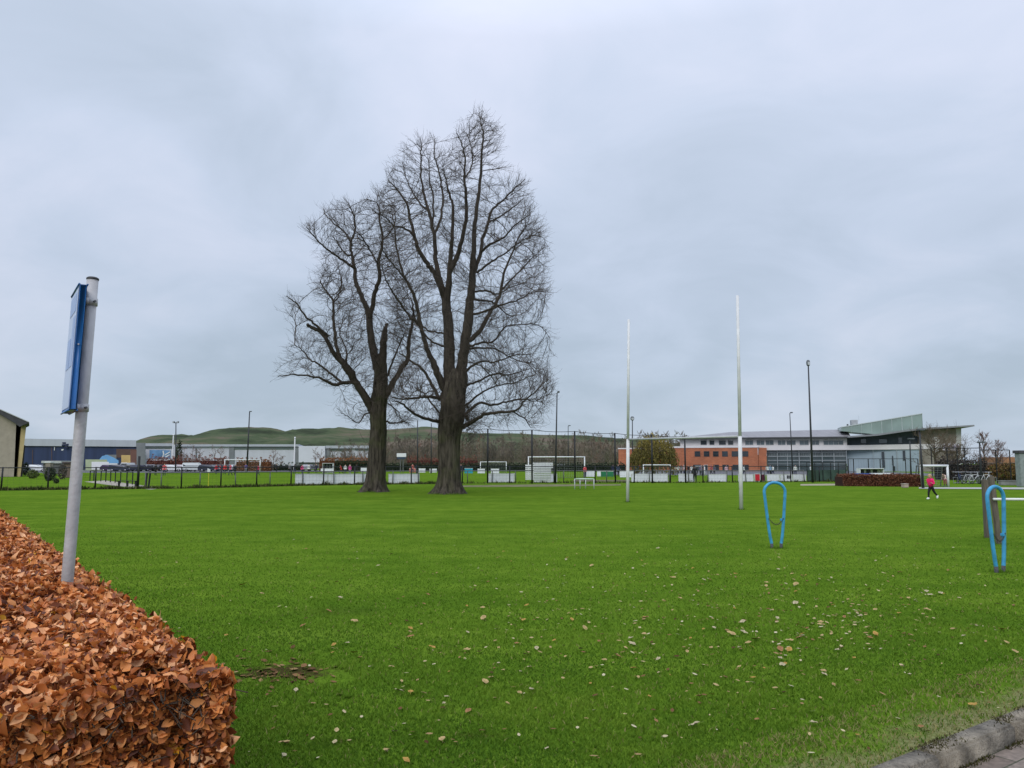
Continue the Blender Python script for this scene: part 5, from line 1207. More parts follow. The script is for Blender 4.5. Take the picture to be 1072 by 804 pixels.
for (x0, x1, y0, y1) in ((987.4, 988.2, 466.3, 469.5), (987.4, 990.6, 466.2, 467), (991, 991.6, 467, 469.4), (992, 992.6, 467.2, 470), (993.2, 993.8, 467.2, 470), (994.4, 996.4, 467.2, 467.9), (994.4, 995, 467.9, 470), (996.9, 997.5, 467.2, 470), (998, 999.8, 467.2, 467.9), (998, 998.5, 467.9, 470.2), (1000.2, 1001, 467.2, 470), (1001.4, 1002.8, 467.3, 468), (1001.4, 1001.9, 468, 470)): frect(m, x0, x1, y0, y1, .66, .622)
obj('lettering', m, pur, sgb)
# ================================================================ warehouses
def shed(name_label, Yd, poly_front, depth, m_, cat='warehouse'):
    t = thing('warehouse', name_label, cat, Vector((xx(sum(p[0] for p in poly_front) / len(poly_front), Yd), Yd, 0)))
    return t
SK = [0.0]           # plan skew of the building being built: how far its flanks run sideways per metre of depth
def wp(m, Yd, pts, d0, d1): m.prism(pts, lambda x, y: at(x, y, Yd) - Vector((0, d0, 0)), lambda x, y: at(x, y, Yd) - Vector((SK[0] * d1, d1, 0))); return m
def wr(m, Yd, x0, x1, y0, y1, d0, d1): return wp(m, Yd, [(x0, y1), (x1, y1), (x1, y0), (x0, y0)], d0, d1)
navy = mat('navy blue cladding', (.022, .035, .085), .6, .3, .15, stretch=(4, 1, .2)); lgrey = mat('light grey cladding', (.36, .38, .42), .6, .06, .2, stretch=(4, 1, .2)); mgrey = mat('mid grey cladding', (.17, .18, .19), .7, .15, .3); pale = mat('pale grey cladding', (.46, .47, .52), .6, .07, .15, stretch=(3, 1, .2)); dgreen = mat('dark grey green band', (.10, .125, .125), .7, .12, .3)
SK[0] = -0.50
Yw = 215; t = shed('large navy warehouse with a light grey upper band behind the car park', Yw, [(24, 480), (143, 480)], 40, navy)
gz = 485 + 1.8 * 810 / Yw
m = MB(); wp(m, Yw, [(-6, gz), (143.3, gz), (143.3, 467.4), (-6, 466.4)], 0, -40); obj('wall', m, navy, t)
m = MB(); wp(m, Yw, [(-6, 466.5), (143.5, 467.7), (143.5, 461.0), (-6, 458.8)], .5, -40.5); ub = obj('upper_band', m, lgrey, t)
m = MB()
for pts in ([(66.6, 463), (69.3, 463), (69.3, 464.6), (66.6, 464.6)], [(66, 465.2), (68.6, 465.2), (68.6, 467), (66, 467)], [(69.8, 465), (72.2, 464.6), (72, 466.8), (69.8, 466.8)], [(68.6, 467.6), (71.4, 467.6), (71.4, 469.4), (68.6, 469.4)]): wp(m, Yw, pts, .62, .504)
obj('emblem', m, mat('dark blue wall emblem', (.01, .015, .05), .6), ub)
m = MB(); wp(m, Yw, [(64.2, 470.4), (67, 470), (66.2, 471.6), (64.4, 471.6)], .1, .003); wp(m, Yw, [(57, 468), (57.6, 468), (57.4, 471.5), (56.8, 471.5)], .1, .003); obj('wall_mark', m, whiter, t)
for (a_, b_, c_, d_) in ((34, 34.5, 471, gz), (54, 54.6, 468, gz), (122, 143, 470, 479)):
    m = MB(); wr(m, Yw, a_, b_, c_, d_, .1, .003); obj('loading_bay', m, mat('brown loading door', (.10, .06, .05), .7, .2, .5), t)
m = MB(); wr(m, Yw, 110, 122, 476, gz, .1, .004); wr(m, Yw, 143.6, 152.5, 463.6, gz, .4, -1.5); obj('grey_annex', m, mgrey, t)
# blue tent and small yards
tn = thing('blue_marquee', 'pale blue domed marquee roof before the navy warehouse', 'marquee', Vector((xx(113, 190), 190, 0))); Yd = 190
m = MB(); wp(m, Yd, [(103, 485), (124, 485), (124, 482), (119, 479), (112, 476), (107, 477.5), (104, 481)], 0, -6); obj('canopy', m, mat('light blue canvas', (.14, .33, .55), .6, .12, .4), tn)
m = MB(); wr(m, Yd, 104, 123, 485, 492.4, .02, -5.9); obj('side_wall', m, mat('white canvas wall', (.6, .62, .62), .7, .06, .6), tn)
bx_ = thing('pale_green_container', 'pale green container left of the blue marquee', 'container', Vector((xx(97, 180), 180, 0))); m = MB(); wr(m, 180, 89.5, 112, 481, 492.6, 0, -3); obj('body', m, mat('pale green sheet metal', (.34, .40, .25), .6, .1, .6), bx_); m = MB(); wr(m, 180, 96, 114, 483.5, 491.6, .06, .003); obj('door', m, whiter, bx_)
yb = thing('ochre_container', 'ochre container at the right end of the navy warehouse', 'container', Vector((xx(132, 185), 185, 0))); m = MB(); wr(m, 185, 127, 136.5, 476.4, 492.6, 0, -3); obj('body', m, mat('ochre sheet metal', (.45, .32, .12), .6, .1, .6), yb); m = MB(); wr(m, 185, 136.7, 143, 471, 492.6, 0, -3); obj('door', m, mat('brown sheet metal', (.12, .06, .045), .7, .15, .6), yb)
# mural warehouse
SK[0] = -0.45
Yd = 245; gz = 485 + 1.8 * 810 / Yd
t = shed('pale warehouse with a blue and white wall mural at its corner', Yd, [(152, 480), (184, 480)], 40, pale)
m = MB(); wr(m, Yd, 152, 184.5, 465.4, gz, 0, -45); obj('wall', m, pale, t)
m = MB(); wr(m, Yd, 151.5, 181, 464.2, 467.2, .6, -45.5); obj('roof_edge', m, lgrey, t); m = MB(); wr(m, Yd, 151.5, 180, 467.25, 469.2, .3, .003); obj('dark_band', m, dgreen, t)
m = MB(); wr(m, Yd, 156.6, 169.5, 471, 480, .1, .003); wp(m, Yd, [(169.7, 480), (178.6, 480), (178.6, 471.6), (169.7, 471)], .1, .003); mu_ = obj('mural', m, mat('blue mural paint', (.12, .24, .42), .7, .4, .35), t)
m = MB()
for pts in ([(170.2, 472), (171.4, 472), (172, 475), (170.8, 479.6), (169.6, 479.6), (171, 475.4)], [(172.4, 476), (177.8, 472.6), (178.2, 473.6), (172.6, 477)], [(173, 478), (177.6, 475.6), (177.6, 476.8), (173.6, 479)]): wp(m, Yd, pts, .16, .104)
obj('mural_swoosh', m, whiter, mu_)
# long warehouse
SK[0] = -0.2
Yd = 275; gz = 485 + 1.8 * 810 / Yd
t = shed('long pale grey warehouse in panels below the green hill', Yd, [(185, 480), (388, 480)], 60, pale)
m = MB(); wr(m, Yd, 186, 390, 467.6, gz, 0, -60); wl = obj('wall', m, pale, t)
m = MB(); wr(m, Yd, 185.5, 313.5, 465.2, 467.5, .8, -60.5); wr(m, Yd, 341.5, 390.5, 466.6, 469.4, .8, -60.5); obj('roof_edge', m, lgrey, t)
m = MB(); wr(m, Yd, 245.5, 309, 468.2, 470.2, .3, .004); wr(m, Yd, 341.5, 366, 470, 471.6, .3, .004); wr(m, Yd, 372, 385, 470.2, 471.4, .3, .004); obj('dark_band', m, dgreen, t)
m = MB(); wr(m, Yd, 313.6, 341.2, 467, 484, 1.2, -58); obj('projecting_panel', m, mat('whiter grey cladding', (.55, .56, .62), .6, .06, .2), t)
for (x0, x1, y0) in ((240.2, 245.4, 468.5), (309.2, 313.5, 469), (341.4, 345, 470), (313.6, 341.2, 484.2), (205, 206, 469)):
    m = MB(); wr(m, Yd, x0, x1, y0, gz, .4, .004); obj('dark_recess', m, mgrey, t)
# ================================================================ house at the left edge
SK[0] = -0.68
Yd = 104; gz = 485 + 1.8 * 810 / Yd
hs = thing('house', 'beige brick house gable with a dark sloping roof at the left edge', 'house', Vector((xx(5, Yd), Yd, 0)))
gable = mat('beige brick gable', (.30, .26, .21), .9, .12, 1.5, bump=.2); ochre = mat('ochre rendered side', (.42, .33, .17), .85, .12, .8)
m = MB(); wp(m, Yd, [(-60, gz), (14.5, gz), (17.2, 438), (0, 430.5), (-16, 424), (-60, 405)], 0, -9); obj('wall', m, gable, hs)
m = MB(); wp(m, Yd, [(15.2, gz), (18.8, gz), (25.0, 447), (23, 444), (20.0, 444)], -.5, -8.5); obj('buttress', m, ochre, hs)
m = MB(); wp(m, Yd, [(14.55, gz), (15.3, gz), (20.4, 443), (17.3, 439.5)], -1.0, -8.4); obj('recess', m, mat('dark brown recess', (.10, .065, .03), .9), hs)
m = MB(); wp(m, Yd, [(18.5, gz), (20.5, gz), (23.6, 466), (22.4, 466)], -.6, -1.2); obj('drainpipe', m, blk, hs)
m = MB(); wp(m, Yd, [(-60, 402), (0, 427.3), (35, 442.6), (25, 447), (20, 443.3), (0, 431.2), (-60, 406.5)], .9, -9.5); rf = obj('roof', m, mat('dark slate roof', (.045, .045, .05), .7, .2, 2), hs)
m = MB(); wp(m, Yd, [(-60, 400.8), (0, 426.2), (35.2, 441.8), (35, 442.5), (0, 427.2), (-60, 401.9)], 1.0, -9.4); obj('verge', m, mat('pale verge flashing', (.4, .41, .42), .5), rf)
# ================================================================ background vegetation
def np_chain(P, D, Ln, r0, g, bend=0.15, up=0.06, npt=4):
    Q = [P]; d = D.copy()
    for k in range(npt - 1):
        d = d + g.normal(0, bend, P.shape) + np.array([0, 0, up]); d /= np.linalg.norm(d, axis=1, keepdims=True); Q.append(Q[-1] + d * Ln / (npt - 1))
    C = np.stack(Q, 1); Rr = (np.linspace(1, .4, npt)[None, :] * (r0[:, None] if isinstance(r0, np.ndarray) else r0)) * np.ones((len(P), 1)); return C, Rr
def bare_small(h, spread, seed, n1=16, n2=5, n3=4, r=0.12, tw=0.02, low=0.25, up=0.35):
    g = np.random.default_rng(seed); parts = []
    tr = np.stack([np.array([g.normal(0, .02) * h * k / 6, g.normal(0, .02) * h * k / 6, h * 0.92 * k / 6]) for k in range(7)])[None]
    parts.append((tr, (np.linspace(1, .2, 7) * r)[None]))
    t = low + (1 - low) * g.random(n1) ** 0.9; idx = t * 6 * .999; i = idx.astype(int); f = (idx - i)[:, None]; P = tr[0][i] * (1 - f) + tr[0][np.minimum(i + 1, 6)] * f
    a = g.random(n1) * 2 * np.pi; D = np.stack([np.cos(a), np.sin(a), up + g.random(n1) * .7], 1); D /= np.linalg.norm(D, axis=1, keepdims=True)
    Ln = (spread * (1.15 - t * .75) * g.uniform(.7, 1.15, n1))[:, None]; C1, R1 = np_chain(P, D, Ln, r * (.55 - .35 * t), g); parts.append((C1, R1))
    def sub(C, n, lf, rr_, g, kick=.55):
        m = len(C); id_ = np.repeat(np.arange(m), n); tt = .2 + .8 * g.random(m * n); q = tt * (C.shape[1] - 1) * .999; k = q.astype(int); ff = (q - k)[:, None]
        A, B = C[id_, k], C[id_, k + 1]; P = A + (B - A) * ff; d = (B - A) / (np.linalg.norm(B - A, axis=1, keepdims=True) + 1e-9)
        d = d + g.normal(0, kick, d.shape) + np.array([0, 0, .15]); d /= np.linalg.norm(d, axis=1, keepdims=True)
        L0 = np.linalg.norm(C[id_, -1] - C[id_, 0], axis=1, keepdims=True); return np_chain(P, d, L0 * lf * g.uniform(.6, 1.2, (m * n, 1)), rr_, g)
    C2, R2 = sub(C1, n2, .45, tw * 1.5, g); parts.append((C2, R2)); C3, R3 = sub(C2, n3, .6, tw, g); parts.append((C3, R3))
    Vs = []; Fs = []; o = 0
    for k, (C, R_) in enumerate(parts): V, F = tubes_np(C, R_, 6 if k == 0 else 3); Vs.append(V); Fs.append(F + o); o += len(V)
    nt0 = len(Fs[0]); return np.concatenate(Vs), np.concatenate(Fs), len(Vs[0]), nt0
# far wood beyond the pitches (reads as one mass)
T = [bare_small(9 + k, 3.0, 40 + k, 15, 4, 3, .15, .042, .1, .7) for k in range(4)]
Vs = []; Fs = []; Ts = []; o = 0; wr_ = random.Random(5)
for k in range(620):
    px = wr_.uniform(392, 720) if wr_.random() < .88 else wr_.uniform(345, 400); Yd = wr_.uniform(215, 330)
    if px > 640 and Yd < 235: Yd += 20
    V, F, _, _ = T[wr_.randrange(4)]; s = wr_.uniform(.62, 1.12) * (1.0 if px > 400 else .8) * (Yd / 270) ** .8; a = wr_.uniform(0, 6.28)
    Rm = np.array([[math.cos(a), -math.sin(a), 0], [math.sin(a), math.cos(a), 0], [0, 0, 1]]); Vs.append((V * s) @ Rm.T + np.array([xx(px, Yd), Yd, 0])); Fs.append(F + o); o += len(V); Ts.append(np.full(len(F), wr_.random()))
woodm = attr_mat('far bare wood bark', [(0, (.10, .085, .07)), (.4, (.15, .125, .10)), (.7, (.18, .14, .105)), (.88, (.14, .14, .09)), (1, (.21, .12, .09))], .95)
tag(mesh_obj('woods', np.concatenate(Vs), np.concatenate(Fs), woodm, tint=np.concatenate(Ts)), 'brown bare wood filling the view below the hill behind the pitches', 'wood', kind='stuff')
sapm = mat('pale sapling bark', (.15, .115, .085), .9, .2, 3); sapt = mat('sapling twigs', (.17, .12, .09), .9, .2, 3)
def small_tree(px, ty, Yd, spread, seed, label, group=None, tm=sapm, wm_=sapt, name='bare_tree', **kw):
    h = zz(ty, Yd); V, F, nv, nf = bare_small(h, spread, seed, **kw); b = Vector((xx(px, Yd), Yd, 0)); t = thing(name, label, 'tree', b, group)
    mesh_obj('trunk', V[:nv], F[:nf], tm, t, True, world=False); mesh_obj('crown', V[nv:], F[nf:] - nv, wm_, t, True, world=False); return t
yg = 'young bare trees along the car park'
for k, (px, ty, lab) in enumerate([(192, 468, 'young bare tree just right of the double headed floodlight'), (201, 466, 'young bare tree, second right of the double headed floodlight'), (209, 467, 'young bare tree before the left end of the long pale warehouse'), (224, 465, 'bushy young bare tree left of the tall leaning lamp'), (231, 466, 'young bare tree nearest the left of the football goal'), (286, 470, 'slim bare tree before the middle of the long warehouse'), (294, 476, 'lowest slim bare tree left of the white flagpole'), (330, 467, 'bare tree before the projecting whiter warehouse panel'), (336, 469, 'bare tree at the right edge of the projecting warehouse panel'), (360, 476, 'short reddish bare tree left of the shorter big trunk'), (377, 472, 'bare tree touching the shorter big trunk from the left')]):
    small_tree(px, ty, 180 + (k * 7) % 25, 1.9, 60 + k, lab, yg, n1=14, n2=4, n3=3, r=.11, tw=.02)
brn = mat('warm brown bark', (.085, .065, .045), .9, .25, 2); brt = mat('warm brown twigs', (.12, .09, .06), .9, .25, 2); redt = mat('reddish twigs', (.17, .105, .085), .9, .25, 2)
small_tree(979, 452, 98, 4.6, 91, 'spreading brown bare tree before the end wall of the school', tm=brn, wm_=brt, n1=30, n2=7, n3=7, r=.17, tw=.009, low=.1, up=.25)
small_tree(998, 470, 92, 3.2, 96, 'low brown bare tree right of the school emblem', tm=brn, wm_=brt, n1=26, n2=6, n3=6, r=.16, tw=.015, low=.08, up=.2)
small_tree(1031, 455, 105, 2.3, 92, 'upright reddish bare tree behind the bicycle rack', tm=brn, wm_=redt, n1=28, n2=6, n3=5, r=.14, tw=.014, low=.12, up=.9)
small_tree(1045, 463, 108, 2.3, 93, 'shorter reddish bare tree above the autumn bush', tm=brn, wm_=redt, n1=24, n2=6, n3=5, r=.13, tw=.014, low=.12, up=.8)
def leaf_cloud(fn, n, sz, seed, flat=0.0):
    g = np.random.default_rng(seed); P = fn(g, n); n = len(P); a = g.normal(0, 1, (n, 3)); a /= np.linalg.norm(a, axis=1, keepdims=True); b = np.cross(a, g.normal(0, 1, (n, 3))); b /= np.linalg.norm(b, axis=1, keepdims=True)
    s = sz * g.uniform(.6, 1.3, (n, 1)); V = np.stack([P - a * s, P + b * s * .55, P + a * s, P - b * s * .55], 1).reshape(-1, 3); F = np.arange(n * 4).reshape(-1, 4); return V, F, g.random(n)
# weeping willow
wl_ = thing('willow_tree', 'olive and yellow weeping willow behind the rugby crossbar, before the brick wing', 'tree', Vector((xx(684, 105), 105, 0)))
Yd = 105; cx_ = xx(684, Yd); top_ = zz(453.5, Yd); rad_ = 23.5 * Yd / 810
def willow(g, n):
    ns = 420; a = g.random(ns) * 6.283; rr_ = rad_ * np.sqrt(g.random(ns)) * 1.02; lump = 1 + .12 * np.sin(a * 3 + 1) ; X = np.cos(a) * rr_ * lump; Y = np.sin(a) * rr_ * .9
    zt = top_ * (1 - .46 * (rr_ / rad_) ** 2.4) * g.uniform(.84, 1.02, ns); zb = g.uniform(.05, .45, ns) * top_ * (1 - .0 * rr_)
    i = g.integers(0, ns, n); t = g.random(n); z = zt[i] + (zb[i] - zt[i]) * t; return np.stack([cx_ + X[i] * (1 + .1 * np.sin(t * 2)) + g.normal(0, .07, n), Yd + Y[i] + g.normal(0, .07, n), z], 1)
V, F, tn_ = leaf_cloud(willow, 15000, .13, 3); V4 = V.reshape(-1, 4, 3); cz_ = V4.mean(1, keepdims=True); V = (cz_ + (V4 - cz_) * np.array([.6, .6, 1.35])).reshape(-1, 3)
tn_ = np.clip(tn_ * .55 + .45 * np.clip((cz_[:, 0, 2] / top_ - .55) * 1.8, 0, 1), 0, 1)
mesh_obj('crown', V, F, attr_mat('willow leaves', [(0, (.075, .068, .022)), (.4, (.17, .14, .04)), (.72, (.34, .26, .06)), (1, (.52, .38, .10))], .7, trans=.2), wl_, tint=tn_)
V, F, nv, nf = bare_small(top_ * .95, rad_ * 1.0, 77, 14, 5, 3, .3, .03, .3, .3); mesh_obj('trunk', V + np.array([cx_, Yd, 0]), F, brn, wl_, True)
# hedges and shrubs
def hedge_strip(name, label, cat, px0, px1, Yd, h, dep, stops, n, sz, seed, Yd1=None, z0=0.0, ragged=.12, mname=None):
    Yd1 = Yd1 or Yd; A_ = np.array([xx(px0, Yd), Yd, 0]); B_ = np.array([xx(px1, Yd1), Yd1, 0]); t = thing(name, label, cat, Vector((A_ + B_) / 2)); u = (B_ - A_); 
    def fn(g, n):
        s = g.random(n); f = g.random(n); hh = h * (1 + ragged * np.array([mnoise.noise(Vector((x * 37.0 * abs(px1 - px0) / 60, seed, 0))) for x in s]) * 2); top = f < .45
        z = np.where(top, hh - np.abs(g.normal(0, .05 * h, n)), g.random(n) * hh); d = np.where(top, g.random(n) * dep, np.abs(g.normal(0, .06 * h, n)))
        P = A_ + u * s[:, None]; P[:, 1] += d; P[:, 2] = z + z0; return P
    V, F, tt = leaf_cloud(fn, n, sz, seed); mesh_obj('foliage', V, F, attr_mat(mname or (name + str(seed)), stops, .8), t, tint=tt)
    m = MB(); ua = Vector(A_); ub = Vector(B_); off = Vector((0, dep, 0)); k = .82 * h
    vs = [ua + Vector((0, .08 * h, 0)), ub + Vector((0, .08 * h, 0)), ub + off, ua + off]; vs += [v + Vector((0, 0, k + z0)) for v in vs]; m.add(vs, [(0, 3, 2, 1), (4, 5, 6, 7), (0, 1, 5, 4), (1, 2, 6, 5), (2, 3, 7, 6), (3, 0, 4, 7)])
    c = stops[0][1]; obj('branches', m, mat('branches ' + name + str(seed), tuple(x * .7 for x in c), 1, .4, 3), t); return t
copper = [(0, (.05, .018, .012)), (.5, (.13, .045, .025)), (.85, (.21, .085, .045)), (1, (.30, .17, .10))]
hedge_strip('copper_hedge', 'long low copper hedge block before the grey blue school wall', 'hedge', 882, 966, 61.5, .88, 1.6, copper, 9000, .055, 31, 60)
dgst = [(0, (.012, .02, .012)), (.6, (.03, .045, .022)), (1, (.06, .07, .035))]
orst = [(0, (.12, .05, .02)), (.5, (.24, .10, .04)), (1, (.34, .17, .08))]
rdst = [(0, (.10, .035, .03)), (.5, (.20, .075, .05)), (1, (.28, .13, .09))]
hedge_strip('brown_hedge', 'dark brown twiggy hedge behind the bicycles and the cage fence', 'hedge', 986, 1034, 84, 2.0, 1.5, [(0, (.02, .02, .022)), (.6, (.06, .05, .045)), (1, (.12, .09, .07))], 3500, .09, 39, ragged=.3)
hedge_strip('dark_hedge', 'long dark evergreen hedge behind the football goals', 'hedge', 400, 655, 176, 1.75, 1.5, dgst, 6000, .16, 32, 168, ragged=.2)
hedge_strip('dark_hedge', 'dark hedge left of the shorter big trunk', 'hedge', 350, 388, 165, 2.2, 1.5, dgst, 1500, .16, 33)
hedge_strip('orange_hedge', 'orange brown hedge under the warehouse, by the shorter trunk', 'hedge', 334, 390, 185, 3.0, 1.2, orst, 2200, .15, 34, ragged=.2)
hedge_strip('orange_hedge', 'orange brown shrub row behind the big white goal', 'hedge', 247, 283, 178, 2.6, 1.2, orst, 1500, .15, 35, ragged=.35)
hedge_strip('reddish_hedge', 'reddish hedge row below the mural warehouse', 'hedge', 153, 238, 196, 3.0, 1.4, rdst, 3500, .16, 36, ragged=.3)
hedge_strip('reddish_hedge', 'reddish low hedge between and behind the two big trunks', 'hedge', 426, 500, 182, 3.0, 1.2, rdst, 2500, .15, 37, ragged=.35)
hedge_strip('dark_shrub', 'dark shrubs at the foot of the long warehouse', 'shrub', 272, 318, 190, 1.5, 1.2, dgst, 1200, .14, 38, ragged=.4)
def bush(label, px, ty, by, wpx, Yd, stops, n, sz, seed, name='bush'):
    b = Vector((xx(px, Yd), Yd, 0)); h = zz(ty, Yd); rx = wpx / 2 * Yd / 810; t = thing(name, label, 'shrub', b)
    def fn(g, n):
        d = g.normal(0, 1, (n, 3)); d /= np.linalg.norm(d, axis=1, keepdims=True); r_ = g.uniform(.45, 1, (n, 1)) ** .5; lump = np.array([1 + .35 * mnoise.noise(Vector(x * 1.8) + Vector((seed, 0, 0))) for x in d])[:, None]
        P = d * r_ * lump * np.array([rx, rx * .8, h * .55]) + np.array([b.x, b.y, h * .5]); return P[P[:, 2] > .02]
    V, F, tt = leaf_cloud(fn, n, sz, seed); mesh_obj('foliage', V, F, attr_mat('bush leaves ' + str(seed), stops, .8), t, tint=tt)
    V, F, nv, nf = bare_small(h * .85, rx * .8, seed, 12, 4, 2, .06, .012, .05, .4); mesh_obj('stems', V + np.array(b), F, brn, t); return t
bush('orange and green autumn bush at the right behind the bicycles', 1052, 485.5, 505, 40, 80, [(0, (.04, .03, .012)), (.4, (.12, .07, .025)), (.7, (.20, .10, .035)), (.9, (.16, .15, .03)), (1, (.05, .08, .02))], 5000, .10, 51)
bush('rust brown bush left of the autumn bush, behind the cage fence', 1033, 488, 505, 22, 86, [(0, (.05, .03, .015)), (.6, (.13, .07, .035)), (1, (.2, .11, .06))], 2200, .10, 52)
bush('dark rounded bush between the house and the parked cars', 26.5, 484.5, 496, 8, 118, dgst, 900, .09, 53)
bush('low green bush in front of the parked cars at the left', 35, 492, 499.5, 11, 92, [(0, (.03, .05, .015)), (.6, (.09, .12, .03)), (1, (.16, .17, .06))], 900, .08, 54)
bush('dark shrub cluster in front of the stone gate pillar', 53, 490, 501, 12, 80, dgst, 1200, .07, 55)
bush('small dark shrub at the foot of the fence left of the pole', 60, 501, 506.5, 6, 70, dgst, 400, .05, 56)
bush('grey brown shrub right of the stone gate pillar', 66, 486.5, 500, 9, 88, [(0, (.05, .045, .04)), (1, (.13, .11, .09))], 700, .08, 57)
bush('dark evergreen by the double headed floodlight', 187, 462.5, 486, 6.5, 205, dgst, 700, .22, 58)
# ================================================================ small built things in the middle distance
def boxthing(name, label, cat, parts, px, Yd, group=None):
    t = thing(name, label, cat, Vector((xx(px, Yd), Yd, 0)), group)
    for (pn, x0, x1, y0, y1, d0, d1, m_) in parts:
        m = MB(); X0, X1 = xx(x0, Yd), xx(x1, Yd); m.bbox(X0, X1, Yd + d0, Yd + d1, max(0, zz(y1, Yd)), zz(y0, Yd), min(.03, .2 * (zz(y0, Yd) - max(0, zz(y1, Yd))))); obj(pn, m, m_, t)
    return t
stonep = mat('grey brown stonework', (.22, .19, .16), .9, .3, 2)
boxthing('gate_pillar', 'grey brown stone gate pillar by the parked cars', 'pillar', [('shaft', 47.5, 53, 484.6, 499, 0, .6, stonep), ('cap', 46.8, 53.8, 483.3, 484.5, -.1, .7, whiter)], 50, 95)
boxthing('shelter', 'grey shelter with a pale curved edge behind the stone pillar', 'shelter', [('wall', 44, 63, 485, 496, .3, 3, mat('shelter wall', (.12, .12, .125), .8, .2, 1)), ('roof', 43, 64, 482.4, 484.9, 0, 3.3, mat('pale shelter roof', (.42, .43, .43), .7))], 54, 130)
boxthing('shed', 'brown wooden shed just left of the sign pole', 'shed', [('wall', 66.5, 74.5, 485.3, 500, 0, 2.5, mat('grey brown shed boards', (.13, .10, .08), .9, .25, 4, stretch=(8, 8, .5))), ('roof', 65.8, 75.2, 483.3, 485.2, -.2, 2.7, mat('shed roof felt', (.09, .07, .07), .9))], 70, 96)
lw = mat('grey stone wall', (.22, .22, .215), .9, .25, 2)
boxthing('low_wall', 'low grey wall below the autumn bush at the right edge', 'wall', [('wall', 1046, 1100, 503.6, 509, 0, .3, lw), ('coping', 1045.6, 1101, 502.9, 503.55, -.05, .35, lw)], 1066, 64)
boxthing('brown_house', 'orange brown roofed house beyond the autumn bush', 'house', [('roof', 1050, 1110, 478.5, 484.5, 0, 8, mat('orange brown tiles', (.30, .15, .08), .85, .15, 1)), ('wall', 1051, 1109, 484.6, 494, .4, 7.6, mat('brown brick wall', (.22, .13, .09), .9, .15, 2))], 1075, 150)
dseat = mat('dark seat plastic', (.03, .035, .04), .5)
for lab, px, Yd, y0, y1, w_ in [('small white dugout with three dark seats behind the copper hedge', 912.5, 84, 490.2, 497, 25), ('white dugout on the far touchline left of the shorter trunk', 343, 150, 484.8, 494.2, 11)]:
    t = thing('dugout', lab, 'dugout', Vector((xx(px, Yd), Yd, 0))); X0, X1 = xx(px - w_ / 2, Yd), xx(px + w_ / 2, Yd); h = zz(y0, Yd)
    m = MB(); m.bbox(X0, X1, Yd - .1, Yd + .9, h - .07, h, .02); m.box(X0, X1, Yd + .86, Yd + .9, .0, h - .072); obj('shell', m, whiter, t)
    m = MB(); m.box(X0, X0 + .05, Yd, Yd + .85, 0, h - .073); obj('side', m, whiter, t); m = MB(); m.box(X1 - .05, X1, Yd, Yd + .85, 0, h - .073); obj('side', m, whiter, t)
    for k in range(3): m = MB(); c = X0 + (X1 - X0) * (.2 + .28 * k); m.bbox(c - .2, c + .25, Yd + .35, Yd + .8, .3, .42, .03); m.bbox(c - .2, c + .25, Yd + .72, Yd + .8, .42, h - .15, .03); obj('seat', m, dseat, t)
boxthing('covered_table', 'low table under a blue cover behind the copper hedge', 'table', [('cover', 894.5, 911.5, 495.6, 499, 0, 1, mat('blue fabric cover', (.02, .06, .25), .7, .2, 3)), ('leg', 895.5, 896.3, 499.1, 507, .1, .2, blk), ('leg', 909.8, 910.6, 499.1, 507, .1, .2, blk)], 903, 68)
boxthing('covered_table', 'low table under a black and white cover behind the copper hedge', 'table', [('cover', 914.5, 934, 495.4, 497, 0, 1, whiter), ('skirt', 914.2, 934.3, 497.1, 499, -.02, 1.02, mat('black fabric skirt', (.015, .015, .02), .8)), ('leg', 916, 916.8, 499.1, 507, .1, .2, blk), ('leg', 931.5, 932.3, 499.1, 507, .1, .2, blk)], 924, 68)
boxthing('crate', 'pale crate on the ground at the right end of the copper hedge', 'crate', [('body', 945.2, 950.2, 507, 510.6, 0, .45, mat('pale pinkish crate', (.42, .33, .28), .8, .1, 4)), ('lid', 945, 950.4, 506.3, 506.95, -.03, .48, mat('crate lid', (.5, .42, .36), .8))], 947.5, 57.6)
tq = mat('turquoise board face', (.02, .30, .42), .5, .15, 1)
fgp = 'boards along the far touchline'
for (x0, x1, y0, y1, Yd, m_, lab) in [(486.4, 495, 490.4, 495.4, 125, tq, 'turquoise board right of the taller tree trunk'), (500, 507.6, 490.9, 495.4, 130, bw, 'white far board under the distant goal, left one'), (514, 522.5, 490.9, 495.4, 130, bw, 'white far board under the distant goal, right one'), (438.5, 445.4, 490.6, 494.6, 140, bw, 'white far board between the big trunks, left one'), (449.8, 457.2, 490.9, 494.6, 140, bw, 'white far board between the big trunks, right one'), (336, 349.4, 490.8, 494.2, 140, bw, 'white far board under the white dugout'), (377.8, 384, 490, 494.2, 140, bw, 'white far board touching the shorter tree trunk'), (610.6, 622.6, 493, 499, 100, bw, 'white board with a red corner right of the big goal'), (625, 628.8, 493.4, 498.6, 100, bw, 'narrow white board beside the green board'), (629, 642, 493.6, 499, 100, mat('green board face', (.02, .16, .07), .5, .2, 1), 'green board beside the thinner rugby upright'), (648.8, 663, 493.6, 499.6, 98, bw, 'white far board behind the thinner rugby upright'), (428.6, 435.4, 490.4, 494.6, 141, mat('salmon board face', (.45, .15, .12), .5), 'salmon red far board between the big trunks')]:
    t = thing('advertising_board', lab, 'board', Vector((xx((x0 + x1) / 2, Yd), Yd, 0)), fgp); X0, X1 = xx(x0, Yd), xx(x1, Yd); za, zb2 = max(.05, zz(y1, Yd)), zz(y0, Yd)
    obj('panel', MB().box(X0, X1, Yd, Yd + .04, za, zb2), m_, t)
    m = MB(); m.box(X0 - .03, X1 + .03, Yd - .01, Yd + .05, zb2 + .002, zb2 + .06); obj('frame', m, bfr, t)
    for x in (X0 + .1, X1 - .15): obj('leg', MB().box(x, x + .05, Yd + .045, Yd + .1, 0, zb2), grr, t)
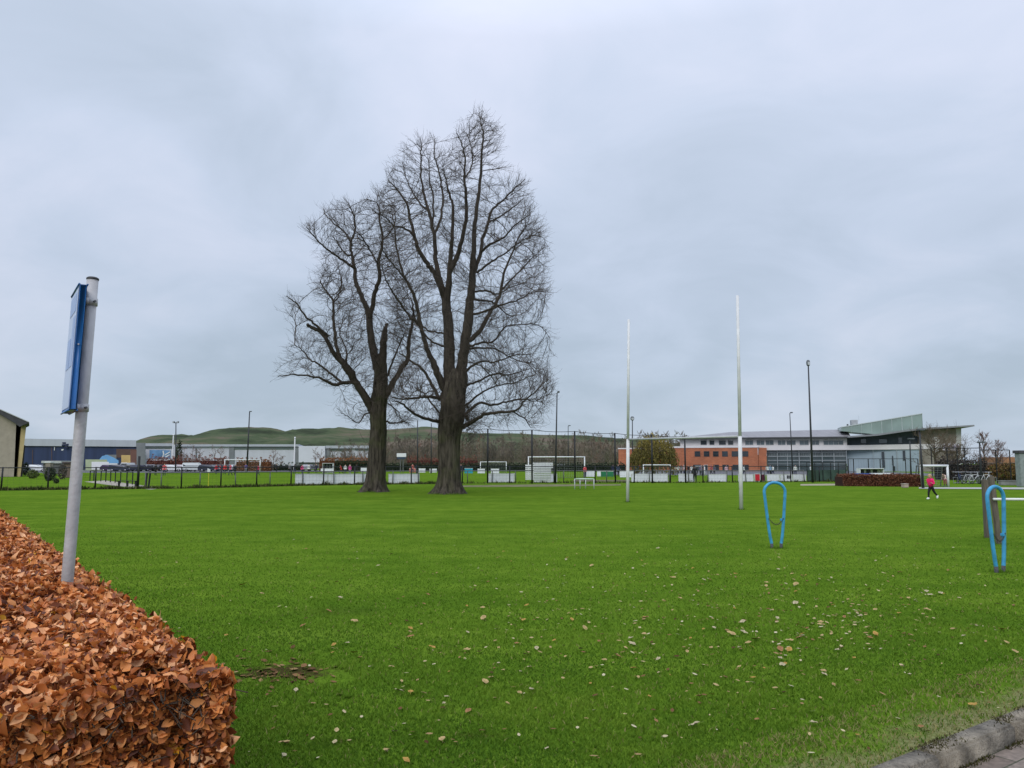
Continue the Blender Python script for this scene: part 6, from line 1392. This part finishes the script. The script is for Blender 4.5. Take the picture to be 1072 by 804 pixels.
# ================================================================ parked cars
tyre = mat('tyre rubber', (.015, .015, .016), .8); rimm = mat('alloy rim', (.4, .4, .42), .4, metal=.6); lampm = mat('headlamp glass', (.6, .62, .65), .2); carglass = glass_mat('car glass', (.02, .025, .03))
def make_car(name, prof, cab, L_, W_, wr, wx):
    body = MB(); n = len(prof)
    def sec(x, z, y): return Vector((x, y, z))
    vs = []; ys = (-W_ / 2, -W_ / 2 * .97, W_ / 2 * .97, W_ / 2)
    for i, (x, z) in enumerate(prof):
        hi = z > cab[1][1] + .02; k = .80 if hi else 1.0
        for y in (-W_ / 2 * k, W_ / 2 * k): vs.append(Vector((x, y, z)))
    fs = [(2 * i, 2 * ((i + 1) % n), 2 * ((i + 1) % n) + 1, 2 * i + 1) for i in range(n)]; fs.append(tuple(2 * i for i in range(n - 1, -1, -1))); fs.append(tuple(2 * i + 1 for i in range(n)))
    body.add(vs, fs); gl = []
    for sgn_ in (-1, 1):
        m = MB(); pts = [(cab[0][0] + .12, cab[0][1] + .04), (cab[1][0] + .2, cab[1][1] - .06) if False else (cab[0][0] + .12, cab[0][1] + .04)]
        q = [(cab[0][0] + .22, cab[0][1] + .05), (cab[3][0] - .18, cab[3][1] + .05), (cab[2][0] - .10, cab[2][1] - .10), (cab[1][0] + .08 + .0, cab[2][1] - .10)]
        zlo = cab[0][1]; zhi = cab[2][1]
        def yy(z): return (W_ / 2) * (1 - .20 * min(1, max(0, (z - zlo) / (zhi - zlo)))) + .006
        m.add([Vector((x, sgn_ * yy(z), z)) for x, z in q] + [Vector((x, sgn_ * (yy(z) - .02), z)) for x, z in q], [(0, 1, 2, 3), (4, 7, 6, 5), (0, 4, 5, 1), (1, 5, 6, 2), (2, 6, 7, 3), (3, 7, 4, 0)]); gl.append(m)
    for (a, b) in ((cab[0], cab[1]), (cab[3], cab[2])):
        m = MB(); nrm = Vector((b[1] - a[1], 0, -(b[0] - a[0]))).normalized(); nrm = nrm if (a is cab[3]) else -nrm
        p = [Vector((a[0], -W_ / 2 * .88, a[1])).lerp(Vector((b[0], -W_ / 2 * .74, b[1])), t) for t in (.1, .9)]; r_ = [Vector((v.x, -v.y, v.z)) for v in p]
        q = [p[0], r_[0], r_[1], p[1]]; m.add([v + nrm * .012 for v in q] + [v - nrm * .02 for v in q], [(0, 1, 2, 3), (4, 7, 6, 5), (0, 4, 5, 1), (1, 5, 6, 2), (2, 6, 7, 3), (3, 7, 4, 0)]); gl.append(m)
    return body, gl
cp_hatch = ([(-2.0, .35), (-2.05, .7), (-1.95, .98), (-1.55, 1.40), (-1.2, 1.47), (.1, 1.46), (.45, 1.36), (1.05, .95), (1.75, .82), (2.02, .65), (2.05, .35)], [(-1.93, .98), (-1.5, 1.42), (.3, 1.42), (1.03, .96)], 4.1, 1.72)
cp_van = ([(-2.3, .35), (-2.35, 1.0), (-2.28, 1.1), (-2.2, 1.85), (-2.0, 1.92), (.9, 1.92), (1.2, 1.8), (1.75, 1.1), (2.25, .95), (2.35, .7), (2.35, .35)], [(-2.27, 1.1), (-2.2, 1.82), (1.1, 1.82), (1.73, 1.12)], 4.7, 1.85)
cp_est = ([(-2.2, .35), (-2.25, .7), (-2.2, .95), (-1.95, 1.42), (-1.6, 1.49), (.0, 1.47), (.45, 1.36), (1.1, .96), (1.95, .82), (2.2, .65), (2.25, .35)], [(-2.18, .97), (-1.9, 1.43), (.3, 1.42), (1.08, .97)], 4.5, 1.78)
cars = [(20.5, 150, 80, 'hatch', (.10, .11, .13), 'grey hatchback peeping out right of the house wall'), (57, 178, 82, 'est', (.03, .05, .09), 'deep blue estate behind the stone pillar'), (77, 172, 80, 'hatch', (.12, .02, .03), 'dark red hatchback half hidden by the sign pole'), (168, 178, 82, 'hatch', (.02, .02, .025), 'black hatchback between the two spectators left of the mural'), (160, 182, 86, 'est', (.3, .31, .33), 'mid grey estate left of the black hatchback by the mural'), (198, 180, 84, 'hatch', (.03, .05, .10), 'dark blue hatchback behind the lilac estate'), (236, 178, 80, 'est', (.04, .04, .045), 'charcoal estate behind the left goalpost'), (244, 180, 84, 'hatch', (.4, .42, .45), 'light silver hatchback inside the goal outline'), (252, 182, 84, 'hatch', (.03, .03, .035), 'black hatchback at the foot of the tall leaning lamp'), (324, 185, 82, 'est', (.25, .26, .28), 'grey estate before the projecting warehouse panel'), (30, 168, 80, 'hatch', (.5, .5, .52), 'silver hatchback parked nearest the house'), (39, 160, 15, 'est', (.62, .63, .64), 'whitish estate car parked side on left of the stone pillar'), (36, 172, 85, 'hatch', (.025, .03, .04), 'black hatchback behind the whitish estate car'), (47, 175, 80, 'hatch', (.08, .08, .09), 'charcoal hatchback behind the stone pillar'), (63, 165, 100, 'van', (.6, .61, .62), 'white van with dark windows left of the sign pole'), (116, 176, 12, 'hatch', (.045, .025, .07), 'dark purple hatchback parked before the blue marquee'), (126, 172, 8, 'est', (.02, .025, .05), 'midnight blue estate before the blue marquee'), (137, 176, 10, 'hatch', (.03, .032, .035), 'black hatchback before the ochre container'), (135.5, 184, 85, 'van', (.62, .63, .63), 'white van behind the black hatchback'), (147, 172, 78, 'est', (.02, .022, .04), 'dark navy estate left of the person in black'), (155, 176, 84, 'hatch', (.06, .06, .07), 'dark grey hatchback beside the person in black'), (181, 168, 20, 'hatch', (.66, .67, .68), 'white hatchback right of the red and white spectator'), (192, 172, 4, 'est', (.36, .33, .36), 'lilac grey estate in the middle of the row'), (203, 170, 15, 'van', (.55, .58, .58), 'pale grey van left of the corner flag'), (211.5, 172, 70, 'hatch', (.45, .47, .5), 'silver hatchback behind the corner flag'), (219.5, 168, 10, 'est', (.025, .03, .05), 'dark navy estate right of the corner flag'), (228, 174, 80, 'hatch', (.05, .055, .07), 'slate grey hatchback behind the red team'), (573, 185, 5, 'est', (.05, .055, .06), 'dark estate car behind the big goal beside the net'), (590, 186, 8, 'hatch', (.35, .36, .38), 'grey hatchback behind the big goal, right half')]
CARS = {}
for px, Yd, rz, kind, col, lab in cars:
    b = Vector((xx(px, Yd), Yd, 0.012)); prof, cab, L_, W_ = dict(hatch=cp_hatch, van=cp_van, est=cp_est)[kind]
    t = thing('parked_car', lab, 'car' if kind != 'van' else 'van', b, 'cars parked along the car park', R(rz)); pm_ = mat('car paint %.3f %.3f %.3f' % col, col, .3, .05, 1, spec=.6)
    if kind not in CARS:
        body, gl = make_car(kind, prof, cab, L_, W_, .31, 1.25); CARS[kind] = [obj('body', body, pm_, t, world=False).data, [], None, None, None]
        bo = t.children[0]
        for g in gl: o = obj('window', g, carglass, t, world=False); CARS[kind][1].append(o.data)
        wm_ = MB(); M0 = Matrix.Rotation(R(90), 4, 'X'); wm_.lathe([(.18, -.09), (.29, -.1), (.31, -.07), (.31, .07), (.29, .1), (.18, .09)], 18, M0); wobj = obj('wheel', wm_, tyre, t, True, world=False); CARS[kind][2] = wobj.data; 
        rm_ = MB(); rm_.lathe([(.001, -.075), (.18, -.08), (.185, 0), (.18, .08), (.001, .075)], 14, M0); robj = obj('rim', rm_, rimm, wobj, True, world=False); CARS[kind][3] = robj.data
        hm = MB(); hm.bbox(-.04, .04, -.17, .17, -.07, .07, .02); hobj = obj('headlight', hm, lampm, t, world=False); CARS[kind][4] = hobj.data
        for o in list(t.children_recursive): bpy.data.objects.remove(o)
    bd, gls, wd, rd, hd = CARS[kind]
    def mk(nm, data, par, loc=(0, 0, 0)): o = bpy.data.objects.new(nm, data); COL.objects.link(o); o.parent = par; o.location = loc; return o
    bo = mk('body', bd, t); bo.material_slots[0].link = 'OBJECT'; bo.material_slots[0].material = pm_
    for g in gls: mk('window', g, t)
    for sx in (-1, 1):
        for sy in (-1, 1): wo = mk('wheel', wd, t, (sx * L_ * .3, sy * (W_ / 2 - .06), .31)); mk('rim', rd, wo, (0, 0, 0)).scale = (1, 1.12, 1)
        mk('headlight', hd, t, (L_ / 2 - .06, sx * W_ * .34, .68))
# ================================================================ bicycles in the rack
steel = mat('bare steel', (.4, .4, .42), .35, metal=.7)
def make_bike(loc, rz, col, lab, frm):
    t = thing('bicycle', lab, 'bicycle', loc, 'bicycles in the rack at the right', rz); c = mat('bike paint ' + frm, col, .4, .1, 4)
    for x in (-.53, .53):
        m = MB(); ring_ = [Vector((x + .33 * math.cos(q), 0, .34 + .33 * math.sin(q))) for q in [2 * math.pi * k / 20 for k in range(20)]]; m.tube(ring_, .02, 5, closed=True); wo = obj('wheel', m, tyre, t, True, world=False)
        m = MB()
        for k in range(8): q = 2 * math.pi * k / 8; m.bar((x, 0, .34), (x + .32 * math.cos(q), 0, .34 + .32 * math.sin(q)), .003, 3)
        obj('spokes', m, steel, wo, world=False)
    m = MB(); A, B_, Cc, D_ = (-.53, 0, .34), (-.05, 0, .30), (-.2, 0, .80), (.38, 0, .82)
    for a, b in ((A, B_), (A, Cc), (B_, Cc), (B_, D_), (Cc, D_), (D_, (.53, 0, .34)), (D_, (.34, 0, 1.0)), (Cc, (-.24, 0, .92))): m.bar(a, b, .02, 6)
    obj('frame', m, c, t, True, world=False); m = MB(); m.tube([(.22, -.28, 1.02), (.34, -.1, 1.02), (.34, .1, 1.02), (.22, .28, 1.02)], .016, 6); obj('handlebar', m, steel, t, True, world=False)
    m = MB(); m.bbox(-.38, -.12, -.07, .07, .92, .98, .02); obj('saddle', m, blk, t, world=False); m = MB(); m.bbox(-.85, -.4, -.06, .06, .70, .73, .01); obj('luggage_rack', m, steel, t, world=False)
bk = [((.02, .02, .022), 'black'), ((.5, .5, .52), 'silver'), ((.62, .63, .63), 'white'), ((.05, .07, .16), 'navy'), ((.2, .2, .21), 'grey')]
bl_ = [(1000, 70, 60, 0, 'black bicycle at the left end of the rack'), (1004, 69, 75, 3, 'navy bicycle second in the rack'), (1008, 70.5, 50, 0, 'black bicycle leaning third in the rack'), (1012, 68.5, 20, 1, 'silver bicycle turned side on in front of the rack'), (1016, 69.5, 70, 4, 'grey bicycle in the middle of the rack'), (1019, 68, 10, 2, 'white bicycle side on, brightest of the rack'), (1023, 70, 65, 1, 'silver bicycle left of the flat headed lamp'), (1027.5, 69, 35, 0, 'black bicycle behind the flat headed lamp'), (1031, 68, 15, 2, 'white bicycle right of the flat headed lamp'), (1035, 69.5, 70, 4, 'grey bicycle at the right end of the rack')]
for px, Yd, rz, k, lab in bl_: make_bike(Vector((xx(px, Yd), Yd, 0)), R(rz), bk[k][0], lab, bk[k][1])
rk = thing('bike_rack', 'low steel rack holding the bicycles before the cage fence', 'bike rack', Vector((xx(1018, 70), 70, 0)))
m = MB()
for px in range(999, 1040, 4): x = xx(px, 70); m.tube([(x, 69.6, 0), (x, 69.6, .55), (x, 70.3, .55), (x, 70.3, 0)], .02, 5)
obj('hoops', m, steel, rk); obj('rail', MB().bar((xx(997, 70), 69.95, .05), (xx(1040, 70), 69.95, .05), .03), steel, rk)
# ================================================================ people
skin = mat('skin', (.50, .29, .21), .6, .06, 10)
def pose_mesh(key, J, E, Rr):
    me = bpy.data.meshes.new('person'); me.from_pydata([tuple(J[k]) for k in J], [[list(J).index(a), list(J).index(b)] for a, b in E], [])
    o = bpy.data.objects.new('person', me); COL.objects.link(o); sk = o.modifiers.new('s', 'SKIN'); sk.use_smooth_shade = True
    for i, k in enumerate(J):
        me.skin_vertices[0].data[i].radius = (Rr[k], Rr[k] * (.72 if k in ('pelvis', 'spine', 'chest') else 1)); me.skin_vertices[0].data[i].use_root = (k == 'pelvis')
    sb_ = o.modifiers.new('u', 'SUBSURF'); sb_.levels = 2; sb_.render_levels = 2
    dg = bpy.context.evaluated_depsgraph_get(); dg.update(); ev = o.evaluated_get(dg); out_ = bpy.data.meshes.new_from_object(ev); bpy.data.objects.remove(o); return out_
BASE_R = dict(pelvis=.085, spine=.078, chest=.088, neck=.034, head=.058, crown=.05, hipL=.062, hipR=.062, kneeL=.042, kneeR=.042, ankL=.028, ankR=.028, toeL=.024, toeR=.024, shL=.045, shR=.045, elL=.031, elR=.031, haL=.022, haR=.022)
EDG = [('pelvis', 'spine'), ('spine', 'chest'), ('chest', 'neck'), ('neck', 'head'), ('head', 'crown'), ('pelvis', 'hipL'), ('pelvis', 'hipR'), ('hipL', 'kneeL'), ('kneeL', 'ankL'), ('ankL', 'toeL'), ('hipR', 'kneeR'), ('kneeR', 'ankR'), ('ankR', 'toeR'), ('chest', 'shL'), ('chest', 'shR'), ('shL', 'elL'), ('elL', 'haL'), ('shR', 'elR'), ('elR', 'haR')]
def V3(*a): return Vector(a)
def J_stand(): return dict(pelvis=V3(0, 0, .53), spine=V3(0, 0, .64), chest=V3(0, .005, .76), neck=V3(0, 0, .845), head=V3(0, -.012, .905), crown=V3(0, -.005, .955), hipL=V3(-.058, 0, .48), kneeL=V3(-.062, -.01, .275), ankL=V3(-.066, .012, .05), toeL=V3(-.07, -.075, .025), hipR=V3(.058, 0, .48), kneeR=V3(.062, -.01, .275), ankR=V3(.066, .012, .05), toeR=V3(.07, -.075, .025), shL=V3(-.12, .005, .795), elL=V3(-.145, .02, .62), haL=V3(-.14, -.04, .47), shR=V3(.12, .005, .795), elR=V3(.145, .02, .62), haR=V3(.14, -.04, .47))
Pz = {}
Pz['stand'] = J_stand()
j = J_stand(); j.update(kneeL=V3(-.06, -.09, .29), ankL=V3(-.064, -.10, .06), toeL=V3(-.066, -.185, .045), kneeR=V3(.06, .03, .275), ankR=V3(.062, .15, .075), toeR=V3(.065, .085, .025), elL=V3(-.14, .06, .63), haL=V3(-.14, .03, .49), elR=V3(.14, -.03, .63), haR=V3(.13, -.13, .52)); Pz['walk'] = j
j = J_stand(); j.update(pelvis=V3(0, 0, .52), chest=V3(0, -.05, .755), neck=V3(0, -.075, .84), head=V3(0, -.095, .9), crown=V3(0, -.095, .95), shL=V3(-.115, -.05, .79), shR=V3(.115, -.05, .79), kneeL=V3(-.055, -.14, .34), ankL=V3(-.055, -.13, .11), toeL=V3(-.055, -.21, .085), kneeR=V3(.055, .06, .28), ankR=V3(.058, .24, .16), toeR=V3(.06, .25, .075), elL=V3(-.15, .06, .66), haL=V3(-.14, -.03, .56), elR=V3(.15, -.08, .65), haR=V3(.10, -.19, .70)); Pz['run'] = j
j = J_stand(); j.update(pelvis=V3(0, .04, .50), spine=V3(0, -.04, .58), chest=V3(0, -.13, .665), neck=V3(0, -.19, .72), head=V3(0, -.245, .745), crown=V3(0, -.28, .765), shL=V3(-.115, -.15, .69), shR=V3(.115, -.15, .69), elL=V3(-.13, -.19, .53), haL=V3(-.09, -.22, .40), elR=V3(.13, -.19, .53), haR=V3(.09, -.22, .40), kneeL=V3(-.065, -.05, .28), kneeR=V3(.065, -.05, .28)); Pz['bend'] = j
def classify(me, J, sleeves=True, long=True):
    hd = (J['head'] + J['crown']) / 2; idx = []
    for p in me.polygons:
        c = p.center; dz = c.z
        dh = (c - hd).length; ha = min((c - J['haL']).length, (c - J['haR']).length)
        foot = min((c - (J['ankL'] * .45 + J['toeL'] * .55)).length, (c - (J['ankR'] * .45 + J['toeR'] * .55)).length)
        if dh < .085: i = 4 if (c.y > hd.y - .012 or c.z > hd.z + .028) else 0
        elif (c - J['neck']).length < .045 and c.z > J['neck'].z - .01: i = 0
        elif ha < .05: i = 0
        elif foot < .075: i = 3
        elif c.z > J['pelvis'].z - .035 + (0) or min((c - J['elL']).length, (c - J['elR']).length) < .1: i = 1
        else: i = 2
        idx.append(i)
    return idx
PM = {}
for k, J in Pz.items():
    me = pose_mesh(k, J, EDG, BASE_R); me.materials.clear()
    for nm in range(5): me.materials.append(skin)
    me.polygons.foreach_set('material_index', classify(me, J)); me.update(); PM[k] = me
def person(px, Yd, h, pose, rz, top, leg, lab, hair=(.05, .035, .025), shoe=(.04, .04, .045), group='people round the far pitch'):
    o = bpy.data.objects.new('person', PM[pose]); COL.objects.link(o); o.location = (xx(px, Yd), Yd, 0); o.scale = (h, h, h); o.rotation_euler = (0, 0, R(rz))
    for i, (nm, c) in enumerate((('skin', None), ('cloth', top), ('cloth', leg), ('shoe', shoe), ('hair', hair))):
        s = o.material_slots[i]; s.link = 'OBJECT'; s.material = skin if c is None else mat('%s %.2f %.2f %.2f' % (nm, *c), c, .85, .15, 12)
    return tag(o, lab, 'person', group)
RED = (.5, .03, .05); NAV = (.02, .025, .06); BLK = (.015, .015, .018); WHT = (.68, .68, .68); GRY = (.2, .2, .22); PNK = (.6, .08, .28); BLU = (.05, .12, .35)
person(163.3, 116, 1.72, 'stand', 160, BLK, BLK, 'person all in black standing behind the fence left of the mural')
person(172.4, 112, 1.78, 'stand', 20, (.55, .08, .09), NAV, 'person in a red top with pale sleeves behind the fence', hair=(.4, .08, .06))
person(226.6, 128, 1.65, 'walk', 60, RED, NAV, 'player in red, leftmost of the red group by the goal')
person(231.2, 134, 1.6, 'run', -60, RED, NAV, 'player in red running in the red group')
person(235.6, 126, 1.68, 'stand', 10, (.55, .04, .04), NAV, 'player in bright red standing before the left goalpost')
person(241.5, 114, 1.75, 'walk', -40, (.58, .09, .14), NAV, 'player in pinkish red just inside the goal mouth')
person(246.5, 118, 1.66, 'stand', 150, BLK, BLK, 'person in black beside the pinkish red player', hair=(.3, .2, .1))
person(257.6, 150, 1.75, 'stand', 0, (.12, .09, .25), GRY, 'person in dull purple behind the goal under the tall lamp')
person(270.6, 116, 1.62, 'walk', -90, (.55, .05, .1), NAV, 'player in red at the right goalpost')
person(289.6, 146, 1.75, 'walk', 70, BLK, BLK, 'person in black walking before the long warehouse')
person(303.6, 150, 1.7, 'stand', 20, GRY, BLK, 'person in grey left of the white flagpole')
person(308.6, 128, 1.72, 'stand', 180, BLK, NAV, 'person in black standing behind the fence at the flagpole')
person(316.6, 126, 1.6, 'walk', 40, (.6, .07, .2), NAV, 'player in pinkish red at the left end of the long boards')
person(323.4, 134, 1.68, 'stand', -20, WHT, BLK, 'person in a white top behind the long boards')
person(331.4, 140, 1.7, 'stand', 30, NAV, BLK, 'person in dark navy left of the white dugout')
person(357.4, 122, 1.62, 'run', -70, (.55, .06, .05), BLK, 'player in orange red running behind the long board')
person(366.4, 120, 1.66, 'stand', 160, PNK, GRY, 'person in bright magenta behind the long board', hair=(.6, .5, .35))
person(361.6, 132, 1.6, 'stand', 10, WHT, NAV, 'person in white between the red and magenta figures')
person(373.5, 140, 1.7, 'stand', 200, BLK, BLK, 'person in black left of the shorter tree trunk')
person(432, 136, 1.7, 'stand', 0, (.45, .12, .1), NAV, 'person in faded red between the big tree trunks')
person(436.6, 134, 1.75, 'stand', 190, NAV, NAV, 'person in navy beside the faded red one between the trunks')
person(482.5, 122, 1.7, 'walk', 40, NAV, BLK, 'person in navy at the right edge of the taller trunk')
person(612.4, 97, 1.55, 'stand', 30, (.6, .08, .1), NAV, 'person in red behind the white board right of the big goal')
person(641.8, 105, 1.75, 'stand', 170, NAV, NAV, 'person in navy left of the thinner rugby upright')
person(647, 107, 1.7, 'walk', 30, (.05, .07, .13), BLK, 'person in slate blue left of the thinner rugby upright')
person(667, 112, 1.7, 'stand', 200, (.1, .16, .22), NAV, 'person in grey blue under the left side of the willow')
for k, (px, Yd, tp_, lg_, lab) in enumerate([(703.6, 118, (.35, .33, .3), BLK, 'spectator in beige, leftmost of the crowd right of the willow'), (706.6, 112, (.6, .57, .5), GRY, 'spectator in a cream coat right of the willow'), (709.4, 120, WHT, NAV, 'spectator in white right of the cream coat'), (713, 116, GRY, BLK, 'spectator in grey before the brick wing, left of the net pole'), (716, 122, (.5, .4, .4), NAV, 'spectator in dusty pink beside the last net pole'), (720.6, 114, BLK, BLK, 'spectator in black just right of the last net pole'), (724, 118, (.55, .55, .57), BLK, 'spectator in light grey left of the near person in black'), (733, 120, (.12, .09, .2), BLK, 'spectator in dark violet before the white doorframe'), (735.4, 116, (.22, .18, .25), NAV, 'spectator in grey violet before the white doorframe'), (744.4, 118, (.4, .1, .12), BLK, 'spectator in dull red above the square white board'), (747.6, 122, (.1, .1, .13), BLK, 'spectator in charcoal above the square white board'), (760.2, 112, (.55, .35, .42), GRY, 'spectator in pale pink right of the square white board'), (778.6, 116, (.6, .6, .62), NAV, 'spectator in white behind the taller rugby upright'), (803.6, 112, (.6, .62, .66), NAV, 'spectator in white, left one above the wide hoop'), (806.4, 110, (.25, .35, .5), BLK, 'spectator in light blue above the wide hoop'), (809, 113, WHT, NAV, 'spectator in white, right one above the wide hoop'), (832.4, 115, (.6, .6, .6), NAV, 'spectator in white before the glass front, left of the tall floodlight'), (848.4, 112, (.55, .56, .6), BLK, 'spectator in pale blue at the tall floodlight')]):
    person(px, Yd, 1.5 + .05 * (k % 5), 'stand' if k % 3 else 'walk', (k * 67) % 360, tp_, lg_, lab, group='spectators before the school')
person(727.2, 74, 1.62, 'stand', 185, BLK, BLK, 'near person all in black at the fence before the brick wing', group='spectators before the school')
person(988.4, 62, 1.18, 'bend', -70, (.62, .42, .40), (.25, .05, .1), 'child in a pale pink top bending behind the running child', hair=(.35, .25, .16), group=None) if False else None
cb = person(988.6, 62.5, 1.2, 'bend', -60, (.62, .45, .42), (.28, .06, .10), 'child in a pale pink top bending over beside the small goal', hair=(.3, .2, .14)); del cb['group']
# running child in the bright pink jacket
gk = gr(975.5, 523.4); hk = 1.27
kid = thing('person', 'child in a bright pink jacket and black leggings running across the lawn', 'person', gk, None, R(-72))
Jk = J_stand(); Jk.update(pelvis=V3(0, 0, .52), spine=V3(0, -.01, .62), chest=V3(0, -.035, .74), neck=V3(0, -.045, .83), head=V3(0, -.06, .895), crown=V3(0, -.055, .955), shL=V3(-.11, -.03, .775), shR=V3(.11, -.03, .775), hipL=V3(-.052, 0, .47), hipR=V3(.052, 0, .47), kneeL=V3(-.05, -.09, .29), ankL=V3(-.05, -.095, .065), toeL=V3(-.05, -.185, .045), kneeR=V3(.05, .09, .30), ankR=V3(.05, .235, .16), toeR=V3(.05, .22, .06), elL=V3(-.155, .06, .65), haL=V3(-.14, -.05, .60), elR=V3(.15, .0, .62), haR=V3(.12, -.115, .66))
Rk = dict(BASE_R); Rk.update(head=.066, crown=.056)
me = pose_mesh('kid', Jk, EDG, Rk); me.materials.clear(); ci = classify(me, Jk)
legg = mat('black leggings', (.012, .012, .014), .8); pinkj = mat('bright pink jacket', (.78, .016, .15), .7, .15, 14)
for mm in (skin, legg, legg, legg, skin): me.materials.append(mm)
me.polygons.foreach_set('material_index', ci); kb = bpy.data.objects.new('body', me); COL.objects.link(kb); kb.parent = kid; kb.scale = (hk,) * 3
def hand_fingers(J, a, b):
    m = MB(); d = (J[a] - J[b]).normalized(); s = d.orthogonal().normalized(); u = d.cross(s)
    for k, l in enumerate((.034, .042, .045, .040, .030)):
        o_ = J[a] + d * .012 + s * (k - 2) * .010 if k else J[a] + s * -.018; p1 = o_ + d * l * .6 + (s * -.012 if k == 0 else Vector()); p2 = p1 + (d * .5 + u * .6) * l * .6; m.tube([o_ * hk, p1 * hk, p2 * hk], [.006 * hk, .0055 * hk, .0045 * hk], 6)
    return m
for a, b in (('haL', 'elL'), ('haR', 'elR')): obj('fingers', hand_fingers(Jk, a, b), skin, kid, True, world=False)
jkE = [e for e in EDG if all(k in ('pelvis', 'spine', 'chest', 'neck', 'shL', 'shR', 'elL', 'elR', 'haL', 'haR') for k in e)]
Jj = {k: Jk[k].copy() for k in ('pelvis', 'spine', 'chest', 'neck', 'shL', 'shR', 'elL', 'elR', 'haL', 'haR')}; Jj['pelvis'].z -= .075; Jj['neck'] = Jj['neck'].lerp(Jj['chest'], .25); Jj['haL'] = Jj['haL'].lerp(Jj['elL'], .22); Jj['haR'] = Jj['haR'].lerp(Jj['elR'], .22)
Rj = {k: BASE_R[k] * 1.22 + .008 for k in Jj}; Rj['neck'] = .05; Rj['pelvis'] = .112; Rj['spine'] = .105; Rj['chest'] = .108
me = pose_mesh('jk', Jj, jkE, Rj); me.materials.clear(); me.materials.append(pinkj); me.materials.append(mat('deep crimson jacket hem', (.33, .01, .05), .7, .15, 14)); me.polygons.foreach_set('material_index', [1 if p.center.z < .585 and abs(p.center.x) < .12 else 0 for p in me.polygons])
jo = bpy.data.objects.new('jacket', me); COL.objects.link(jo); jo.parent = kid; jo.scale = (hk,) * 3
hb = MB(); hc = (Jk['head'] * .4 + Jk['crown'] * .6) * hk
def blob(c, r, M3=(1, 1, 1), n=10, skip=None):
    bm = bmesh.new(); bmesh.ops.create_uvsphere(bm, u_segments=n * 2, v_segments=n, radius=r)
    for v in bm.verts: v.co = Vector((v.co.x * M3[0], v.co.y * M3[1], v.co.z * M3[2])) + Vector(c)
    return bm
hb.bm(blob(hc + Vector((0, .018, .012)), .084, (1, 1.0, .98))); tail = [hc + Vector((0, .08, .01)), hc + Vector((0, .13, -.01)), hc + Vector((0, .15, -.08)), hc + Vector((0, .14, -.15))]; hb.tube(tail, [.022, .03, .026, .008], 8); obj('hair', hb, mat('blond hair', (.42, .28, .14), .7, .25, 30), kid, True, world=False)
nb = MB(); nb.bm(blob(Jk['head'] * hk + Vector((0, -.088, .0)), .012, (.8, 1.2, 1), 6)); obj('nose', nb, skin, kid, True, world=False)
for s in (-1, 1): e_b = MB(); e_b.bm(blob(Jk['head'] * hk + Vector((s * .03, -.078, .022)), .008, (1, .6, 1), 6)); obj('eye', e_b, mat('dark eye', (.02, .015, .012), .3), kid, True, world=False)
wsh = mat('white trainers', (.72, .72, .72), .5)
for s in ('L', 'R'):
    m = MB(); a, b = Jk['ank' + s], Jk['toe' + s]; d = (b - a); m.tube([(a - d * .25 + Vector((0, 0, -.005))) * hk, (a + d * .3) * hk, (a + d * .75) * hk, (b + d * .12) * hk], [.034 * hk, .042 * hk, .036 * hk, .018 * hk], 10); obj('shoe', m, wsh, kid, True, world=False)
# white ball on the lawn
